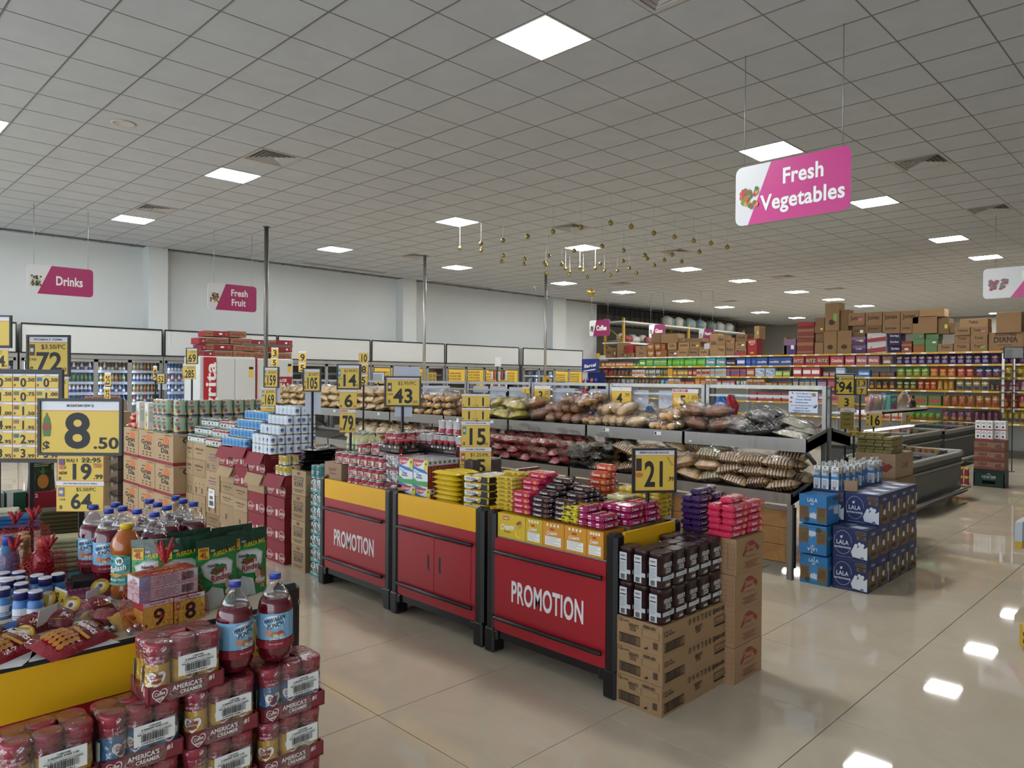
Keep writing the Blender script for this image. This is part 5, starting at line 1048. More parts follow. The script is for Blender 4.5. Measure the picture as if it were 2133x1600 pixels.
for k in range(9): thing('can', OC, 'green QUICK oats can in the long lower rank, %s from the corner' % nth(k+1), 'can', GO, (3.09+.132*k, 8.30, ZG), .1*((k*2) % 5))
for k in range(3):
    for l in range(2): thing('can', OC, 'green QUICK oats can facing the aisle, %s tier, %s from the corn flakes' % (('lower', 'upper')[l], nth(k+1)), 'can', GO, (3.06, 8.84-.135*k, ZG+.1865*l), -.6+.1*k)
box_thing('carton', 'tan cartons carrying the long oat can rank', 3.43, 4.30, 8.20, 8.75, 0, ZG-.002, KTN2, 'carton', G4)
RSN = snack(.20, .15, .07, '#a83226', 11, [('e', 0, 0, .05, .035, M('#d0a040', .4)), ('t', 'PAPAS', 0, 0, .03, WHT, {'w': .08})]); BSN = snack(.19, .14, .07, '#5a4438', 12, [('r', -.05, -.03, .05, .03, M('#b9b4ac', .3)), ('r', -.06, -.01, .06, .01, M('#2a2422', .4))])
for k, (dx, dy, dz, m, nm) in enumerate(((.02, .12, 0, RSN, 'red'), (.18, .2, 0, RSN, 'red'), (.06, .32, .0, RSN, 'red'), (.10, .16, .07, RSN, 'red'), (.10, .30, .07, RSN, 'red'), (.08, .24, .14, RSN, 'red'), (.04, .03, 0, BSN, 'brown striped'), (.1, .06, .07, BSN, 'brown striped'), (.08, .42, 0, RSN, 'red'), (.1, .44, .07, RSN, 'red'))):
    thing('snack_bag', m, 'shiny %s snack bag piled left of the Corn Flakes, %s' % (nm, nth(k+1)+' from the bottom'), 'snack bag', 'snack bags on the Gran Dia block', (3.06+dx, 9.43+dy, ZG+dz), .4*k, (.2, .1, .7*k))
# dark goods left of the Gran Dia block
for k in range(6):
    z = .165*k; box_thing('wrapped_tray', 'dark wrapped tray in the stack left of Gran Dia, %s up' % nth(k+1), 2.93, 3.25, 9.88, 10.2, z, z+.16, M('#39312c', .35, var=.2, vs=8), 'wrapped tray', 'dark wrapped trays', [('p', [(.0, .02), (.32, .09), (.32, .15), (0, .09)], M('#6a5c50', .4)), ('r', .05, .1, .14, .14, M('#8a8078', .4))])
for k in range(4): box_thing('carton', 'tan carton in the pile behind the price stand, %s up' % nth(k+1), 2.75, 3.2, 10.25, 10.75, .3*k, .3*k+.298, (KTAN, KTN2)[k % 2], 'carton', G4, [('t', 'Rico', .25, .15, .06, M('#8a3a30', .7), {'skew': .3})])
# --- goods on the lower carton columns
YC = can_mesh(.036, .085, '#c9c3a0', [ring(.036, .03, .08, M('#c8b43c', .4)), ('e', 0, .055, .018, .014, M('#a8352e', .4)), ('p', [(-.02, .01), (.02, .01), (.02, .03), (-.02, .035)], M('#5a7a34', .5)), ('r', .05, .02, .09, .07, M('#b9bcbc', .5))], 16)
for l in range(2):
    for i in range(2):
        for j in range(3-l if l == 0 else 2): thing('can', YC, 'small yellow-green label can on the red cartons, %s tier, %s row, %s along' % (('lower', 'upper')[l], nth(i+1), nth(j+1)), 'can', 'small yellow-green label cans', (3.16+.075*i+.03*l, 6.13-.075*j, .788+.0855*l), .2*j)
BLKP = M('#1d1b20', .12, bump=.5, bs=25, coat=.4)
bp = MB().pillow(.31, .21, .026, BLKP, 11, 8, 0, .05, .2, 5).art(plane_frame((-.1, -.05, .0185), (1, 0, 0), (0, 1, 0)), [('p', [(0, 0), (.12, .01), (.1, .05), (.02, .06)], M('#b8a02e', .4)), ('r', .05, .06, .16, .085, M('#8a8a8c', .4))], .002).mesh('black_pouch')
rb = random.Random(4)
for k in range(11): thing('black_pouch', bp, 'flat glossy black pouch in the pile on CHOCO KIWI, %s from the bottom' % nth(k+1), 'pouch', 'black pouches on the CHOCO KIWI cartons', (3.30+rb.uniform(-.03, .03), 5.70+rb.uniform(-.025, .025), .867+.0165*k), rb.uniform(-.3, .3)+.05)
# teal cans in film-wrapped trays
TEAL = M('#3f8f90', .4); TL2 = M('#2f7f84', .4)
tc = can_mesh(.034, .11, '#469698', [ring(.034, .01, .1, TEAL), ('r', -.022, .03, .02, .075, M('#2b3a3c', .4)), ('t', 'FRESH', 0, .06, .014, WHT, {'w': .034}), ('t', 'SERRA', 0, .042, .012, WHT, {'w': .03}), ('e', .06, .04, .012, .012, M('#c8703c', .4))], 16)
twr = MB().box(0, .225, 0, .23, 0, .03, TL2).art(fX(0, .23, 0), [('t', 'FRESH SERRA', .115, .015, .014, M('#a8d0d0', .5), {'w': .15})])
twf = MB().box(-.004, .229, -.004, .234, 0, .116, film('#d8ffff', .16, .1, .9, 20, .25), b=.02)
twr = twr.mesh('tray'); twf = twf.mesh('shrink_film')
for k in range(7):
    t = thing('teal_can_tray', None, 'film-wrapped tray of teal cans, %s up beside the first promotion table' % nth(k+1), 'can tray', 'film-wrapped trays of teal cans', (3.13+.004*(k % 2), 5.30+.003*(k % 3), .117*k), .0)
    for i in range(3):
        for j in range(3):
            if i == 0 or j == 0 or k == 6: part(t, 'can', tc, (), (.038+.073*i, .04+.075*j, .003), .3*j-.2)
    part(t, 'tray', twr); part(t, 'shrink_film', twf)
for i in range(2):
    for j in range(2): thing('can', tc, 'loose teal can standing on the wrapped trays, %s row, %s along' % (nth(i+1), nth(j+1)), 'can', 'loose teal cans', (3.16+.075*i, 5.50-.08*j, .8195), .2)
# green tray with cream bottles, more small cans behind the first table
GT = M('#2a4a3a', .5); box_thing('green_tray', 'dark green carton tray with a barcode under the cream bottles', 3.30, 3.75, 5.02, 5.30, .985, 1.06, GT, 'tray', None, [('r', .05, .02, .16, .06, WHT), ('b', .06, .025, .15, .055, INK)], [('t', 'verde', .2, .04, .02, M('#8ab0a0', .5))])
box_thing('wrapped_tray', 'teal wrapped cans under the green tray', 3.38, 3.75, 5.28, 5.54, 0, .984, TL2, 'wrapped tray'); box_thing('carton', 'tan carton under the green tray', 3.74, 4.1, 4.95, 5.5, 0, .984, KTN2, 'carton', G4)
CBM = M('#c8c490', .25, coat=.4); cbp = MB().lathe([(.026, 0), (.03, .01), (.03, .07), (.026, .09), (.014, .12), (.012, .135)], CBM, 14).art(fC(0, 0, .03, 0, -PI/2+.3), [('r', -.04, .01, .04, .055, M('#6a8a3a', .4)), ('e', 0, .03, .015, .012, WHT)]).mesh('bottle'); cbc = MB().lathe([(.014, .134), (.014, .155), (.012, .157)], M('#b9bdb4', .4), 12).mesh('cap')
for i in range(3):
    for j in range(4): thing('cream_bottle', cbp, 'cream dressing bottle with green label, %s row, %s along' % (nth(i+1), nth(j+1)), 'bottle', 'cream dressing bottles in the green tray', (3.34+.07*i, 5.26-.066*j, 1.061), .0, parts=[('cap', cbc)])
RC2 = can_mesh(.038, .08, '#8a3428', [ring(.038, .01, .045, M('#a88a2c', .4)), ring(.038, .05, .07, M('#9a2f2a', .4))], 14); WC2 = can_mesh(.038, .08, '#b5aeb0', [ring(.038, .02, .035, M('#8a4450', .4)), ('e', 0, .055, .015, .012, M('#8a4450', .4))], 14)
box_thing('wrapped_tray', 'wrapped pallet of cans behind the cream bottles', 3.82, 4.5, 5.5, 6.3, 0, .98, M('#6a4438', .5), 'wrapped tray')
for l in range(2):
    for k in range(7):
        m_, nm = ((RC2, 'red and gold') if k < 3 else (WC2, 'white and wine red'))
        thing('can', m_, '%s can in the rank behind the cream bottles, %s tier, %s along' % (nm, ('lower', 'upper')[l], nth(k+1)), 'can', 'cans behind the cream bottles', (3.88+.085*k, 5.56, .981+.081*l), .3*k)
# ------------------------------------------------------------------ two-tier steel bread island
ST = steel('#9c9a95', .3); STD = steel('#77756f', .35); STL = steel('#a8a7a3', .3)
Y0, MW, NM = 2.626, 1.222, 8
WOOD = noise_mat('pine_board', '#8a6436', '#a67f4a', .5, 4.)
_wn = WOOD.node_tree.nodes; 
for n_ in _wn:
    if n_.type == 'TEX_NOISE': n_.inputs['Distortion'].default_value = 2.5
isl = thing('bread_island', None, 'long two-tier stainless steel bread display island', 'display shelf')
def tray_mesh(x0, x1, y0, y1, zf, zb, lip, fl=.03):
    # open steel tray, front lip standing at x0, floor rising to the back
    mb = MB(); t = .012; fl0 = zf-fl; fb0 = zb-fl
    def slab(a, b, c, d, m): # quad prism along y between (x,z) points
        pts = [a, b, c, d]; mb.add([(p[0], y0, p[1]) for p in pts]+[(p[0], y1, p[1]) for p in pts], [(0, 1, 2, 3), (7, 6, 5, 4)]+[(i, i+4, (i+1) % 4+4, (i+1) % 4) for i in range(4)], m)
    slab((x0, zf-lip), (x0, zf), (x0+t, zf), (x0+t, zf-lip), ST)
    slab((x0, zf-lip), (x0+t, fl0), (x1, fb0), (x1, zb-lip), STD)
    slab((x1-t, zb-lip), (x1-t, zb), (x1, zb), (x1, zb-lip), ST)
    return mb
def end_plate(x0, x1, y, zf, zb, lip): 
    return MB().add([(x0, y, zf-lip), (x0, y, zf), (x1, y, zb), (x1, y, zb-lip), (x0, y+.01, zf-lip), (x0, y+.01, zf), (x1, y+.01, zb), (x1, y+.01, zb-lip)], [(0, 3, 2, 1), (4, 5, 6, 7), (0, 1, 5, 4), (1, 2, 6, 5), (2, 3, 7, 6), (3, 0, 4, 7)], ST)
UX0, UX1, UZF, UZB, UL = 6.214, 6.645, 1.164, 1.236, .118
LX0, LX1, LZF, LZB, LL = 5.93, 6.46, .722, .825, .092
for k in range(NM):
    ya, yb = Y0+MW*k+.004, Y0+MW*(k+1)-.004
    u = part(isl, 'bread_tray', tray_mesh(UX0, UX1, ya, yb, UZF, UZB, UL)); part(u, 'end_plate', end_plate(UX0, UX1, ya, UZF, UZB, UL)); part(u, 'end_plate', end_plate(UX0, UX1, yb-.01, UZF, UZB, UL))
    l = part(isl, 'bread_tray', tray_mesh(LX0, LX1, ya, yb, LZF, LZB, LL)); part(l, 'end_plate', end_plate(LX0, LX1, ya, LZF, LZB, LL)); part(l, 'end_plate', end_plate(LX0, LX1, yb-.01, LZF, LZB, LL))
    for tx in ((.25, .9) if k in (1, 3, 5, 6) else ()): part(u, 'shelf_tag', MB().box(UX0-.003, UX0-.001, ya+tx, ya+tx+.08, UZF-.055, UZF-.02, WHT).box(UX0-.004, UX0-.003, ya+tx+.055, ya+tx+.075, UZF-.05, UZF-.025, BLK))
    # cabinet front: three boards in a steel frame
    cb = part(isl, 'cabinet', MB().box(5.99, 6.02, ya, yb, .09, .60, STD).box(5.975, 6.0, ya, ya+.03, .09, .6, ST).box(5.975, 6.0, yb-.03, yb, .09, .6, ST).box(5.975, 6.0, ya, yb, .565, .6, ST).box(5.975, 6.0, ya, yb, .09, .125, ST))
    if k < 5:
        for q in range(3): part(cb, 'board', MB().box(5.968, 5.989, ya+.034, yb-.034, .13+.146*q, .272+.146*q, WOOD, b=.003))
    for xx in (6.62, 6.72): part(isl, 'post', MB().box(xx, xx+.035, ya+.005, ya+.04, .0, 1.62, ST))
    for xx in (6.62, 6.72): part(isl, 'post', MB().box(xx, xx+.035, yb-.04, yb-.005, .0, 1.62, ST))
    part(isl, 'leg', MB().box(5.935, 5.985, ya, ya+.045, 0, .63, ST)); part(isl, 'leg', MB().box(5.935, 5.985, yb-.045, yb, 0, .63, ST))
    for zz, r in ((1.605, .017), (1.515, .010)): part(isl, 'rail', MB().box(6.625, 6.625+2*r, ya+.03, yb-.03, zz-r, zz+r, STL))
    for zz in (1.605, 1.515): part(isl, 'rail', MB().box(6.725, 6.745, ya+.03, yb-.03, zz-.012, zz+.012, STL))
    part(isl, 'bracket', MB().add([(6.64, ya+.03, .80), (6.64, ya+.03, .86), (6.30, ya+.03, 1.05), (6.26, ya+.03, 1.05), (6.64, ya+.05, .80), (6.64, ya+.05, .86), (6.30, ya+.05, 1.05), (6.26, ya+.05, 1.05)], [(0, 1, 2, 3), (7, 6, 5, 4), (0, 4, 5, 1), (1, 5, 6, 2), (2, 6, 7, 3), (3, 7, 4, 0)], STD))
    # the far side of the island, mirrored
    part(isl, 'tray', tray_mesh(6.765, 7.2, ya, yb, UZB, UZF, UL)); part(isl, 'tray', end_plate(6.765, 7.2, ya, UZB, UZF, UL))
    part(isl, 'tray', MB().box(6.9, 7.45, ya, yb, .62, .72, STD))
# --- bagged bread
CLB_ = film('#ffffff', .06, .10, .9, 26)
def bag_film(L, W, H, seed, tail=True, tx=1):
    rnd = random.Random(seed); mb = MB()
    mb.pillow(L, W, H, CLB_, 9, 7, 0, .04, .09, seed, pw=.35, flat=.4)
    if tail:
        def fn(u, v):
            r = .012+.055*v; a = (u-.5)*2.4
            return (tx*(L*.40+.11*v)*1.0, r*math.sin(a)*1.6+.01*math.sin(9*u), H*.55+.10*v*(.6+.4*math.cos(a))+rnd.uniform(-.008, .008))
        mb.grid(7, 4, fn, CLB_)
    return mb.mesh('plastic_bag')
CR1, CR2, CR3, CR4 = (M(c, .6, var=.18, vs=9) for c in ('#b88a58', '#9c6840', '#cfac7c', '#84502e'))
def loaf(L, W, H, m, n=1, seed=0):
    mb = MB()
    for k in range(n):
        o = (k-(n-1)/2)*W/n
        mb.lathe([(.2, -L/2), (.8, -L/2+.012), (1, -L*.3), (1.03, 0), (1, L*.3), (.8, L/2-.012), (.2, L/2)], m, 12, sx=W/n/2*.98, sy=H/2, sq=3, M4=Matrix.Translation((0, o, H/2)) @ Matrix.Rotation(PI/2, 4, 'Y') @ Matrix.Rotation(PI/2, 4, 'Z'))
    return mb
def rolls(n, r, m, seed, m2=None, swirl=False):
    rnd = random.Random(seed); mb = MB(); nx = max(1, int(round(n**.5)))
    for k in range(n):
        i, j = k % nx, k//nx; q = rnd.uniform(.88, 1.1)
        c = ((i-(nx-1)/2)*r*1.75, (j-(n/nx-1)/2)*r*1.75, r*.75*q)
        mb.ball(c, (r*q, r*q, r*.75*q), m if (not m2 or k % 2) else m2, 9, 6, .05, seed+k)
        if swirl: mb.tube([(c[0]+r*.55*math.cos(a)*(1-a/14), c[1]+r*.55*math.sin(a)*(1-a/14), c[2]+r*.62) for a in [x*.9 for x in range(12)]], .005, CR4, 4)
    return mb
def slabs(n, L, W, H, m, top, seed):      # printed bag pulled tight over sliced bread
    mb = MB(); rnd = random.Random(seed)
    mb.pillow(L, W, H, m, 9, 6, 0, .06, .08, seed, mats=lambda u, v, s: (top if (u > .35 and u < .75) else m), pw=.3, flat=.45)
    return mb
def stripes(L, W, H, m, st, seed, nst=8):
    mb = MB(); mb.pillow(L, W, H, m, 19, 7, 0, .07, .07, seed, mats=lambda u, v, s: (st if (.1 < u < .88 and int(u*18+.01) % 2 and (s > 0 or v < .1 or v > .8)) else m), pw=.3, flat=.4)
    return mb
def lump(L, W, H, m, seed, m2=None, spots=0):
    rnd = random.Random(seed); mb = MB().ball((0, 0, H*.46), (L/2, W/2, H*.5), m, 12, 8, .07, seed)
    for k in range(spots): 
        a = rnd.uniform(0, 6.3); rr = rnd.uniform(.2, .8); mb.ball((L*.4*rr*math.cos(a), W*.4*rr*math.sin(a), H*.75+rnd.uniform(-.01, .01)), (.02, .018, .014), m2, 6, 4, .1, k)
    return mb
TANB = M('#bf9c6c', .55, var=.12, vs=14); REDB = M('#a42c38', .25, bump=.4, bs=30, coat=.3); BLKB = M('#241f1e', .22, bump=.4, bs=30, coat=.4); BRNS = M('#3e1f18', .35); GRNB = M('#3a5a44', .35); YELB = M('#c2b24a', .3, bump=.4, coat=.3, var=.15); GLDB = M('#a88a4e', .3, bump=.5, bs=30, coat=.35, var=.3, vs=18); CHIP = M('#c4a26a', .5, var=.35, vs=30, bump=.6, bs=45); WRI = M('#cfc9ae', .5, var=.08, vs=40, bump=.2, bs=120); CREAM = M('#d4b68a', .55, var=.15)
KINDS = {}
def kind(k, desc, cat, content, L, W, H, seed=1, tail=True, filmy=True):
    KINDS.setdefault(k, []).append((desc, cat, content.mesh('bread'), bag_film(L*1.06, W*1.08, H*1.10, seed, tail, (1, -1)[seed % 2]) if filmy else None, L, W, H))
for s in (1, 2): kind('loafb', 'bagged brown bread loaf', 'bread', loaf(.28, .13, .10, CR2, 1, s), .30, .14, .105, s)
for s in (1, 2): kind('loafw', 'bagged pale sandwich loaf', 'bread', loaf(.29, .115, .11, CR3, 1, s), .31, .125, .115, s)
for s in (1, 2): kind('rolls', 'clear bag of pale bread rolls', 'bread', rolls(6, .045, CR3, s, CR1), .25, .19, .10, s)
for s in (1, 2): kind('cinn', 'clear bag of cinnamon swirls', 'bread', rolls(4, .055, CR1, s, CREAM, True), .24, .22, .11, s)
for s in (1, 2): kind('past', 'clear bag of pink-topped pastries', 'bread', lump(.24, .20, .12, CREAM, s, M('#b5503c', .5), 9), .26, .22, .125, s)
for s in (1, 2): kind('donut', 'clear bag of brown glazed buns', 'bread', lump(.26, .22, .12, CR4 if s == 1 else CR2, s, CR1, 5), .28, .24, .13, s)
for s in (1, 2): kind('black', 'black and clear bag of dark bread', 'bread', lump(.27, .2, .10, BLKB, s, M('#8a8380', .3), 6), .28, .21, .11, s)
for s in (1, 2): kind('rice', 'flat white bag of white tortillas', 'tortilla bag', MB().pillow(.26, .20, .055, WRI, 9, 7, 0, .04, .05, s, pw=.3), .27, .21, .058, s, False)
for s in (1, 2): kind('redb', 'red-topped bag of sliced buns', 'bread', slabs(1, .24, .15, .085, REDB, TANB, s), .25, .16, .088, s)
for s in (1, 2): kind('blkb', 'black-printed bag of sliced buns', 'bread', slabs(1, .25, .15, .085, BLKB, TANB, s), .26, .16, .088, s)
for s in (1, 2): kind('strp', 'brown-striped bag of tan buns', 'bread', stripes(.25, .19, .095, TANB, BRNS, s), .26, .2, .098, s)
for s in (1, 2): kind('tang', 'green-tied bag of tan flat bread', 'bread', stripes(.25, .2, .10, TANB, GRNB if s == 1 else TANB, s), .26, .21, .104, s)
for s in (1, 2): kind('chip', 'clear bag of golden fried chips', 'snack bag', MB().pillow(.27, .2, .11, CHIP if s == 1 else GLDB, 10, 7, 0, .06, .16, s, pw=.35), .28, .21, .115, s, False)
for s in (1, 2): kind('yell', 'yellow net bag of bread rolls', 'bread', MB().pillow(.25, .2, .11, YELB, 9, 7, 0, .06, .13, s, pw=.35), .26, .21, .115, s)
for s in (1, 2): kind('cake', 'brown cake loaf with red lid band', 'cake', loaf(.25, .13, .09, CR1, 1, s).box(-.12, .12, -.05, .05, .086, .094, REDB, b=.004), .26, .14, .1, s)
CNT = {}
def fill(tier, zones, rows, layers, seed, face):
    # bags set in rows on a sloping tray; zones from the near end to the far one
    rnd = random.Random(seed); x0, x1, zf, zb, lip = (UX0, UX1, UZF, UZB, UL) if tier == 'upper' else (LX0, LX1, LZF, LZB, LL)
    sl = (zb-zf)/(x1-x0); tilt = -math.atan(sl)
    for (ya, yb, kd, nl) in zones:
        var = KINDS[kd]; L, W, H = var[0][4:]
        alongx = kd in ('loafb', 'loafw', 'redb', 'blkb', 'cake')
        dy, dx = (W, L) if alongx else (L, W)
        ny = max(1, int(round((yb-ya)/(dy*.92)))); dy = (yb-ya)/ny; nx = max(1, int((x1-x0-.03)/dx+.25)); dxx = (x1-x0-.03)/nx
        for l in range(nl):
            for i in range(nx):
                for j in range(ny-(l if rnd.random() < .5 else 0)):
                    if l and i == 0 and nx > 1 and nl < 3 and rnd.random() < .35: continue
                    d, cat, mesh, bag, *_ = var[rnd.randrange(len(var))]
                    x = x0+.016+dxx*(i+.5)+rnd.uniform(-.012, .012); y = ya+dy*(j+.5+(.25 if l else 0))+rnd.uniform(-.012, .012)
                    if l: x += .02
                    z = zf-.021+sl*(x-x0)+l*H*.90+(.004 if l else 0)
                    nm = 'bread_bag' if cat == 'bread' else cat.replace(' ', '_')
                    CNT[(tier, kd)] = CNT.get((tier, kd), 0)+1
                    thing(nm, mesh, '%s, %s tier%s, %s layer, %s row, %s along' % (d, tier, ' '+MULTI[(tier, kd)][ya] if (tier, kd) in MULTI else '', nth(l+1), nth(i+1), nth(j+1)), cat, d+' on the '+tier+' tier', (x, y, z), 0,
                          (rnd.uniform(-.03, .03)*(1+2*l), tilt+(rnd.uniform(-.1, .25) if l else 0), (PI if rnd.random() < .5 else 0)+(0 if alongx else PI/2)+rnd.uniform(-.18, .18)), parts=[('plastic_bag', bag)] if bag else ())
MULTI = {('upper', 'loafb'): {5.25: 'middle', 6.9: 'farther'}, ('upper', 'rolls'): {7.35: 'far', 3.95: 'near'}, ('upper', 'donut'): {3.42: 'near', 5.78: 'middle'}, ('lower', 'strp'): {2.66: 'near', 4.05: 'middle'}}
fill('upper', [(2.66, 2.95, 'rice', 3), (2.95, 3.42, 'black', 3), (3.42, 3.92, 'donut', 2), (3.95, 4.3, 'rolls', 2), (3.92+.4, 4.62, 'past', 2), (4.62, 4.92, 'loafw', 2), (4.92, 5.25, 'cinn', 3), (5.25, 5.75, 'loafb', 3), (5.78, 6.1, 'donut', 2), (6.1, 6.85, 'yell', 2), (6.9, 7.35, 'loafb', 2), (7.35, 8.4, 'rolls', 3), (8.4, 8.9, 'cake', 2), (8.9, 12.3, 'chip', 3)], 2, 2, 11, 0)
fill('lower', [(2.66, 3.30, 'strp', 3), (3.30, 4.05, 'tang', 3), (4.05, 4.55, 'strp', 2) if False else (4.05, 4.50, 'strp', 3), (4.50, 5.10, 'blkb', 3), (5.10, 6.75, 'redb', 3), (6.75, 7.4, 'yell', 2), (7.4, 8.2, 'cake', 2), (8.2, 9.6, 'chip', 2)], 2, 2, 12, 0)
# --- cards hung on the rail
def rail_card(y, w, h, z1, shapes, label, x=6.612, back=False):
    mb = MB().box(0, .003, 0, w, 0, h, PAPER if not back else M('#c3c6d2', .5)).art(fX(0, w, 0), shapes)
    thing('price_card', mb, label, 'price card', 'cards hung on the bread island rail', (x, y-w, z1-h))
def ycard(px0, px1, py0, py1, main, cents, label, special=False, x=6.60):
    a = atX(px0, py0, x); b_ = atX(px1, py1, x); w, h = a.y-b_.y, a.z-b_.z
    sh = [('r', 0, 0, w, h*.8, PRED), ('r', w*.02, h*.02, w*.98, h*.785, M('#dcb63c', .5)), ('e', w*.5, h*.93, .006, .006, PRED), ('t', main, w*.42, h*.42, h*.5, INK, {'maxw': w*.5})]
    if cents: sh.append(('t', cents[0], w*.78, h*.6, h*.2, INK, {'bold': 0, 'maxw': w*.36}))
    if cents and len(cents) > 1: sh.append(('t', cents[1], w*.74, h*.16, h*.16, INK, {'bold': 0, 'maxw': w*.45}))
    if special: sh += [('r', .01, h*.86, w*.6, h*.97, M('#b02a3a', .5)), ('t', 'SPECIAL OFFER', w*.3, h*.915, h*.06, WHT, {'maxw': w*.5})]
    rail_card(a.y, w, h, a.z, sh, label, x)
ycard(1113, 1146, 803, 841, '3', ['.25'], 'yellow price card 3.25 on the island rail')
ycard(1274, 1315, 806, 848, '4', ['.99', '/LB'], 'yellow price card 4.99 per LB on the island rail')
ycard(1401, 1454, 810, 854, '5', ['/ .00', '1/2 LB'], 'yellow special offer card 5 per half LB', True)
ycard(1088, 1103, 806, 820, '1', ['.95'], 'tiny yellow price card 1 on the island rail')
for k, (a, b_, c, d, tx) in enumerate(((880, 907, 803, 833, '29'), (907, 936, 803, 831, '25'), (985, 1016, 804, 818, ''), (1020, 1053, 804, 836, '5'), (1060, 1097, 806, 845, '2'), (1156, 1196, 808, 840, '25'), (1228, 1262, 810, 850, '2'), (1317, 1350, 812, 852, '2'), (1372, 1402, 813, 852, '1.9'))):
    p = atX(a, c, 6.66); q = atX(b_, d, 6.66); w, h = p.y-q.y, p.z-q.z
    rail_card(p.y, w, h, p.z, [('t', tx[::-1], w*.45, h*.45, h*.35, M('#aeb2c0', .5), {'maxw': w*.7})] if tx else [], 'blank white back of a price card, %s along the rail from the far end' % nth(k+1), 6.665, True)
p = atX(1642, 815, 6.60); q = atX(1702, 861, 6.60); w, h = p.y-q.y, p.z-q.z; HB = M('#4a6a9a', .6)
rail_card(p.y, w, h, p.z, [('r', 0, 0, w, h, M('#cfd4e2', .35)), ('r', w*.1, h*.88, w*.16, h*.95, HB), ('t', "We've Moved Your", w*.55, h*.9, h*.07, HB, {'w': w*.6}), ('t', 'Favorite Snacks', w*.55, h*.76, h*.07, HB, {'w': w*.5}), ('t', 'Donuts, Plantain', w*.52, h*.62, h*.07, HB, {'w': w*.55}), ('t', 'Chicharrones', w*.45, h*.48, h*.07, HB, {'w': w*.45}), ('t', 'are now located on the next', w*.5, h*.34, h*.06, HB, {'w': w*.85}), ('t', 'shelf to the right', w*.45, h*.22, h*.06, HB, {'w': w*.45}), ('t', 'Same great taste', w*.45, h*.1, h*.06, HB, {'w': w*.6}), ('e', w*.1, h*.7, w*.05, h*.05, M('#b0584a', .5)), ('e', w*.08, h*.5, w*.05, h*.05, M('#b8743a', .5)), ('e', w*.87, h*.85, w*.07, h*.09, M('#8a7a5a', .5)), ('p', [(w*.84, h*.25), (w*.93, h*.32), (w*.95, h*.42), (w*.98, h*.3), (w*.9, h*.22)], BLK)], 'white printed notice WE HAVE MOVED hung at the island end')
# plastic carrier bags hung on the rail
def hang_bag(px, py0, py1, w, col, label):
    p = atX(px, py0, 6.61); q = atX(px, py1, 6.61); h = p.z-q.z; rnd = random.Random(int(px)); m = M(col, .35, bump=.4, bs=25)
    def fn(u, v): return (.015*math.sin(7*u+3*v)-.03*math.sin(PI*v)*math.sin(PI*u), (u-.5)*w*(.35+.65*min(1, v*1.6))+.006*math.sin(9*v), -h*v)
    def fb(u, v): a = fn(u, v); return (a[0]+.03+.02*math.sin(PI*v), a[1], a[2])
    thing('carrier_bag', MB().grid(9, 8, fn, m).grid(9, 8, fb, m), label, 'plastic bag', None, (6.595, p.y, p.z))
hang_bag(1502, 826, 866, .20, '#2a5fa8', 'crumpled blue plastic bag hanging on the island rail'); hang_bag(1522, 822, 864, .13, '#a02430', 'red plastic bag hanging beside the blue one'); hang_bag(1217, 810, 835, .15, '#a02834', 'red plastic bag hanging by the white cards'); hang_bag(1352+0, 846, 866, .1, '#2f5a8a', 'small blue plastic bag behind the rolls')
# goods seen through the rail on the far side
rnd = random.Random(8)
for k in range(26):
    y = 2.75+.15*k; c = ('#9a2a30', '#a84a3a', '#7a2430', '#8a5a3a', '#b0303a')[k % 5]; R = .05
    m = lump(.14, .13, .16, M(c, .3, bump=.4, coat=.3), k)
    thing('snack_bag', m, 'red snack bag on the far side of the island, %s from the near end' % nth(k+1), 'snack bag', 'snack bags on the far side of the island', (6.90+rnd.uniform(-.03, .03), y, UZB-.105), rnd.uniform(0, 3))
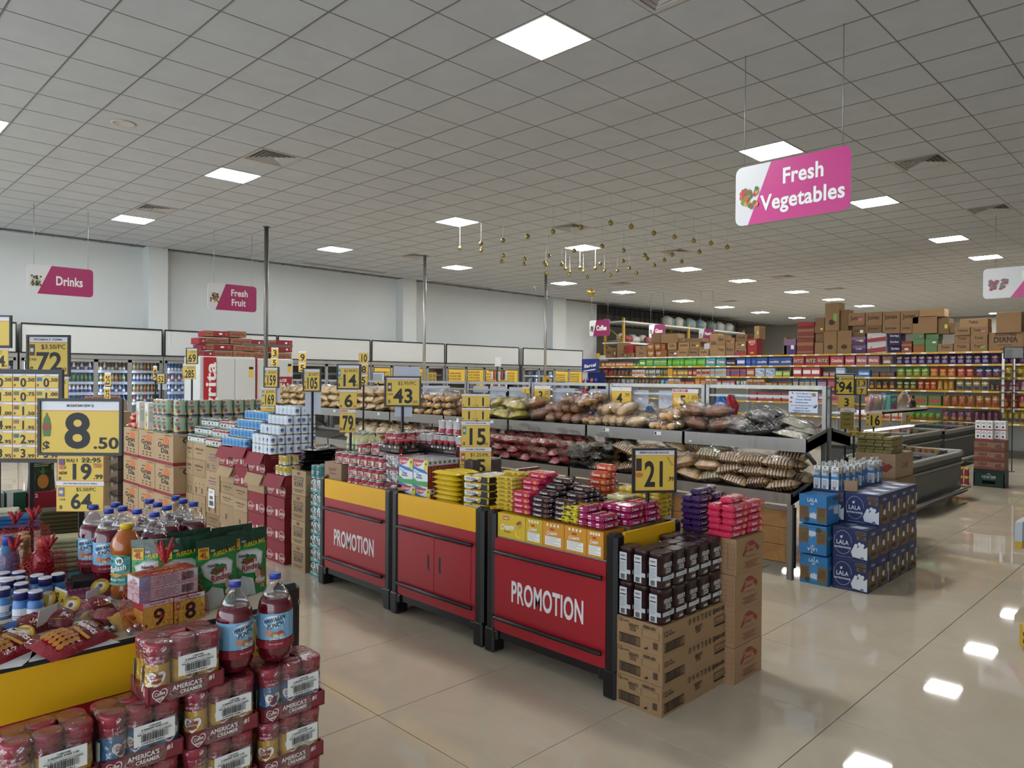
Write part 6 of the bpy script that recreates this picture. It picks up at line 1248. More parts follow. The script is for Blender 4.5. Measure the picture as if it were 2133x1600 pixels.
# ------------------------------------------------------------------ milk cartons, freezers and the crate on the right
NVY = M('#1e2f5e', .5, var=.05, vs=4); LBL = M('#2f78b4', .5, var=.05, vs=4); KB = M('#7a5f42', .75, var=.05); WP = M('#cfd6e0', .5)
def cow(x, y, s): return ('p', [(x-.5*s, y-.1*s), (x-.3*s, y+.35*s), (x-.1*s, y+.2*s), (x+.15*s, y+.5*s), (x+.3*s, y+.2*s), (x+.5*s, y+.35*s), (x+.5*s, y-.5*s), (x-.4*s, y-.4*s)], WP)
def lala_navy(w, h, d):
    mb = MB().box(0, d, 0, w, 0, h, NVY, b=.003)
    mb.art(fX(0, w, 0), [('r', w*.66, h*.82, w*.96, h*.93, KB), ('b', w*.68, h*.84, w*.94, h*.91, BLK), ('r', w*.7, h*.66, w*.96, h*.78, KB), ('b', w*.76, h*.67, w*.92, h*.77, BLK), ('p', [(w*.22, h*.72), (w*.30, h*.74), (w*.28, h*.66), (w*.24, h*.64)], WP), ('t', 'LALA', w*.29, h*.52, h*.13, WP, {'w': w*.36}), ('t', 'semidescremada', w*.29, h*.37, h*.07, WP, {'w': w*.48}), cow(w*.77, h*.3, h*.5), ('e', w*.68, h*.47, w*.05, h*.06, WP), ('e', w*.78, h*.53, w*.05, h*.06, WP), ('e', w*.87, h*.5, w*.05, h*.06, WP), ('e', w*.86, h*.09, w*.05, h*.05, M('#6a6f80', .5)), ('r', w*.1, h*.06, w*.6, h*.065, WP)])
    ring_ = [(w*.3+w*.26*math.cos(a), h*.52+h*.38*math.sin(a)) for a in [x*.45 for x in range(14)]]
    mb.tube([fX(0, w, 0)(x, y, .001) for x, y in ring_], .0012, WP, 4)
    mb.art(fY(0, 0, 0), [('r', 0, 0, d, h*.7, KB), ('p', [(0, 0), (0, h*.3), (d*.3, h*.05), (d*.6, 0)], NVY), ('r', d*.36, h*.32, d*.66, h*.72, NVY), cow(d*.5, h*.42, h*.22), ('t', 'LALA', d*.5, h*.84, h*.08, WP, {'w': d*.34, 'skew': -.3}), ('r', d*.25, h*.12, d*.75, h*.24, M('#5a4630', .8)), ('b', d*.28, h*.13, d*.72, h*.23, BLK), ('r', d*.88, h*.4, d, h*.7, WP)])
    mb.art(plane_frame((0, 0, h), (1, 0, 0), (0, 1, 0)), [('p', [(d*.1, w*.2), (d*.5, w*.1), (d*.6, w*.5), (d*.2, w*.6)], WP), ('p', [(d*.5, w*.6), (d*.9, w*.55), (d*.85, w*.9), (d*.6, w*.85)], M('#8a96ac', .5))])
    return mb.mesh('milk_carton_case')
LN = lala_navy(.268, .2475, .242); GLN = 'navy LALA milk cases'
for i in range(5):
    for l in range(3):
        if i == 0 and l == 2: continue
        thing('milk_case', LN, 'navy LALA milk case, front row, %s from the aisle corner, %s layer' % (nth(i+1), ('bottom', 'middle', 'top')[l]), 'milk case', GLN, (5.99+.2445*i+random.uniform(-.004, .004), 2.05+random.uniform(-.003, .003), .2485*l))
for i in range(4):
    for l in range(3): thing('milk_case', LN, 'navy LALA milk case, rear row, %s from the island, %s layer' % (nth(i+1), ('bottom', 'middle', 'top')[l]), 'milk case', GLN, (6.24+.2445*i, 2.325, .2485*l))
thing('cardboard_piece', MB().box(0, .09, 0, .10, 0, .004, CARD).box(0, .004, 0, .10, 0, .09, CARD).box(0, .09, .0, .004, 0, .09, CARD), 'torn brown carton piece lying on the navy milk cases', 'cardboard', None, (6.30, 2.24, .7465), .3)
def lala_blue(w, h, d, flip):
    mb = MB().box(0, d, 0, w, 0, h, LBL, b=.003); DG = M('#3a4a3a', .7)
    sh = [('r', 0, h*.12, w, h*.62, KB), ('r', w*.36, h*.1, w*.64, h*.66, M('#3a88c4', .5)), cow(w*.5, h*.3, h*.24), ('t', 'LALA', w*.5, h*.83, h*.11, WP, {'w': w*.36}), ('t', 'light', w*.5, h*.72, h*.06, WP, {'w': w*.14}), ('p', [(w*.48, h*.92), (w*.53, h*.97), (w*.55, h*.9)], WP), ('e', w*.28, h*.14, w*.1, h*.09, DG), ('r', w*.7, h*.04, w*.92, h*.16, M('#5a6a50', .7))]
    sh += [('e', w*(.1+.06*(q % 4)), h*(.3+.07*(q//4)), w*.018, h*.018, DG) for q in range(16)]+[('e', w*(.72+.06*(q % 4)), h*(.3+.07*(q//4)), w*.018, h*.018, DG) for q in range(16)]
    base = fX(0, w, 0); fr = base if not flip else (lambda x, y, z=0: base(w-x, h-y, z))
    mb.art(fr, sh).art(fY(0, 0, 0), [('t', 'LALA', d*.4, h*.6, h*.13, WP, {'w': d*.5}), cow(d*.75, h*.5, h*.4), ('r', d*.5, h*.82, d*.9, h*.92, M('#4a4a44', .7))])
    return mb.mesh('milk_case')
B1, B2 = lala_blue(.225, .235, .24, 0), lala_blue(.225, .235, .24, 1)
for l in range(3):
    t = thing('milk_case', (B1, B2, B1)[l], 'light blue LALA milk case, %s of the corner stack' % ('bottom', 'middle', 'top')[l], 'milk case', 'light blue LALA milk cases', (5.95+(.01, 0, .008)[l], 2.345+(.0, .006, .01)[l], .2475*l), (0, .02, -.02)[l])
part(t, 'lid_flap', MB().box(-.008, -.003, 0, .225, .14, .237, LBL).art(fX(-.008, .225, .14), [('t', 'LALA', .11, .055, .03, WP, {'w': .085}), ('t', 'light', .11, .025, .014, WP, {'w': .03})]))
# tall white milk cartons
mk = MB().box(0, .07, 0, .06, 0, .195, WHT, b=.002).box(.005, .065, .026, .034, .195, .225, WHT, b=.001).art(fX(0, .06, 0), [('r', 0, .09, .06, .115, M('#3a86c2', .4)), ('r', .008, .12, .052, .17, M('#b4c6d6', .4)), ('t', 'Lala', .03, .15, .016, M('#2a5a94', .4), {'w': .034}), ('r', .045, .115, .06, .16, M('#b08a5a', .5)), ('r', .01, .02, .05, .08, M('#c3c8ce', .4)), ('b', .015, .004, .04, .028, M('#3a5a94', .4)), ('e', .03, .183, .008, .006, M('#2a5a94', .4))]).art(fY(0, 0, 0), [('r', 0, 0, .07, .14, M('#2f6ea8', .4)), ('t', '20', .035, .06, .03, WHT, {'rot': PI/2}), ('r', 0, .14, .02, .19, M('#9a7a52', .5))]).mesh('milk_carton')
ms = [(6.255, 2.53), (6.255, 2.46), (6.25, 2.375), (6.33, 2.52), (6.33, 2.45), (6.335, 2.38), (6.42, 2.50), (6.42, 2.43), (6.41, 2.35), (6.50, 2.48), (6.50, 2.41), (6.52, 2.34), (6.60, 2.46), (6.60, 2.39), (6.70, 2.42), (6.70, 2.35), (6.82, 2.44), (6.84, 2.37), (6.95, 2.40), (6.96, 2.33), (7.06, 2.37), (7.08, 2.33)]
for k, (x, y) in enumerate(ms): thing('milk_carton', mk, 'tall white and blue milk carton on the navy cases, %s back from the front' % nth(k+1), 'milk carton', 'tall white milk cartons', (x, y, .7465), .04*((k*7) % 5-2))
# gold-wrapped coffee bricks on cartons
GB = M('#8f8452', .3, .35, bump=.5, bs=40, var=.2, vs=25)
gb = MB().box(-.055, .055, -.04, .04, 0, .033, GB, b=.004).mesh('gold_brick')
box_thing('carton', 'brown carton with red print under the gold bricks', 7.75, 8.3, 2.40, 2.78, .70, .945, CARD, 'carton', None, [('p', [(.2, .08), (.32, .15), (.36, .12), (.30, .06)], M('#8a3530', .7)), ('t', 'Reyes', .22, .17, .04, M('#8a3530', .7), {'slope': -.4})], [('t', 'CAFE', .3, .12, .05, M('#6a4a34', .8))])
box_thing('carton', 'large brown carton at the base of the gold brick pile', 7.72, 8.32, 2.38, 2.82, 0, .698, CARDD, 'carton', None, [('p', [(.25, .5), (.38, .6), (.42, .55), (.35, .46)], M('#8a3530', .7))])
box_thing('carton', 'plain brown carton beside the near freezer, white sticker on it', 8.34, 8.62, 2.60, 2.80, .0, .80, CARD, 'carton', None, [('r', .04, .6, .12, .7, WHT), ('r', .06, .62, .10, .68, INK)])
for l in range(6):
    for i in range(3):
        for j in range(4):
            if l == 5 and (i > 1 or j == 3): continue
            thing('coffee_brick', gb, 'gold foil coffee brick, %s layer, %s row, %s across' % (nth(l+1), nth(i+1), nth(j+1)), 'coffee brick', 'gold foil coffee bricks', (7.81+.115*i+.02*(l % 2), 2.735-.085*j-.006*(l % 2), .9455+.0335*l), PI/2*0+.03*((i+j+l) % 3-1))
# --- chest freezers
FG = M('#4d4e4f', .4, var=.03); FDK = M('#25272a', .4); FLG = M('#84857f', .4); GLASS = film('#dfe8e8', .16, .03, 0)
def freezer(label, x0, x1, y0, y1, h, contents=True, seed=0):
    L, W = x1-x0, y1-y0; t = thing('chest_freezer', None, label, 'freezer', 'glass-lid chest freezers', (x0, y0, 0))
    part(t, 'body', MB().box(0, L, 0, W, .12, h*.72, FG, b=.006)); part(t, 'dark_band', MB().box(-.006, L+.006, -.006, W+.006, h*.79, h*.90, FDK, b=.004).box(.0, L, 0, W, h*.72, h*.79, FG))
    part(t, 'rim', MB().box(-.02, L+.02, -.025, .05, h*.90, h, FLG, b=.012).box(-.02, L+.02, W-.05, W+.025, h*.92, h+.04, FLG, b=.012).box(-.02, .06, -.02, W+.02, h*.90, h+.02, FLG, b=.012).box(L-.06, L+.02, -.02, W+.02, h*.90, h+.02, FLG, b=.012))
    part(t, 'side_rail', MB().box(-.02, L+.02, -.03, 0, h*.735, h*.785, FLG, b=.008))
    part(t, 'bumper', MB().tube([(-.05, -.08, .14), (L+.12, -.08, .14), (L+.16, -.04, .14), (L+.16, W, .14)], .022, STL, 8).tube([(-.05, -.05, .09), (L+.10, -.05, .09)], .018, STD, 8))
    for xx in (.15, L-.15): part(t, 'caster', MB().cyl(xx, .1, 0, .10, .03, BLK, 10).box(xx-.03, xx+.03, .05, .15, .08, .125, STD))
    part(t, 'inside', MB().box(.06, L-.06, .05, W-.05, h*.55, h*.56, M('#c6cacc', .5)))
    for q in range(2): part(t, 'glass_lid', MB().add([(.05+L/2*q, .04, h+.004), (L/2*(q+1)-.05, .04, h+.004), (L/2*(q+1)-.05, W-.04, h+.036), (.05+L/2*q, W-.04, h+.036)], [(0, 1, 2, 3)], GLASS).box(.03+L/2*q, .06+L/2*q, .03, W-.03, h+.002, h+.03, FLG), [('handle', MB().box(L/2*q+L*.24, L/2*q+L*.28, .05, .13, h+.008, h+.04, FDK, b=.004))])
    part(t, 'vent_panel', MB().box(L*.93, L*.97, -.004, 0, h*.26, h*.36, M('#8a8c8c', .4)))
    if contents:
        rnd = random.Random(seed)
        for k in range(int(L*8)):
            c = rnd.choice(('#b9bcc0', '#4f9a88', '#a85a4a', '#c8b89a', '#6a8ab0', '#b0a060'))
            thing('frozen_pack', MB().pillow(.26, .18, .05, M(c, .35, bump=.4), 7, 5, 0, .06, .1, k), 'frozen food pack in the near freezer, %s from its near end' % nth(k+1), 'frozen pack', 'frozen packs', (x0+.2+(L-.4)*k/(L*8), y0+.12+rnd.uniform(.05, W-.35), h*.565+.05*(k % 3)), rnd.uniform(0, 3))
freezer('near grey chest freezer beside the gold bricks', 9.75, 12.05, 2.85, 3.62, .665, True, 1)
freezer('second grey chest freezer behind the near one', 11.75, 15.25, 3.95, 4.75, .76, False)
freezer('third grey chest freezer beyond the green crate', 15.52, 18.5, 3.95, 4.75, .74, False)
# lit canopy on the second freezer with dry goods hung on it
cano = thing('freezer_canopy', None, 'steel shelf canopy with light strip above the second freezer', 'shelf', None, (12.0, 4.05, 0))
part(cano, 'post', MB().box(0, .06, .3, .36, .8, 1.30, STD)); part(cano, 'post', MB().box(2.6, 2.66, .3, .36, .8, 1.30, STD)); part(cano, 'shelf', MB().box(-.1, 2.8, .0, .6, 1.14, 1.165, WHT).box(-.1, 2.8, 0, .012, 1.14, 1.2, WHT)); part(cano, 'light_strip', MB().box(.2, 2.4, .1, .2, .86, .88, M('#e8f0f4', .4, emit=2.5)))
# straw bundles, cones and biscuit boxes on that shelf
SHZ = 1.1655
STRC = ['#5a8a4a', '#b0423a', '#4a6a9a', '#8a4a6a', '#c0a050', '#4a8a8a']
for k in range(4):
    b = MB(); rr = random.Random(k)
    for q in range(14): a = rr.uniform(0, 6.28); r_ = .05*rr.random()**.5; b.cyl(r_*math.cos(a), r_*math.sin(a), 0, .25, .008, M(STRC[(q+k) % 6], .4), 6)
    b.lathe([(.062, 0), (.065, .02), (.062, .22), (.03, .29)], film('#ffffff', .12, .1, .8), 10)
    thing('straw_bundle', b, 'upright clear bag of coloured drinking straws, %s on the freezer shelf' % nth(k+1), 'straw bundle', 'upright straw bundles', (12.1+.2*k, 4.15, SHZ), 0, (.12, .08, 0))
for k in range(4):
    b = MB()
    for q in range(6): b.box(-.15, .15, -.07+.024*q, -.048+.024*q, .012, .036, M(STRC[(q+k*2) % 6], .4))
    b.pillow(.32, .16, .05, film('#ffffff', .14, .1, .8), 7, 5, 0, .05, .1, k)
    thing('straw_pack', b, 'flat pack of striped coloured straws, %s in the pile' % nth(k+1), 'straw pack', 'flat straw packs', (11.95, 4.42, SHZ+.052*k), .9)
cone = MB().lathe([(.008, 0), (.03, .15), (.032, .17)], M('#b88a58', .6, bump=.6, bs=80), 10, M4=None)
for q in range(5): cone.lathe([(.01, .03*q+.02), (.034, .03*q+.17), (.035, .03*q+.185)], M('#b88a58', .6, bump=.6, bs=80), 10)
cone.lathe([(.03, 0), (.045, .1), (.045, .3), (.02, .36)], film('#ffffff', .12, .1, .8), 10); cone = cone.mesh('cone_bag')
for k in range(5): thing('cone_bag', cone, 'clear sleeve of ice cream cones, %s in the leaning row' % nth(k+1), 'cone bag', 'ice cream cone sleeves', (13.45+.13*k, 4.2, SHZ), 0, (.35, .3-.25*k, 0))
box_thing('biscuit_box', 'teal Cremax biscuit box on the freezer shelf', 12.95, 13.3, 4.10, 4.2, SHZ, SHZ+.27, M('#3f9a8c', .45), 'biscuit box', None, (), [('t', 'Cremax', .17, .2, .05, WHT, {'w': .22, 'slope': .1}), ('p', [(.03, .05), (.3, .04), (.32, .12), (.1, .13)], M('#a03a70', .5)), ('p', [(.15, .03), (.3, .02), (.28, .08)], M('#3a2a34', .5))])
box_thing('biscuit_box', 'blue biscuit box standing behind the cone sleeves', 13.33, 13.62, 4.3, 4.36, SHZ, SHZ+.3, M('#2a60a0', .45), 'biscuit box', None, (), [('t', 'Teatime', .14, .17, .04, WHT, {'w': .18}), ('e', .08, .09, .03, .03, M('#b8945a', .5)), ('e', .17, .09, .03, .03, M('#b8945a', .5))])
box_thing('biscuit_box', 'red RITZ cracker box behind the straw packs', 12.15, 12.55, 4.6, 4.64, SHZ+.21, SHZ+.42, M('#9a2830', .45), 'cracker box', None, (), [('e', .2, .1, .1, .07, M('#1f4a80', .5)), ('t', 'RITZ', .2, .1, .07, M('#d8b23a', .5), {'w': .15})]).location.z = SHZ
for k in range(3): thing('syrup_bottle', MB().lathe([(.03, 0), (.035, .01), (.035, .11), (.012, .16), (.012, .19)], M('#2a1414', .2, coat=.4), 12), 'dark syrup bottle beside the cones, %s of three' % nth(k+1), 'bottle', 'dark syrup bottles', (14.2+.08*k, 4.15, SHZ))
for (x, w, t, c, lb) in ((13.35, .45, '7', '.95', 'yellow price card 37.95 under the cone sleeves'), (12.0, .1, '2', '', 'small yellow tag under the straw shelf'), (12.75, .1, '2', '', 'second small yellow tag under the straw shelf')):
    mb = MB().box(0, w, 0, .004, 0, .2 if w > .2 else .16, PAPER).art(fY(0, 0, 0), [('r', .01, .01, w-.01, .17 if w > .2 else .15, YEL), ('t', t, w*.6, .08, .11 if w > .2 else .06, INK), ('t', c, w*.85, .05, .04, INK)]+([('r', .02, .05, w*.45, .16, PAPER), ('t', '3', w*.3, .1, .07, M('#9fb0c8', .5))] if w > .2 else []))
    thing('price_card', mb, lb, 'price card', None, (x, 4.04, SHZ-.03-(.2 if w > .2 else .16)))
# --- green crate with milk cases
CRT = M('#13302a', .45)
cr = thing('bottle_crate', None, 'dark green upside-down BELIKIN bottle crate', 'crate', None, (13.5, 2.60, 0))
part(cr, 'crate_wall', MB().box(0, .3, 0, .42, .22, .28, CRT, b=.004).box(0, .012, 0, .42, 0, .05, CRT).box(0, .012, 0, .12, .05, .22, CRT).box(0, .012, .30, .42, .05, .22, CRT).box(0, .012, .12, .30, .10, .22, CRT).box(0, .3, 0, .012, 0, .22, CRT).box(0, .3, .408, .42, 0, .22, CRT).box(.288, .3, 0, .42, 0, .22, CRT))
fr0 = fX(0, .42, 0); part(cr, 'lettering', MB().art(lambda x, y, z=0: fr0(.42-x, .28-y, z), [('t', 'BELIKIN', .21, .12, .035, M('#a8b8b0', .5), {'w': .19}), ('r', .13, .15, .29, .153, M('#a8b8b0', .5)), ('p', [(.17, .09), (.21, .06), (.25, .09), (.21, .075)], M('#a8b8b0', .5))]))
LRC = M('#7a3f3c', .6); 
for l in range(3):
    box_thing('milk_case', 'brown and red LALA milk case on the crate, %s' % ('bottom', 'middle', 'top')[l], 13.48, 13.78, 2.60, 3.01, .281+.155*l, .281+.155*l+.153, M('#8a6a50', .7), 'milk case', 'brown LALA milk cases', [('r', 0, .12, .41, .153, LRC), ('p', [(0, .03), (.12, .05), (.28, .03), (.41, .05), (.41, 0), (0, 0)], LRC), ('t', 'LALA', .12, .085, .04, M('#3a2a24', .7), {'w': .12}), ('r', .22, .125, .4, .14, M('#4a3430', .7)), ('p', [(.28, .04), (.3, .1), (.33, .09), (.36, .11), (.38, .04)], M('#6a4a3c', .7))])
smc = MB().box(0, .065, 0, .075, 0, .15, WHT, b=.002).art(fX(0, .075, 0), [('r', 0, 0, .075, .018, M('#a83a44', .5)), ('t', 'LALA', .037, .11, .02, M('#2a3050', .5), {'w': .05}), ('p', [(.02, .04), (.03, .075), (.05, .07), (.055, .04)], M('#3a3f60', .5)), ('r', .02, .125, .055, .13, M('#a83a44', .5))]).mesh('small_milk_carton')
for l in range(2):
    for j in range(5 if l == 0 else 5):
        for i in range(2):
            if l == 1 and j > 2 and False: continue
            thing('milk_carton', smc, 'small white and red LALA carton on the crate stack, %s tier, %s row, %s along' % (('lower', 'upper')[l], nth(i+1), nth(j+1)), 'milk carton', 'small white LALA cartons', (13.49+.07*i+(.09 if j > 2 else 0), 3.005-.08*(j+1), (.7475 if j < 3 or l == 0 else .7475)+.1515*l-(.0)), 0)
yl = MB().lathe([(.035, 0), (.037, .01), (.03, .08), (.037, .10), (.037, .13), (.03, .135)], M('#a02c40', .35), 12, mats=[M('#a02c40', .35)]*3+[M('#c8b43a', .4)]*2).mesh('can')
for l in range(2):
    for j in range(4): thing('drink_bottle', yl, 'pink bottle with yellow cap left of the crate, %s tier, %s along' % (('lower', 'upper')[l], nth(j+1)), 'bottle', 'pink bottles with yellow caps', (13.55, 3.38-.085*j, .145*l))
# --- corner of a gondola at the right border
YG = M('#c9a02a', .45)
gq = thing('gondola_end', None, 'yellow-footed gondola end at the right border', 'shelf', None, (5.45, .96, 0))
part(gq, 'foot', MB().box(0, .04, -.06, .0, .02, .16, YG, b=.002).box(-.001, .0, -.04, -.02, .045, .07, BLK).box(-.001, .0, -.04, -.02, .09, .115, BLK).cyl(.02, -.03, 0, .02, .012, STL, 8)); part(gq, 'base_shelf', MB().box(.0, 1.6, -.55, -.02, .15, .18, WHT).box(-.004, .0, -.5, -.02, .12, .18, M('#c8b48a', .6)))
box_thing('shelf_goods', 'wrapped pack on the gondola foot at the right border', 5.6, 6.2, .45, .90, .181, .32, M('#a9a49c', .5), 'wrapped pack')
thing('shelf_end', MB().box(0, .3, 0, .05, .28, .34, YG).box(0, .3, 0, .05, .34, .5, M('#b9c2cc', .5)), 'pale blue and yellow shelf end farther along the right border', 'shelf', None, tuple(atZ(2128, 1214, 0))[:2]+(0,))
# ------------------------------------------------------------------ long gondola across the back and the storage rack behind it
GXF = 18.95                                  # front edge of its shelves
zs = [atX(1699, y, GXF).z for y in (738, 761, 785, 809.3)]+[atX(2060, 849, GXF).z, atX(2010, 879, GXF).z]
GYL, GYR = atX(1246, 760, GXF).y, 1.6
WSH = M('#c9cac6', .45); YED = M('#c79e2e', .45)
gd = thing('gondola', None, 'long white and yellow gondola of snacks across the back', 'shelf', None, (0, 0, 0))
part(gd, 'back_panel', MB().box(GXF+.55, GXF+.58, GYR, GYL, 0, zs[0], M('#b9bab6', .6)))
part(gd, 'end_post', MB().box(GXF-.02, GXF+.06, GYL-.02, GYL+.05, 0, zs[0]+.16, YED)); part(gd, 'end_panel', MB().box(GXF+.06, GXF+.58, GYL, GYL+.02, 0, zs[0]+.1, M('#a9aaa6', .6)))
mods = []; y = GYL-.02
while y > GYR+.3: mods.append((max(GYR, y-1.25), y)); y -= 1.25
for k, z in enumerate(zs):
    for q, (a, b) in enumerate(mods):
        s = part(gd, 'shelf', MB().box(GXF, GXF+.55, a+.003, b-.003, z-.025, z, WSH))
        white = k == 0 and (q < 4 or q > 8)
        part(s, 'price_rail', MB().box(GXF-.008, GXF, a+.003, b-.003, z-.04, z+.004, WSH if white else YED), [('label_strip', MB().art(fX(GXF-.008, b, z-.04), [('r', .2+.33*t, .006, .32+.33*t, .038, WHT) for t in range(3)]))])
for a, b in mods: part(gd, 'upright', MB().box(GXF+.5, GXF+.55, b-.02, b+.02, 0, zs[0], WSH))
part(gd, 'base', MB().box(GXF, GXF+.55, GYR, GYL, 0, .12, M('#57544e', .6)))
# --- packs on its shelves
def sbox(w, h, c, c2, tx, tc, n=1):
    mb = MB().box(0, .14, 0, w, 0, h, M(c, .45), b=.002)
    sh = [('r', w*.08, h*.3, w*.92, h*.72, M(c2, .45))] if c2 else []
    if tx: sh.append(('t', tx, w*.5, h*.52, h*.32, M(tc, .5), {'w': w*.8}))
    for t in range(n-1): sh.append(('r', 0, h*(t+1)/n-.003, w, h*(t+1)/n+.003, M('#3a3a3a', .6)))
    return mb.art(fX(0, w, 0), sh, .002).mesh('pack')
def sbag(w, h, c, c2, tx, tc, seed=0):
    mb = MB(); rnd = random.Random(seed); m = M(c, .25, bump=.5, bs=20, coat=.35); m2 = M(c2, .3, coat=.3)
    for s in (-1, 1):
        def fn(u, v, s=s):
            t = .05*(1-abs(2*u-1)**2.5)*(1-abs(2*v-1)**4)+.001; return (.06+s*t, w-u*w*(1-.08*math.sin(PI*v))-.04*w*math.sin(PI*v), v*h)
        n0 = len(mb.f); mb.grid(7, 8, fn, m)
        for q in range(n0, len(mb.f)):
            i, j = (q-n0) % 6, (q-n0)//6
            if s < 0 and 1 <= i <= 4 and 1 <= j <= 2: mb.mi[q] = mb._m(m2)
    fr = lambda x, y, z=0: Vector((.06-.05*(1-abs(2*x/w-1)**2.5)*(1-abs(2*y/h-1)**4)-.004-z, w-x, y))
    if tx: mb.art(fr, [('t', tx, w*.5, h*.68, h*.16, M(tc, .5), {'w': w*.75, 'slope': .1})], .002)
    return mb.mesh('pack')
_PK = {}
def row(shelf, px0, px1, n, fn, args, hf, desc, cat, nm=None):
    z = zs[shelf]; gap = (zs[shelf-1]-zs[shelf]) if shelf else .5
    ya, yb = atX(px0, 770, GXF).y, atX(px1, 770, GXF).y; w = (ya-yb)/n
    key = (fn.__name__, args, round(w, 2), round(gap*hf, 3))
    if key not in _PK: _PK[key] = fn(w*.96, (gap-.04)*hf, *args)
    for k in range(n):
        thing(nm or cat.replace(' ', '_'), _PK[key], '%s, %s gondola shelf down, %s from the left' % (desc, _O[shelf], nth(k+1)) if n > 1 else '%s, %s gondola shelf down' % (desc, _O[shelf]), cat, 'gondola goods', (GXF+.02+(.03 if k % 3 == 1 else 0), ya-w*(k+1)+w*.02, z+.001))
B, G_ = sbox, sbag
R1 = [(1252, 1318, 9, B, ('#b5653a', '#c8c4b0', '', '#fff'), .55, 'small orange and white soup box', 'soup box'), (1318, 1330, 2, B, ('#5f8a3a', '#88a850', '', '#fff'), .45, 'low green box', 'box'), (1331, 1344, 1, B, ('#4f9a34', '#8ab84a', 'Nido', '#fff'), .85, 'green snack box', 'box'), (1345, 1388, 3, B, ('#4f9a34', '#c2cfa0', 'Suprema', '#2a5a20'), .9, 'wide green box with pale label', 'box'), (1390, 1468, 9, B, ('#4a9a38', '#7ab848', '', '#fff'), .92, 'tall bright green biscuit box', 'biscuit box'), (1469, 1510, 2, B, ('#3a9a90', '#8a5a90', 'Cremax', '#e8f0f0'), .95, 'teal and purple biscuit box', 'biscuit box'), (1511, 1532, 1, B, ('#2c1c34', None, 'Suavicremas', '#d0c8d0'), .7, 'dark purple biscuit box', 'biscuit box'), (1533, 1552, 1, B, ('#24469a', '#c8ccd8', '', '#fff'), .85, 'blue and white cookie box', 'cookie box'), (1553, 1573, 2, B, ('#24469a', '#3a64b4', '', '#fff', 3), .85, 'blue triple cookie box', 'cookie box'), (1574, 1649, 3, B, ('#244a9c', '#16306a', 'cookie', '#d8dce8'), .85, 'wide royal blue cookie box', 'cookie box'), (1650, 1726, 3, B, ('#9c2428', '#1f4a80', 'RITZ', '#d8b23a'), .95, 'red RITZ cracker box', 'cracker box'), (1728, 1757, 1, B, ('#a03c48', '#b8606a', 'Canelitas', '#e8d8c0'), .9, 'rose red biscuit box', 'biscuit box'), (1759, 1780, 1, B, ('#a04450', '#b86a74', 'Emperador', '#e8d8d0'), .9, 'pink-red biscuit box', 'biscuit box'), (1782, 1830, 2, B, ('#9a5a68', '#a87080', 'Marias', '#e0d0c0'), .9, 'mauve biscuit box', 'biscuit box'), (1834, 1858, 1, G_, ('#7a5450', '#c8c4c0', '', '#fff'), .95, 'pale foil cookie bag', 'cookie bag'),
      (1864, 2060, 12, G_, ('#3a1f5e', '#8f86a4', 'Takis', '#d8c03a'), .95, 'purple tortilla chip bag', 'chip bag'), (2062, 2140, 4, G_, ('#4a2050', '#6a4a70', 'Takis', '#d8a03a'), .9, 'dark violet chip bag', 'chip bag')]
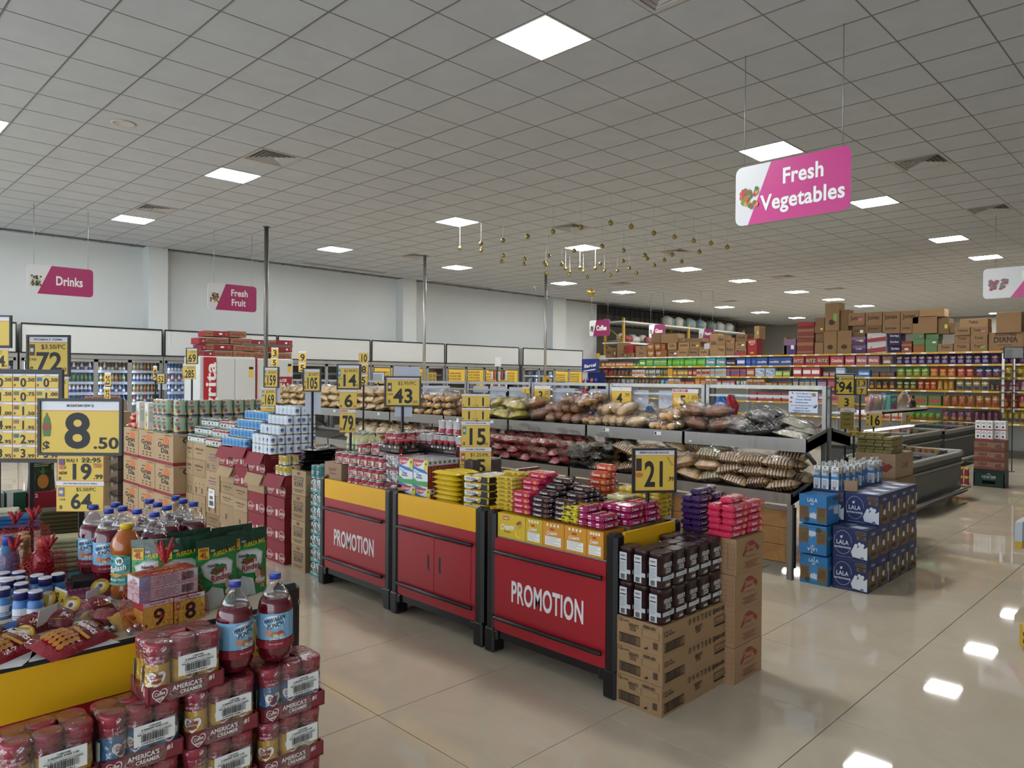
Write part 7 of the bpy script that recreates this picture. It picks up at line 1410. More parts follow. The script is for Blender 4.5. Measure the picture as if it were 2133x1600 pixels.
R2 = [(1253, 1273, 2, G_, ('#a0222c', '#b84a3a', '', '#fff'), .85, 'glossy red sweets bag', 'sweets bag'), (1274, 1315, 5, G_, ('#5a3a34', '#7a5a44', '', '#fff'), .8, 'dark brown sweets bag', 'sweets bag'), (1316, 1342, 4, B, ('#c0c4c8', '#c06a3a', '', '#fff'), .75, 'white and orange packet', 'packet'), (1343, 1372, 6, G_, ('#b4b4b0', '#5a5a60', '', '#fff'), .78, 'white coffee packet', 'packet'), (1373, 1389, 3, G_, ('#8a8a60', '#5a6a44', '', '#fff'), .75, 'olive packet', 'packet'), (1390, 1400, 1, B, ('#c8942c', None, '', '#fff'), .9, 'yellow biscuit pack', 'biscuit box'), (1401, 1432, 4, B, ('#8a6a40', '#c8b070', '', '#fff'), .75, 'tan biscuit pack', 'biscuit box'), (1433, 1449, 2, B, ('#902a34', '#c0a090', '', '#fff'), .75, 'red biscuit pack', 'biscuit box'), (1450, 1478, 3, B, ('#b8a890', '#903a3a', '', '#fff'), .8, 'cream and red biscuit pack', 'biscuit box'), (1479, 1512, 4, B, ('#8fb0c8', '#b08a4a', '', '#fff'), .85, 'pale blue biscuit pack', 'biscuit box'), (1513, 1553, 6, B, ('#a8443c', '#3a5a94', '', '#fff'), .8, 'red and blue biscuit pack', 'biscuit box'), (1554, 1571, 1, B, ('#a04a3c', '#c8b8a0', '', '#fff', 2), .85, 'brick red biscuit box', 'biscuit box'), (1572, 1613, 2, B, ('#a8b8c8', '#3a6aa0', 'Filler', '#fff', 2), .9, 'white and blue wafer box', 'wafer box'), (1614, 1644, 2, B, ('#8aa04a', '#c0c890', '', '#fff'), .6, 'lime tea box', 'tea box'), (1651, 1708, 3, B, ('#a8343a', '#d0ccc8', 'Saltin', '#fff'), .95, 'red and white cracker pack', 'cracker box'), (1714, 1738, 2, B, ('#9a5a5a', '#b0a0a8', '', '#fff'), .5, 'low mixed biscuit box', 'biscuit box'), (1740, 1760, 1, B, ('#9ab0cc', '#c8d0dc', '', '#fff'), .9, 'pale patterned box', 'box'), (1786, 1812, 1, B, ('#2a6cae', '#5a94c8', 'Chokis', '#fff'), .65, 'blue cookie box', 'cookie box'), (1815, 1863, 3, B, ('#4a3034', '#7a5038', '', '#fff'), .5, 'low dark cookie box', 'cookie box'),
      (1866, 1934, 4, G_, ('#5a8a2c', '#b88a34', 'Fritos', '#e8e0c0'), .92, 'green and orange chip bag', 'chip bag'), (1935, 1990, 3, G_, ('#a8522c', '#b89040', 'Rancheritos', '#e8c060'), .92, 'orange-red chip bag', 'chip bag'), (1992, 2027, 2, G_, ('#a83a28', '#b8683a', 'Nacho', '#e8e0d0'), .92, 'red cheese chip bag', 'chip bag'), (2031, 2084, 3, G_, ('#3a4a74', '#9a3a2c', 'Papas', '#e8e0d0'), .9, 'blue and red chip bag', 'chip bag'), (2086, 2135, 2, G_, ('#a8922c', '#6a5a2c', '', '#fff'), .95, 'yellow chip bag', 'chip bag')]
R3 = [(1252, 1290, 4, G_, ('#5a2c30', '#3a5a3a', '', '#fff'), .8, 'red and green sweets bag', 'sweets bag'), (1291, 1318, 3, G_, ('#8a8c90', '#3a3a40', '', '#fff'), .8, 'silver and black coffee bag', 'coffee bag'), (1319, 1372, 7, G_, ('#6a5040', '#8a7468', '', '#fff'), .8, 'brown coffee bag', 'coffee bag'), (1373, 1390, 2, G_, ('#6a90b0', '#a8b8c4', '', '#fff'), .75, 'pale blue coffee bag', 'coffee bag'), (1391, 1415, 2, B, ('#a8b4bc', '#c8862c', '', '#fff', 3), .85, 'white and orange stacked packs', 'biscuit box'), (1416, 1446, 3, B, ('#b8543a', '#c89a70', '', '#fff', 2), .55, 'orange-red biscuit pack', 'biscuit box'), (1447, 1468, 2, B, ('#b06a34', '#c8945a', '', '#fff', 4), .95, 'tall orange biscuit stack', 'biscuit box'), (1469, 1492, 2, B, ('#b8b0a0', '#9a6a4a', '', '#fff', 3), .9, 'cream coffee cake pack', 'biscuit box'), (1493, 1530, 4, B, ('#a84a4a', '#b8c0c8', '', '#fff', 3), .7, 'red and white wafer pack', 'wafer box'), (1531, 1554, 3, G_, ('#a8b4a8', '#4a6a5a', '', '#fff'), .7, 'white and green packet', 'packet'), (1555, 1592, 3, B, ('#b09a70', '#904a40', '', '#fff', 3), .85, 'tan and red wafer pack', 'wafer box'), (1593, 1608, 1, B, ('#a8904a', None, '', '#fff'), .5, 'low ochre pack', 'biscuit box'), (1609, 1650, 4, B, ('#7a3a44', '#a8a060', '', '#fff', 2), .6, 'wine red biscuit pack', 'biscuit box'), (1651, 1700, 4, B, ('#3a4a84', '#a8a478', '', '#fff', 4), .9, 'blue and cream stacked packs', 'biscuit box'), (1701, 1722, 1, B, ('#4a2c4a', '#a08aa8', '', '#fff', 4), .9, 'violet stacked packs', 'biscuit box'), (1723, 1742, 1, B, ('#942c40', '#b05a6a', '', '#fff', 4), .9, 'crimson stacked packs', 'biscuit box'), (1808, 1864, 4, G_, ('#4a3424', '#b8842c', '', '#fff'), .9, 'brown and gold chip bag', 'chip bag'),
      (1866, 1908, 3, G_, ('#34502c', '#b8862c', 'Doritos', '#e8d8b0'), .92, 'dark green chip bag', 'chip bag'), (1910, 1950, 3, G_, ('#9a3824', '#b8742c', 'Papas', '#e8d0a0'), .92, 'rust red chip bag', 'chip bag'), (1951, 1986, 3, G_, ('#a87a2c', '#b89040', '', '#fff'), .9, 'gold chip bag', 'chip bag'), (1990, 2060, 4, G_, ('#8f7a4a', '#2f3f64', 'Fritos', '#e8e4d8'), .95, 'tan and navy striped chip bag', 'chip bag'), (2062, 2082, 2, G_, ('#5a4a44', '#8a7464', '', '#fff'), .6, 'small brown snack bag', 'chip bag'), (2085, 2138, 4, G_, ('#8a5a60', '#b8a8a8', '', '#fff'), .9, 'pinkish foil snack bag', 'chip bag')]
R4 = [(2032, 2082, 3, G_, ('#9a6a34', '#a83a2c', 'Chicharron', '#e8d8b0'), .85, 'amber snack bag', 'chip bag'), (2085, 2138, 3, G_, ('#93302c', '#b8942c', '', '#fff'), .85, 'red and yellow snack bag', 'chip bag'), (1905, 1960, 2, B, ('#4a7a34', '#a83a34', '', '#fff'), .7, 'green snack box', 'snack box'), (1700, 1760, 4, B, ('#a8707a', '#8a3a44', '', '#fff'), .7, 'pink biscuit box', 'biscuit box'), (1800, 1900, 5, B, ('#9a4440', '#c8a890', '', '#fff'), .7, 'red cracker box', 'cracker box'), (1962, 2030, 4, G_, ('#8f5a2c', '#a84a34', '', '#fff'), .8, 'orange brown snack bag', 'chip bag'), (1560, 1698, 8, B, ('#93404a', '#b8a8a0', '', '#fff'), .7, 'dusty red biscuit box', 'biscuit box')]
R5 = [(2028, 2082, 4, G_, ('#5a2c40', '#7a4a4a', '', '#fff'), .85, 'plum snack bag', 'chip bag'), (2085, 2138, 4, G_, ('#a8922c', '#3f3f70', '', '#fff'), .9, 'yellow and blue snack bag', 'chip bag'), (1890, 1960, 5, G_, ('#5a8a2c', '#a83a34', '', '#fff'), .6, 'lime green snack bag', 'chip bag'), (1962, 2026, 4, G_, ('#6a3a50', '#a8803a', '', '#fff'), .8, 'dull purple snack bag', 'chip bag'), (1780, 1888, 7, B, ('#a8505a', '#c8b8a0', '', '#fff'), .7, 'rose biscuit box', 'biscuit box')]
for sh, rr in ((1, R1), (2, R2), (3, R3), (4, R4), (5, R5)):
    for r_ in rr: row(sh, *r_)
# --- cartons on top of the gondola: (crop origin, scale) and outline of each
TC_ = {'b': '#8a6b49', 'd': '#765a3d', 'l': '#9a7a54', 'r': '#93282e', 'o': '#8f5a2e', 'p': '#4f3a6a', 'w': '#b9bcc0', 'g': '#5a7a50', 'v': '#2c2350', 's': '#7d3a34'}
L1 = [(245, 625, 325, 735, 'b', 'Lia'), (328, 628, 372, 735, 'd', ''), (375, 555, 460, 735, 'l', ''), (490, 585, 585, 682, 'r', ''), (462, 640, 488, 682, 'd', ''), (425, 685, 512, 735, 'b', 'Mia'), (515, 684, 600, 735, 'b', 'Mia'), (602, 600, 755, 652, 'b', 'Deli'), (615, 655, 755, 730, 'b', 'Deli'), (760, 568, 845, 646, 'o', 'Cookie'), (760, 648, 845, 727, 'o', 'Cookie'), (850, 565, 925, 646, 'o', 'Cookie'), (850, 648, 925, 727, 'o', 'Cookie'), (930, 570, 980, 646, 'o', ''), (930, 648, 998, 727, 'o', ''), (1010, 560, 1120, 642, 'l', 'Cafe'), (1143, 555, 1280, 642, 'l', 'HARINA'), (1005, 646, 1130, 725, 'b', 'HARINA'), (1134, 645, 1262, 722, 'l', 'HARINA'), (1268, 640, 1392, 717, 'b', 'Marias'), (1398, 636, 1516, 715, 'l', 'Galle'), (1285, 550, 1412, 636, 'b', 'Gamesa'), (1448, 565, 1518, 633, 'w', 'A'), (810, 445, 920, 558, 'd', ''), (924, 450, 1140, 555, 'b', ''), (1145, 500, 1238, 550, 'd', ''), (1240, 505, 1445, 547, 'd', ''), (1521, 445, 1615, 715, 'l', 'Saladitas'), (1625, 465, 1725, 585, 'b', 'Sabor'), (1730, 500, 1838, 585, 'b', 'Ricas'), (1625, 588, 1720, 712, 'l', 'Fruitas'), (1728, 588, 1835, 712, 'b', 'Rico'), (1845, 455, 1985, 543, 'd', 'Pasta'), (1845, 546, 1978, 622, 'b', 'Pasta'), (1840, 625, 1985, 710, 'b', 'Maseca'), (1997, 510, 2112, 606, 'r', 'RITZ'), (1997, 608, 2112, 705, 'r', 'O'), (2070, 350, 2133, 505, 'l', '')]
L2 = [(0, 440, 25, 580, 'b', ''), (0, 455, 105, 580, 'p', ''), (115, 340, 262, 448, 's', ''), (115, 450, 262, 577, 's', ''), (120, 307, 270, 338, 'r', ''), (272, 330, 360, 398, 'd', ''), (278, 265, 360, 328, 'd', ''), (272, 400, 352, 480, 'd', ''), (272, 484, 350, 577, 'b', ''), (365, 135, 490, 378, 'b', 'O'), (355, 385, 470, 572, 'b', 'O'), (475, 380, 600, 572, 'b', 'O'), (495, 195, 565, 378, 'd', ''), (572, 225, 720, 330, 'b', 'Jumex'), (725, 218, 872, 327, 'b', 'Jumex'), (878, 212, 1032, 322, 'b', 'Jumex'), (1036, 205, 1196, 316, 'b', 'Jumex'), (604, 335, 715, 432, 'd', 'Jumex'), (720, 332, 868, 400, 'd', 'Jumex'), (874, 327, 1032, 400, 'b', 'Jumex'), (1036, 322, 1138, 400, 'b', 'Jumex'), (602, 436, 726, 502, 'p', 'Fun'), (600, 505, 722, 571, 'p', 'Fun'), (738, 402, 908, 482, 'w', 'Maseca'), (738, 486, 908, 566, 'w', 'Maseca'), (928, 404, 1040, 455, 'v', 'Doritos'), (930, 457, 1036, 510, 'v', 'Doritos'), (932, 512, 1034, 562, 'v', 'Doritos'), (1045, 472, 1136, 560, 's', 'O'), (1146, 402, 1244, 452, 'g', ''), (1146, 455, 1248, 505, 'g', ''), (1148, 508, 1250, 560, 'o', ''), (1254, 408, 1370, 455, 'g', ''), (1254, 458, 1368, 506, 'g', ''), (1256, 508, 1362, 556, 'g', ''), (1140, 255, 1360, 400, 'b', ''), (1200, 192, 1425, 250, 'l', ''), (1365, 270, 1462, 405, 'd', 'X'), (1475, 310, 1520, 400, 'd', ''), (1366, 497, 1502, 556, 'b', 'Totis'), (1508, 490, 1652, 552, 'b', 'Totis'), (1656, 486, 1808, 550, 'b', 'Totis'), (1508, 420, 1650, 487, 'b', 'Totis'), (1656, 416, 1808, 483, 'b', 'Totis'), (1518, 350, 1655, 417, 'b', 'Tostacos'), (1660, 346, 1814, 413, 'b', 'Tostacos'), (1560, 277, 1812, 343, 'l', 'Takis'), (1814, 396, 2122, 547, 'b', 'DIANA'), (1885, 217, 2110, 393, 'b', ''), (2124, 380, 2180, 547, 'd', '')]
SW = ('in the left half', 'in the right half'); tk = 0
for part_, (ox, oy, sc, LL_) in enumerate(((1220, 620, 5.925, L1), (1633, 600, 4.266, L2))):
    for k, (a, b, c, d, col, tx) in enumerate(LL_):
        p = atX(ox+a/sc, oy+b/sc, GXF+.03); q = atX(ox+c/sc, oy+d/sc, GXF+.03); w, h = p.y-q.y, p.z-q.z; zb = q.z
        if abs(zb-zs[0]) < .06: h += zb-zs[0]-.001; zb = zs[0]+.001
        base = M(TC_[col], .75, var=.05, vs=3); sh = []; tcol = M('#3a2c20', .7) if col in 'bdl' else M('#d8cfc0', .6)
        if len(tx) > 1: sh.append(('t', tx, w*.5, h*.6, min(h*.3, .12), tcol, {'maxw': w*.7}))
        if tx == 'DIANA': sh += [('t', 'PRODUCTO FRAGIL', w*.5, h*.88, .07, tcol, {'w': w*.62}), ('r', w*.2, h*.66, w*.75, h*.69, tcol), ('r', w*.28, h*.3, w*.68, h*.33, tcol), ('r', w*.35, h*.08, w*.6, h*.12, tcol)]
        if tx in ('Cookie', 'O', 'RITZ'): sh.append(('e', w*.5, h*.3, w*.22, h*.1, M('#c89a40', .6) if col in 'ro' else tcol))
        if col == 's': sh += [('r', 0, h*.55, w, h*.75, M('#8a6b49', .75)), ('r', 0, h*.1, w, h*.2, M('#8a6b49', .75))]
        if col == 'p': sh.append(('r', 0, h*.6, w, h, M('#7a5f7a', .6)))
        if tx == 'Maseca': sh += [('p', [(0, 0), (0, h*.4), (w, h*.6), (w, h*.15)], M('#942c3a', .5))]
        if k % 4 == 1: sh.append(('r', w*.6, h*.35, w*.85, h*.6, (WHT, M('#c8c83a', .5), M('#7aa04a', .5), M('#c06a7a', .5))[(k//4) % 4]))
        mb = MB().box(0, .36, 0, w-.006, 0, h-.003, base, b=.004).art(fX(0, w, 0), sh, .002); tk += 1
        thing('carton', mb, '%s carton%s on the gondola top, %s counted %s' % ({'b': 'brown', 'd': 'dark brown', 'l': 'light tan', 'r': 'red', 'o': 'orange brown', 'p': 'purple', 'w': 'white', 'g': 'green wrapped', 'v': 'dark violet', 's': 'red-striped'}[col], ' with lettering' if len(tx) > 1 else '', nth(k+1), SW[part_]), 'carton', 'cartons on top of the gondola', (GXF+.03+(.05 if k % 5 == 2 else 0), q.y+.003, zb))
# clip strips and a notice hung at the right border
for k in range(2):
    p = atX(2092+22*k, 800, GXF-.05); p.z = 1.9; t = MB().box(0, .006, 0, .05, -.9, zs[0]-1.92, WHT).box(0, .05, 0, .05, zs[0]-1.945, zs[0]-1.92, WHT)
    thing('clip_strip', t, 'white hanging strip of snack packs at the right border, %s of two' % nth(k+1), 'clip strip', 'hanging clip strips', (GXF-.05, p.y, p.z), parts=[('snack_pack', MB().pillow(.12, .16, .03, M(('#8a5a60', '#a8922c', '#93302c')[q % 3], .3, bump=.4), 6, 5, 0, .06, .1, q), (), (-.02, .02, .0-.16*q)) for q in range(6)])
# --- storage rack behind
RY = M('#b8922a', .5); rk = thing('storage_rack', None, 'tall yellow-posted storage rack with white shelves behind the gondola', 'storage rack', None, (22.0, 16.2, 0))
for x in (0, 4.5, 9.2):
    for yy in (0, .85): part(rk, 'post', MB().box(x, x+.09, yy, yy+.07, 0, 3.95, RY))
for z in (1.3, 2.2, 3.05, 3.84): part(rk, 'shelf', MB().box(-.05, 9.3, -.03, .95, z-.06, z, WSH))
for z in (2.4, 3.1): part(rk, 'brace', MB().tube([(.04, .03, z), (.04, .88, z+.6)], .02, RY, 6).tube([(.04, .88, z), (.04, .03, z+.0)], .02, RY, 6))
rn7 = random.Random(7)
for k in range(11): thing('rolled_pack', MB().lathe([(.05, 0), (.13, .03), (.13, .5), (.05, .53)], M(('#8a3a40', '#b9b4b0', '#93545a')[k % 3], .4, bump=.4), 12, M4=Matrix.Rotation(PI/2, 4, 'Y')), 'rolled film-wrapped bundle on the rack middle shelf, %s from the end' % nth(k+1), 'bundle', 'rolled bundles on the rack', (22.15+.75*k, 16.35+.2*(k % 2), 3.19))
for k in range(9): thing('rolled_pack', MB().ball((0, 0, .19), (.24, .18, .17), M(('#b9b8b4', '#9aaab0', '#c2bdb0')[k % 3], .35, bump=.5), 10, 7, .1, k), 'puffy white wrapped bundle on the rack middle shelf, %s from the end' % nth(k+1), 'bundle', 'puffy bundles on the rack', (22.6+.7*k, 16.75, 3.055))
for k in range(14):
    c = ('#b4b2aa', '#7f9a9a', '#c4beb2', '#5a7468', '#8aa0a8')[k % 5]
    thing('wrapped_bundle', MB().lathe([(.14, 0), (.2, .06), (.22, .3), (.12, .38), (.05, .42)], M(c, .35, bump=.4), 12), 'film-wrapped bundle on the rack top, %s from the left' % nth(k+1), 'bundle', 'wrapped bundles on the rack top', (25.4+.42*k, 16.55+.15*(k % 2), 3.841))
for k in range(10): box_thing('carton', 'brown carton on the rack lower shelf, %s from the end' % nth(k+1), 22.1+.85*k, 22.1+.85*k+.7, 16.3, 16.9, 2.201, 2.201+.45+.12*(k % 3), M(TC_['bdl'[k % 3]], .75, var=.05), 'carton', 'cartons on the rack')
# ------------------------------------------------------------------ wall coolers
CYF = 16.6; HDR = M('#c2c5c3', .5); CST = steel('#a9a9a6', .35); DKG = M('#2a2d2e', .15, coat=.3); LEDS = M('#e4eeff', .4, emit=12.0); INS = M('#c6ccd2', .5)
cmods = [(.55, 3.12), (3.216, 5.79), (5.864, 8.45), (8.51, 11.14), (11.22, 13.735), (13.83, 16.86), (17.085, 20.1)]
cwhere = ['at the left border', 'behind the 8.50 price stand', 'behind the alegria boxes', 'right of the alegria boxes', 'between the two steel poles', 'with yellow price sheets on its doors', 'nearest the far gondola']
shz = [1.74, 1.50, 1.28, 1.06, .82, .58]
for k, (a, b) in enumerate(cmods):
    lit = k in (0, 1, 2, 6); nd = 4; L = b-a; pw = L/nd
    t = thing('wall_cooler', None, 'glass-door wall cooler '+cwhere[k], 'cooler', 'glass-door wall coolers', (a, CYF, 0))
    part(t, 'header', MB().box(.0, L, 0, .55, 2.10, 2.66, HDR, b=.004).box(-.012, L+.012, -.012, .02, 2.645, 2.675, DKG).box(-.012, L+.012, -.012, .02, 2.085, 2.11, DKG).box(-.012, .004, -.012, .02, 2.1, 2.66, DKG).box(L-.004, L+.012, -.012, .02, 2.1, 2.66, DKG))
    part(t, 'case', MB().box(-.03, L+.03, .0, .83, 2.0, 2.085, CST).box(-.03, L+.03, 0, .83, 0, .35, CST).box(-.03, L+.03, .78, .83, .35, 2.0, INS if lit else DKG).box(-.03, .0, 0, .83, .35, 2.0, CST).box(L, L+.03, 0, .83, .35, 2.0, CST))
    for z in shz[:5]: part(t, 'shelf', MB().box(.01, L-.01, .12, .76, z-.02, z, WSH).box(.01, L-.01, .11, .12, z-.02, z+.035, M('#aab4cc', .4)))
    for q in range(nd):
        fx = pw*q
        d = part(t, 'door', MB().box(fx, fx+.04, -.02, .03, .36, 1.99, CST).box(fx+pw-.04, fx+pw, -.02, .03, .36, 1.99, CST).box(fx, fx+pw, -.02, .03, 1.94, 1.99, CST).box(fx, fx+pw, -.02, .03, .36, .42, CST))
        part(d, 'pane', MB().add([(fx+.04, .0, .42), (fx+pw-.04, .0, .42), (fx+pw-.04, .0, 1.94), (fx+.04, .0, 1.94)], [(0, 1, 2, 3)], film('#e8f0f4', .07, .03, 0) if lit else film('#8a9494', .16, .05, 0, 35., .6)))
        if lit: part(d, 'led_strip', MB().box(fx+.045, fx+.06, .06, .08, .45, 1.92, LEDS))
        if k in (4, 5) or (k == 6 and q in (2, 3)):
            if (k, q) != (4, 3):
                hh = (.42, .55, .35, .4)[q]; part(d, 'price_sheet', MB().box(fx+.06, fx+pw-.06, -.026, -.022, 1.92-hh, 1.92, YEL).art(fY(-.026, fx+.06, 1.92-hh), [('t', '%d.%d' % (1+(i*7+j*3+q) % 9, 5*((i+j) % 2)), .06+.095*i, .05+.085*j, .05, INK, {'maxw': .08}) for i in range(5) for j in range(int(hh/.09))]))
bot_c = [('#3a6a40', '#2a4a30'), ('#b9bfc6', '#3a4a84'), ('#b8842e', '#a83a2c'), ('#6a4a34', '#c8c4bc'), ('#2f5f9a', '#d0d4da'), ('#a8a890', '#5a7a34'), ('#7a2c34', '#c0b8b0')]
BM = []
for c, c2 in bot_c: BM.append(MB().lathe([(.031, 0), (.033, .01), (.033, .12), (.014, .165), (.014, .19), (.016, .19), (.016, .205)], M(c, .2, coat=.3), 10, mats=[M(c, .2, coat=.3), M(c, .2, coat=.3), M(c, .2, coat=.3), M(c, .2, coat=.3), M(c2, .4), M(c2, .4)]).art(fC(0, 0, .033, 0, 0), [('r', -.05, .04, .05, .095, M(c2, .4))], .001).mesh('bottle'))
pat = {(0, 0): [4], (2, 0): [3, 1], (2, 1): [0], (2, 2): [1], (2, 3): [4], (3, 0): [3, 3, 5], (3, 1): [0, 5, 2], (3, 2): [1, 4], (3, 3): [4], (4, 0): [2, 5], (4, 1): [1], (4, 2): [2, 5], (4, 3): [5, 6, 1], (5, 0): [4], (5, 1): [1, 6], (5, 2): [4, 1], (5, 3): [4], (6, 0): [4, 1], (6, 1): [1, 2], (6, 2): [4, 6]}
dn = {2: 'first', 3: 'second', 4: 'third', 5: 'fourth', 6: 'fifth', 0: 'leftmost'}
for (dq, s), cs in pat.items():
    x0 = (3.216+.6435*(dq-1) if dq < 5 else 5.864+.6465*(dq-5)) if dq else 2.48
    for j in range(8):
        thing('bottle', BM[cs[j % len(cs)]], 'chilled bottle in the %s lit cooler door, %s shelf down, %s along' % (dn[dq], nth(s+1), nth(j+1)), 'bottle', 'chilled bottles in the wall coolers', (x0+.07+.072*j, CYF+.17, shz[s]+.001))
for k in range(24):
    q, s = k % 8, k//8; thing('chilled_pack', MB().box(-.07, .07, -.05, .05, 0, .16, M(('#9aa8c0', '#b9bcc4', '#6a7a9a')[k % 3], .4), b=.01).art(fY(-.05, -.07, 0), [('e', .07, .08, .04, .05, M('#3a4258', .4))]), 'pale frozen pack in the far lit cooler, %s shelf down, %s along' % (nth(s+1), nth(q+1)), 'frozen pack', 'packs in the far cooler', (17.3+.32*q, CYF+.2, shz[s]+.001))
# egg flats and dark goods before the coolers
EG = M('#8a5a3c', .6)
for k in range(3):
    p = atY(200+14*k, 832, 12.0); b = MB()
    for i in range(5):
        for j in range(3): b.ball((-.12+.06*i, -.06+.06*j, .03), (.024, .024, .03), EG, 7, 5)
    thing('egg_flat', MB().box(-.15, .15, -.1, .1, 0, .02, M('#6a6258', .8)), 'flat of brown eggs before the coolers, %s of three' % nth(k+1), 'egg flat', 'flats of brown eggs', (p.x, p.y, 1.30), parts=[('eggs', b)])
box_thing('display_stand', 'plain stand carrying the brown egg flats', atY(190, 832, 12).x-.1, atY(235, 832, 12).x+.15, 11.85, 12.15, 0, 1.299, M('#7a6a58', .7), 'stand')
# --- upright white fridges with the alegria boxes on top
FY_ = 14.6; fx = lambda px, py: atY(px, py, FY_)
ztop = fx(470, 743).z
xa, xb, xc, xd = fx(416, 780).x, fx(532, 780).x, fx(536, 780).x, fx(611, 780).x
WFR = M('#c8cbc9', .4)
fr = thing('upright_fridge', None, 'white upright fridge with a red side banner', 'fridge', 'white upright fridges', (xa, FY_, 0))
part(fr, 'body', MB().box(.0, xb-xa, .02, .8, .05, ztop, WFR, b=.01)); part(fr, 'door', MB().box((fx(490, 780).x-xa), xb-xa, 0, .02, .1, ztop-.03, WFR, b=.004)); part(fr, 'door', MB().box((fx(452, 780).x-xa), (fx(489, 780).x-xa), 0, .02, .1, ztop-.03, WFR, b=.004))
part(fr, 'banner', MB().box(fx(424, 780).x-xa, fx(450, 780).x-xa, -.006, .002, .1, ztop-.02, M('#a81f2a', .45)).art(fY(-.006, fx(424, 780).x-xa, .1), [('t', 'alegrita', .14, 1.1, .2, WHT, {'rot': PI/2, 'w': 1.5})]))
part(fr, 'energy_label', MB().box(xb-xa-.14, xb-xa-.05, -.004, .0, ztop-.42, ztop-.2, YEL).box(xb-xa-.14, xb-xa-.05, -.005, -.003, ztop-.25, ztop-.2, BLK)); part(fr, 'foot', MB().box(.05, xb-xa-.05, .1, .7, 0, .05, BLK))
f2 = thing('upright_fridge', None, 'white upright fridge with a red offer poster', 'fridge', 'white upright fridges', (xc, FY_, 0))
part(f2, 'body', MB().box(0, xd-xc, .02, .8, 0, ztop-.02, WFR, b=.01)); part(f2, 'red_edge', MB().box(-.03, .0, 0, .8, 0, ztop-.02, M('#93202a', .45))); part(f2, 'energy_label', MB().box(xd-xc-.12, xd-xc-.04, .012, .018, ztop-.3, ztop-.12, YEL).box(xd-xc-.12, xd-xc-.04, .01, .018, ztop-.17, ztop-.12, BLK))
part(f2, 'poster', MB().box(.35*(xd-xc), .98*(xd-xc), .005, .018, ztop-1.0, ztop-.4, M('#93222c', .4)).art(fY(.005, .35*(xd-xc), ztop-1.0), [('t', 'ALOE', .28, .52, .06, WHT, {'w': .2}), ('t', 'VERA 8', .28, .42, .07, WHT, {'w': .3})]+[('e', .1+.18*(q % 3), .1+.11*(q//3), .05, .03, M('#7a3038', .5)) for q in range(6)]))
ALR, ALT = M('#86212c', .6, var=.04), M('#8f6a4c', .75, var=.05)
AL = [(120, 190, 315, 246, 0), (320, 192, 458, 250, 1), (62, 248, 118, 302, 0), (120, 248, 315, 298, 1), (325, 252, 497, 306, 1), (503, 265, 602, 318, 0), (632, 268, 698, 320, 1), (700, 268, 838, 320, 0), (80, 304, 118, 358, 0), (120, 299, 345, 354, 0), (348, 308, 502, 360, 1), (505, 320, 602, 365, 1), (640, 322, 716, 372, 0), (720, 322, 836, 372, 0), (98, 360, 192, 409, 0), (196, 356, 346, 409, 1), (350, 362, 503, 412, 1), (508, 367, 640, 414, 1), (700, 374, 826, 420, 1)]
for k, (a, b, c, d, tn) in enumerate(AL):
    p = fx(400+a/3.95, 640+b/3.95); q = fx(400+c/3.95, 640+d/3.95); w, h = q.x-p.x, p.z-q.z; zb = q.z
    if k >= 14: h += zb-(ztop if k < 17 else ztop-.02)-.001; zb = (ztop if k < 17 else ztop-.02)+.001
    wl = M('#c8a89a', .6)
    sh = [('t', 'alegria', w*.5, h*.5, h*.42, M('#8a2a34', .6), {'w': w*.8})] if tn else [('r', w*.55, h*.35, w*.68, h*.65, WHT), ('e', w*.86, h*.5, w*.06, h*.25, M('#a84a50', .6))]+([('r', 0, 0, w*.3, h, ALT), ('t', 'alegria', w*.15, h*.5, h*.3, M('#8a2a34', .6), {'w': w*.26})] if k in (0, 9) else [])
    thing('snack_carton', MB().box(0, w-.004, 0, .4, 0, h-.002, ALT if tn else ALR, b=.002).art(fY(0, 0, 0), sh, .0015), '%s alegria carton on the white fridges, %s counted from the top left' % (('red', 'tan')[tn], nth(k+1)), 'carton', 'alegria cartons on the fridges', (p.x, FY_+.03+.03*(k % 2), zb))
# --- blue snack display beside the gondola
p = atX(1212, 748, 18.0); q = atX(1247, 775, 18.0); w = p.y-q.y
bd = thing('snack_display', None, 'blue cardboard snack display with white script beside the gondola', 'display stand', None, (18.0, q.y, 0))
BLD = M('#1f2f74', .5)
part(bd, 'header', MB().box(0, .03, 0, w, q.z, p.z, BLD).art(fX(0, w, q.z), [('t', 'Barcel', w*.5, (p.z-q.z)*.5, .1, WHT, {'w': w*.7, 'slope': .12}), ('p', [(w*.1, .04), (w*.8, .1), (w*.82, .07), (w*.1, .015)], WHT)])); part(bd, 'stand', MB().box(.02, .35, 0, w, 0, .9, BLD).box(.3, .34, 0, w, .9, q.z, BLD))
for s in range(4): part(bd, 'shelf', MB().box(-.12, .32, 0, w, .92+.2*s, .94+.2*s, BLD))
for s in range(4):
    for j in range(4): thing('snack_bag', lump(.1, .1, .15, M((('#2a3f8a', '#b84a50'), ('#b8a83a', '#4a8a9a'), ('#a05060', '#7a3a44'), ('#93343c', '#4a4a54'))[3-s][j % 2], .3, bump=.4, coat=.3), j), 'small snack bag in the blue display, %s shelf up, %s along' % (nth(s+1), nth(j+1)), 'snack bag', 'snack bags in the blue display', (17.98, q.y+w*(j+.5)/4, .941+.2*s))
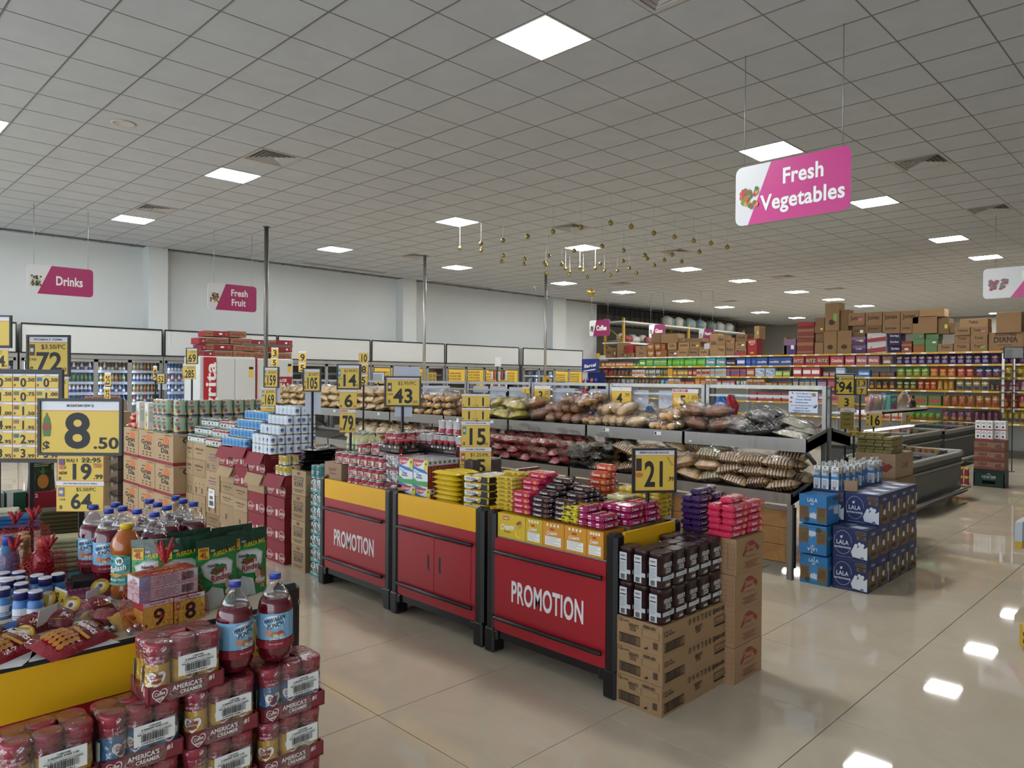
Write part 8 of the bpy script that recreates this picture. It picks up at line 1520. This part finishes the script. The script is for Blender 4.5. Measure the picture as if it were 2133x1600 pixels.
# --- hanging snack rack with a paper on its pole
p = atY(1036, 770, 12.6); hr = thing('hanging_rack', None, 'black pole rack hung with red and white packets before the dark cooler doors', 'rack', None, (p.x, 12.6, 0))
part(hr, 'pole', MB().box(-.012, .012, -.012, .012, 0, 2.0, BLK)); part(hr, 'base', MB().box(-.2, .2, -.2, .2, 0, .03, BLK)); part(hr, 'paper', MB().box(-.1, .1, -.02, -.015, 1.95, 2.17, PAPER))
for s in range(2):
    part(hr, 'arm', MB().box(-.26, .26, -.02, .02, 1.83-.30*s, 1.85-.30*s, BLK))
    for j in range(7): part(hr, 'packet', MB().pillow(.07, .2, .03, M(('#c8c6c8', '#a83a44', '#3a3a40')[j % 3], .35, bump=.4), 5, 5, 0, .06, .1, j, M4=Matrix.Translation((-.24+.08*j, -.05, 1.73-.30*s)) @ Matrix.Rotation(PI/2, 4, 'X')))
# --- ceiling-high steel poles
for k, (px, py, zb) in enumerate(((555, 472, 1.0), (885, 532, 1.0), (1137, 570, 1.35))):
    b = atZ(px, py, ZC); pl = thing('steel_pole', MB().cyl(0, 0, zb, ZC, .036 if k else .04, STL if k else STD, 14), 'slim steel pole rising to the ceiling %s' % ('behind the alegria boxes', 'between the coolers', 'with a yellow socket box')[k], 'pole', 'steel poles', (b.x, b.y, 0))
    part(pl, 'flange', MB().cyl(0, 0, ZC-.012, ZC-.001, .07, STD, 16))
    if k == 0: part(pl, 'arm', MB().box(-.45, .55, -.02, .02, 2.24, 2.28, STD))
    if k == 2: part(pl, 'socket_box', MB().box(-.11, .11, -.1, .0, 1.36, 1.72, M('#b08c2c', .5), b=.01).box(-.04, .04, -.105, -.1, 1.56, 1.64, BLK).box(-.04, .04, -.105, -.1, 1.44, 1.52, BLK))
    else: part(pl, 'foot', MB().box(-.08, .08, -.08, .08, 0, zb+.01, STD))
# ------------------------------------------------------------------ hanging signs, price stands, baubles
MAG = M('#a01c5c', .4); MAGL = M('#c03a82', .35); SGW = M('#d4d4d6', .35)
def hang_sign(label, axis, v, corner0, corner1, lines, chains, slant, mag, dirs):
    # corner0 / corner1: upper-left and lower-right pixel of the board on its own plane
    at = atX if axis == 'X' else atY
    a, b = at(*corner0, v), at(*corner1, v); w = (a.y-b.y) if axis == 'X' else (b.x-a.x); h = a.z-b.z; r = h*.12
    def rr(x0, y0, x1, y1, q):
        o = []
        for cx_, cy_, s in ((x1-q, y1-q, 0), (x0+q, y1-q, 1), (x0+q, y0+q, 2), (x1-q, y0+q, 3)):
            for t in range(4): an = (s+t/3)*PI/2; o.append((cx_+q*math.cos(an), cy_+q*math.sin(an)))
        return o
    org = (v, a.y, b.z) if axis == 'X' else (a.x, v, b.z)
    frm = fX(0, 0, 0) if axis == 'X' else fY(0, 0, 0)
    t = thing('aisle_sign', None, label, 'aisle sign', 'hanging aisle signs', org)
    part(t, 'board', MB().prism(rr(0, 0, w, h, r), -.008, 0, SGW, frm))
    poly = [p for p in rr(0, 0, w, h, r) if p[0] > w*.5]
    full = [(w*slant[1], h), (w*slant[0], 0)]+sorted([p for p in rr(0, 0, w, h, r) if p[0] > w*.6], key=lambda p: p[1])
    part(t, 'panel', MB().art(frm, [('p', full, mag)], .0012))
    sh = [('t', tx, w*cx_, h*cy_, h*hh, WHT, {'w': w*ww}) for tx, cx_, cy_, hh, ww in lines]
    part(t, 'lettering', MB().art(frm, sh, .003))
    rnd = random.Random(len(label)); pc = [('e', w*.13+w*.075*rnd.uniform(-1, 1), h*.45+h*.16*rnd.uniform(-1, 1), w*.016, h*.04, M(dirs[q % len(dirs)], .5)) for q in range(34)]
    part(t, 'picture', MB().art(frm, pc, .002))
    for fx_ in chains:
        x = fx_*w; p0 = frm(x, h*.95, -.004); part(t, 'chain', MB().tube([p0, p0+Vector((0, 0, ZC-(a.z-.05*h)))], .004, M('#9a9a98', .4, .6), 5))
VEG = ['#5a8a34', '#b8542c', '#c8902c', '#7a5a2c', '#a83a34', '#3f6a2c']
hang_sign('pink Fresh Vegetables sign hanging over the promotion tables', 'X', 5.98, (1533, 352), (1772, 436), [('Fresh', .61, .72, .24, .36), ('Vegetables', .60, .33, .24, .72)], (.08, .93), (.12, .33), MAGL, VEG)
hang_sign('pink Drinks sign hanging before the white wall', 'Y', 14.25, (56, 549), (194, 620), [('Drinks', .63, .5, .3, .42)], (.1, .92), (.15, .36), MAG, ['#2a2c24', '#b8b87a', '#5a5a4a'])
hang_sign('pink Fresh Fruit sign hanging by the steel pole', 'Y', 14.17, (433, 588), (534, 651), [('Fresh', .64, .69, .24, .36), ('Fruit', .62, .32, .24, .3)], (.12, .9), (.15, .36), MAG, ['#8a3a2c', '#b8962c', '#5a6a2c', '#4a2a34'])
hang_sign('pink Frozen Food sign cut by the right border', 'X', 14.76, (2048, 561), (2330, 606), [('Frozen', .5, .7, .26, .4), ('Food', .48, .3, .26, .28)], (.1, .9), (.22, .42), MAGL, ['#8a5a60', '#a84a50', '#7a7a7a'])
hang_sign('small magenta Coffee sign above the gondola end', 'X', 18.2, (1228, 668), (1270, 699), [('Coffee', .6, .5, .3, .5)], (.1, .9), (.18, .35), M('#7c1f50', .45), ['#2a2422', '#3a2c28'])
hang_sign('small magenta Glass sign over the cartons', 'X', 20.6, (1352, 677), (1385, 702), [('Glass', .62, .5, .28, .46)], (.1, .9), (.2, .38), M('#7c1f50', .45), ['#4a4a4c', '#6a6a6c'])
hang_sign('small magenta Pasta sign half hidden by cartons', 'X', 20.9, (1456, 686), (1487, 709), [('Pasta', .62, .6, .26, .46)], (.1, .9), (.2, .38), M('#7c1f50', .45), ['#8a8a8a'])
# --- price stands
def cards_at(cx, cy, D, ry=0):
    c = atD(cx, cy, D); a = math.atan2(FW.y, FW.x)+ry; xd = Vector((math.sin(a), -math.cos(a), 0)); return c, xd
def stand(label, box_, D, cards, pole=None, base=None, frame=True, ry=0, backs=(), group='price stands'):
    # box_: outline of the framed board; cards: (px0, py0, px1, py1, drawing keywords)
    x0, y0, x1, y1 = box_; c, xd = cards_at((x0+x1)/2, (y0+y1)/2, D, ry); k = D/FPX
    root = thing('price_stand', None, label, 'price stand', group, tuple(c)); up = Vector((0, 0, 1)); nn = xd.cross(up)
    W2, H2 = (x1-x0)*k/2, (y1-y0)*k/2
    fr = plane_frame((0, 0, 0), xd, up)
    if frame:
        f = min(W2, H2)*.09+.002
        fm = MB()
        for (a, b, c_, d) in ((-W2-f, -H2-f, W2+f, -H2), (-W2-f, H2, W2+f, H2+f), (-W2-f, -H2, -W2, H2), (W2, -H2, W2+f, H2)):
            fm.prism([(a, b), (c_, b), (c_, d), (a, d)], -.008, .008, BLK, fr)
        fm.prism([(-W2, -H2), (W2, -H2), (W2, H2), (-W2, H2)], -.006, -.003, M('#3a3a3c', .5), fr)
        part(root, 'frame', fm)
    cx, cy = (x0+x1)/2, (y0+y1)/2
    for (a, b, c_, d, kw) in cards:
        w, h = (c_-a)*k, (d-b)*k; ox, oy = (a-cx)*k, (cy-d)*k
        cf = plane_frame(fr(ox, oy, .0005), xd, up)
        mb = MB().prism([(0, 0), (w, 0), (w, h), (0, h)], -.0015, 0, PAPER, cf)
        part(root, 'price_card', mb.art(cf, kw if isinstance(kw, list) else price_shapes(w, h, **kw), .0009))
    for (a, b, c_, d) in backs:
        w, h = (c_-a)*k, (d-b)*k; cf = plane_frame(fr((a-cx)*k, (cy-d)*k, -.012), xd, up); part(root, 'card_back', MB().prism([(0, 0), (w, 0), (w, h), (0, h)], -.0015, 0, M('#b4b8c4', .5), cf))
    if pole is not None:
        px = (pole-cx)*k; p0 = fr(px, -H2, -.012); zb = (base if base is not None else 0)-c.z
        part(root, 'pole', MB().box(p0.x-.008, p0.x+.008, p0.y-.008, p0.y+.008, zb, -H2*.9, BLK)); part(root, 'foot', MB().lathe([(.05, zb), (.05, zb+.008), (.012, zb+.014)], BLK, 12, p0.x, p0.y))
def P_(main, **kw): d = dict(main=main); d.update(kw); return d
k1 = 3.0/FPX
w1, h1 = 168*k1, 111*k1
s850 = [('r', 0, 0, w1, h1, PAPER), ('r', 0, 0, w1, h1*.81, PRED), ('r', .002, .002, w1-.002, h1*.80, M('#d8b545', .45)), ('t', 'MOUNTAIN DEW 2L', w1*.5, h1*.90, h1*.045, INK, {'w': w1*.34}), ('t', '8', w1*.47, h1*.43, h1*.62, INK, {'w': w1*.34}), ('t', '.50', w1*.82, h1*.20, h1*.20, INK, {'w': w1*.32}), ('t', '$', w1*.08, h1*.14, h1*.17, INK), ('p', [(w1*.045, h1*.32), (w1*.03, h1*.5), (w1*.05, h1*.66), (w1*.075, h1*.72), (w1*.075, h1*.76), (w1*.095, h1*.76), (w1*.095, h1*.72), (w1*.12, h1*.66), (w1*.14, h1*.5), (w1*.125, h1*.32)], M('#3a6a24', .4)), ('e', w1*.085, h1*.5, w1*.045, h1*.07, M('#9a3a2c', .5))]
w2, h2 = 97*k1, 62*k1
s19 = [('r', 0, 0, w2, h2*.86, PRED), ('r', .002, .002, w2-.002, h2*.85, M('#d8b545', .45)), ('t', "KELLOGG'S FROOT LOOPS 1.26KG 2 BAGS", w2*.5, h2*.92, h2*.05, INK, {'w': w2*.8}), ('t', 'WAS $', w2*.32, h2*.7, h2*.12, INK, {'w': w2*.26}), ('t', '22.95', w2*.73, h2*.72, h2*.15, INK, {'w': w2*.42}), ('r', w2*.52, h2*.71, w2*.94, h2*.735, INK), ('t', '19', w2*.5, h2*.33, h2*.5, INK, {'w': w2*.5}), ('t', '.99', w2*.88, h2*.16, h2*.14, INK, {'w': w2*.2}), ('t', 'NOW', w2*.13, h2*.28, h2*.1, INK, {'w': w2*.17}), ('t', '$', w2*.06, h2*.09, h2*.12, INK), ('r', w2*.04, h2*.55, w2*.16, h2*.76, M('#6a4a70', .5)), ('e', w2*.11, h2*.47, w2*.07, h2*.07, M('#c06a3c', .5)), ('t', 'SPECIAL', w2*.87, h2*.58, h2*.06, M('#b0523c', .5), {'w': w2*.2}), ('t', 'OFFER', w2*.87, h2*.5, h2*.06, M('#b0523c', .5), {'w': w2*.16})]
stand('large price stand reading 8.50 above the punch bottles', (86, 836, 250, 943), 3.0, [(84, 834, 252, 945, s850), (120, 941, 217, 1003, s19), (118, 1003, 217, 1066, P_('64', cents='.95', top='$5.50/PC', left='CASE', head='LALA YOMI FRESA, CHOCOLATE, VANILLA', pic='#7a6a80'))], 165, ZT)
kg = 3.25/FPX; gsh = []
vals = [['0.50', '0.50', '0.50'], ['1.50', '0.75', '1.00'], ['1.00', '1.50', '1.50'], ['4.99', '1.95', '1.95'], ['2.95', '2.99', '2.99'], ['3.95', '3.99', '3.99']]
pics = [['#3a3f4a', '#2c3034', '#2f6a9a'], ['#5a5a4a', '#6a6a50', '#5f7a44'], ['#8a3a34', '#7a5a4a', '#4a5a44'], ['#6a3a2c', '#8a6a58', '#5a5a3a'], ['#4a4a5a', '#2a6a6c', '#2a5a4c'], ['#5a4a34', '#6a6450', '#4a5a5a']]
gc = []
for r_ in range(6):
    for c_ in range(3):
        xa, ya = -21+48*c_, 779+29.5*r_; cw_, ch_ = 47*kg, 29*kg; v = vals[r_][c_].split('.')
        gc.append((xa, ya, xa+47, ya+29, [('r', 0, 0, cw_, ch_*.84, PRED), ('r', .001, .001, cw_-.001, ch_*.83, M('#d8b545', .45)), ('r', cw_*.04, ch_*.48, cw_*.28, ch_*.76, M(pics[r_][c_], .5)), ('t', '$', cw_*.09, ch_*.18, ch_*.2, INK), ('t', v[0], cw_*.47, ch_*.38, ch_*.58, INK, {'w': cw_*.26}), ('t', '.'+v[1], cw_*.79, ch_*(.58 if r_ < 2 else .2), ch_*.24, INK, {'w': cw_*.36}), ('r', cw_*.4, ch_*.9, cw_*.6, ch_*.93, M('#8a8a90', .6))]))
stand('price grid board of eighteen small yellow prices at the left border', (-22, 777, 124, 956), 3.25, gc, 62, ZT, ry=.0)
stand('framed price board 72.00 with a malt bottle', (60, 702, 142, 780), 4.3, [(58, 702, 143, 780, P_('72', cents='.00', top='$3.50/PC', left='CASE', head='VITAMALT 330ML', pic='#3a2a24')), (80, 781, 143, 840, P_('9', top='$2.50/PK', head='', dollar=''))], 100, .86)
stand('price board cut by the left border above the grid', (-30, 660, 21, 722), 4.0, [(-30, 660, 20, 720, P_('', pic='#4a5a70')), (-30, 722, 18, 768, P_('14', cents='.00', top='PC', dollar=''))], -5, .86)
stand('twin price cards 69 and 285 before the coolers', (389, 726, 411, 757), 8.4, [(389, 725, 411, 757, P_('69', top='6.95/PC')), (381, 758, 408, 790, P_('285', top='28.95/PC'))], 399, ZG)
stand('small price card 52 on a thin pole', (327, 779, 343, 798), 9.2, [(327, 778, 343, 798, P_('52'))], 335, ZG, backs=[(328, 798, 347, 812)])
for k, (a, b, c_, d, D, tx) in enumerate(((218, 776, 231, 804, 9.6, '25'), (217, 806, 230, 832, 9.6, '75'), (319, 762, 327, 792, 10.2, '9'))): stand('narrow yellow price tag edge-on before the coolers, %s of three' % nth(k+1), (a, b, c_, d), D, [(a, b, c_, d, P_(tx))], (a+c_)/2, 1.2 if k < 2 else 0, False)
stand('price cards 159 and 169 over the blue cans', (551, 766, 580, 806), 7.3, [(550, 765, 578, 806, P_('159', top='$3.50/PC', pic='#4a8ab8')), (545, 806, 575, 846, P_('169', top='$2.99/PC', pic='#4a8ab8')), (543, 847, 572, 864, P_('', top='$2.25/PC', dollar=''))], 562, .96, backs=[(570, 806, 583, 838)])
stand('price board 105 on a black pole by the white-blue cans', (633, 769, 667, 814), 6.3, [(632, 768, 666, 814, P_('105', top='$2.50/PC', left='CASE', pic='#b9b4a8'))], 650, 1.05, backs=[(635, 816, 649, 862), (651, 816, 668, 862)])
stand('price boards 14, 6.95 and 79 over the cream bottles', (704, 761, 750, 809), 5.9, [(702, 760, 748, 809, P_('14', cents='.99', top='$3.99/PC', left='4 FOR', pic='#4a90b8')), (707, 811, 744, 852, P_('6', cents='.95')), (708, 853, 741, 901, P_('79', cents='.95', special=True, head=' '))], 730, 1.06)
stand('framed price board 43 above the coffee jars', (804, 787, 874, 844), 5.6, [(804, 786, 874, 845, P_('43', cents='.00', top='$2.95/PC', left='CASE', pic='#4a3a34', hd=.08))], 838, 1.0, backs=[(820, 764, 874, 790), (822, 846, 836, 868), (840, 846, 858, 868)])
cs4 = [(962, 821, 991, 848, P_('1', cents='.25')), (991, 821, 1020, 848, P_('1', cents='.50')), (962, 850, 991, 876, P_('1', cents='.95')), (991, 850, 1020, 876, P_('1', cents='.95'))]
stand('stacked price cards with 15 and 25 over the toothpaste', (962, 821, 1020, 876), 5.15, cs4+[(961, 878, 1021, 932, P_('15', cents='.95', head='COLGATE 4 PACK TRIPLE ACTION 60ML', pic='#2a8a80')), (958, 932, 1024, 992, P_('25', cents='.99', top='$1.25/PK', left='CASE', head='NAJM CREAMS', pic='#a84a44'))], 993, .7205, False)
k21 = 4.12/FPX; w, h = 84*k21, 86*k21
stand('framed price board 21.99 on a pole among the cookies', (1320, 938, 1406, 1022), 4.12, [(1322, 938, 1406, 1022, [('r', 0, 0, w, h*.86, PRED), ('r', .002, .002, w-.002, h*.85, M('#d8b545', .45)), ('t', "HERSHEY'S COCOA 100% CACAO 23 OZ", w*.48, h*.92, h*.045, INK, {'w': w*.75}), ('t', '21', w*.52, h*.40, h*.58, INK, {'w': w*.58}), ('t', '.99', w*.91, h*.28, h*.1, INK, {'w': w*.16}), ('r', w*.02, h*.48, w*.16, h*.78, M('#3a2428', .5)), ('e', w*.1, h*.38, w*.1, h*.06, M('#c0703c', .5)), ('p', [(w*.78, h*.82), (w*.84, h*.82), (w*.98, h*.6), (w*.92, h*.6)], M('#b8903a', .5))])], 1350, .866, ry=.12)
stand('price cards 94 and 3 on the island end post', (1741, 781, 1778, 821), 7.4, [(1740, 778, 1780, 821, P_('94', cents='.95', top='$18.50/PC', pic='#3a4a5a')), (1746, 823, 1780, 850, P_('3', cents='.25', dollar='', hd=.08)), (1751, 850, 1781, 894, [('r', 0, 0, .14, .2, M('#8a7434', .5)), ('r', 0, .175, .14, .2, PAPER), ('t', 'CHILLED', .07, .188, .012, INK), ('t', '$1.95/PC', .07, .15, .014, INK), ('t', '$2.25/PC', .07, .1, .014, INK), ('t', '$2.50/PC', .07, .05, .014, INK)])], 1763, 0)
stand('small double price card behind the 94 board', (1783, 791, 1805, 822), 7.6, [(1783, 789, 1794, 805, P_('1')), (1794, 789, 1805, 805, P_('3')), (1783, 806, 1805, 822, P_('7'))], 1793, 0)
stand('yellow price card 16 by the gold bricks', (1805, 858, 1836, 889), 8.4, [(1804, 857, 1837, 889, P_('16', pic='#4a5a4a'))], 1821, 0, False)
stand('cluster of small price cards reading 5 beside the island end', (1766, 888, 1792, 908), 7.9, [(1766, 888, 1779, 898, P_('5')), (1779, 888, 1792, 898, P_('5')), (1766, 898, 1779, 908, P_('5')), (1779, 898, 1792, 908, P_('5'))], 1780, 0, False)
for k, (lb, bx, D, cd) in enumerate((('price cards 3 and 5 in front of the white fridge', (565, 724, 580, 763), 13.7, [(565, 724, 580, 744, P_('3', cents='.95')), (564, 745, 579, 763, P_('5', cents='.95'))]), ('price cards 9 and 5 right of the white fridges', (622, 732, 638, 775), 13, [(622, 732, 638, 754, P_('9', cents='.95')), (622, 755, 637, 775, P_('5', cents='.95'))]), ('tall price cards 10, 8 and 5 behind the 14 board', (747, 732, 767, 802), 9.5, [(747, 732, 767, 756, P_('10')), (748, 757, 767, 779, P_('8', cents='.95')), (748, 780, 766, 801, P_('5', cents='.95'))]), ('distant price cards 12 and 15 before a lit cooler', (892, 776, 909, 798), 13, [(892, 776, 909, 798, [('r', 0, 0, .145, .19, M('#c8a84a', .5)), ('t', '12 15', .07, .13, .05, INK, {'w': .12}), ('t', '15 21', .07, .05, .05, INK, {'w': .12})])]), ('white list board on a pole at the right border', (2092, 724, 2131, 746), 13.5, [(2092, 724, 2131, 746, [('r', 0, 0, .34, .19, M('#b4b6ba', .5))]+[('r', .03, .02+.025*q, .15, .03+.025*q, M('#7a7c80', .5)) for q in range(6)])]), ('grey list board before the coolers', (776, 776, 800, 794), 13, [(776, 776, 800, 794, [('r', 0, 0, .17, .13, M('#a8aaac', .5))])]))):
    stand(lb, bx, D, cd, (bx[0]+bx[2])/2, 0, k > 3)
# --- gold baubles and star hung from the ceiling
GOLD = M('#8f7c46', .28, .85); bau = MB().ball((0, 0, 0), .042, GOLD, 14, 9).mesh('bauble'); cap_ = MB().cyl(0, 0, .04, .056, .010, M('#8a8a86', .3, .8), 8).mesh('cap')
BP = [(958, 517), (1002, 508), (1002, 522), (1048, 501), (1099, 493), (1152, 483), (1210, 474), (1272, 465), (1315, 472), (1362, 486), (1405, 494), (1445, 502), (1481, 507), (1515, 515), (1048, 533), (1045, 545), (1093, 540), (1092, 550), (1143, 533), (1134, 548), (1137, 552), (1170, 551), (1178, 560), (1187, 566), (1185, 572), (1208, 558), (1215, 565), (1224, 578), (1240, 559), (1251, 550), (1259, 564), (1271, 573), (1286, 564), (1298, 544), (1311, 559), (1326, 569), (1343, 532), (1348, 539), (1363, 553), (1384, 542), (1400, 531), (1420, 545), (1457, 525), (1254, 513), (1299, 522), (1196, 522), (1138, 569)]
for k, (x, y) in enumerate(BP):
    p = atZ(x, y, 4.10); d = math.hypot(p.x, p.y); s = min(1.4, max(.6, d/13.))
    t = thing('bauble', bau, 'gold bauble on a thread, %s in the hanging cluster' % nth(k+1), 'bauble', 'gold ceiling baubles', tuple(p), parts=[('cap', cap_), ('thread', MB().box(-.002, .002, -.002, .002, .05, ZC-p.z, M('#b4b4b0', .5)))], scale=None)
p = atD(1232, 610, 15.5); t = []
for k in range(10): a = PI/2+k*PI/5; r = .115 if k % 2 == 0 else .05; t.append((r*math.cos(a), r*math.sin(a)))
sf = plane_frame((0, 0, 0), (math.sin(YAW), -math.cos(YAW), 0), (0, 0, 1)); sm_ = MB(); GS_ = M('#b0952c', .3, .6)
rim = [sf(x, y, 0) for x, y in t]; sm_.add(rim+[sf(0, 0, .035), sf(0, 0, -.035)], [(i, (i+1) % 10, 10) for i in range(10)]+[((i+1) % 10, i, 11) for i in range(10)], GS_)
thing('gold_star', sm_, 'five-pointed gold star hung below the baubles', 'star', None, tuple(p), parts=[('thread', MB().box(-.002, .002, -.002, .002, .1, ZC-p.z, M('#b4b4b0', .5)))])
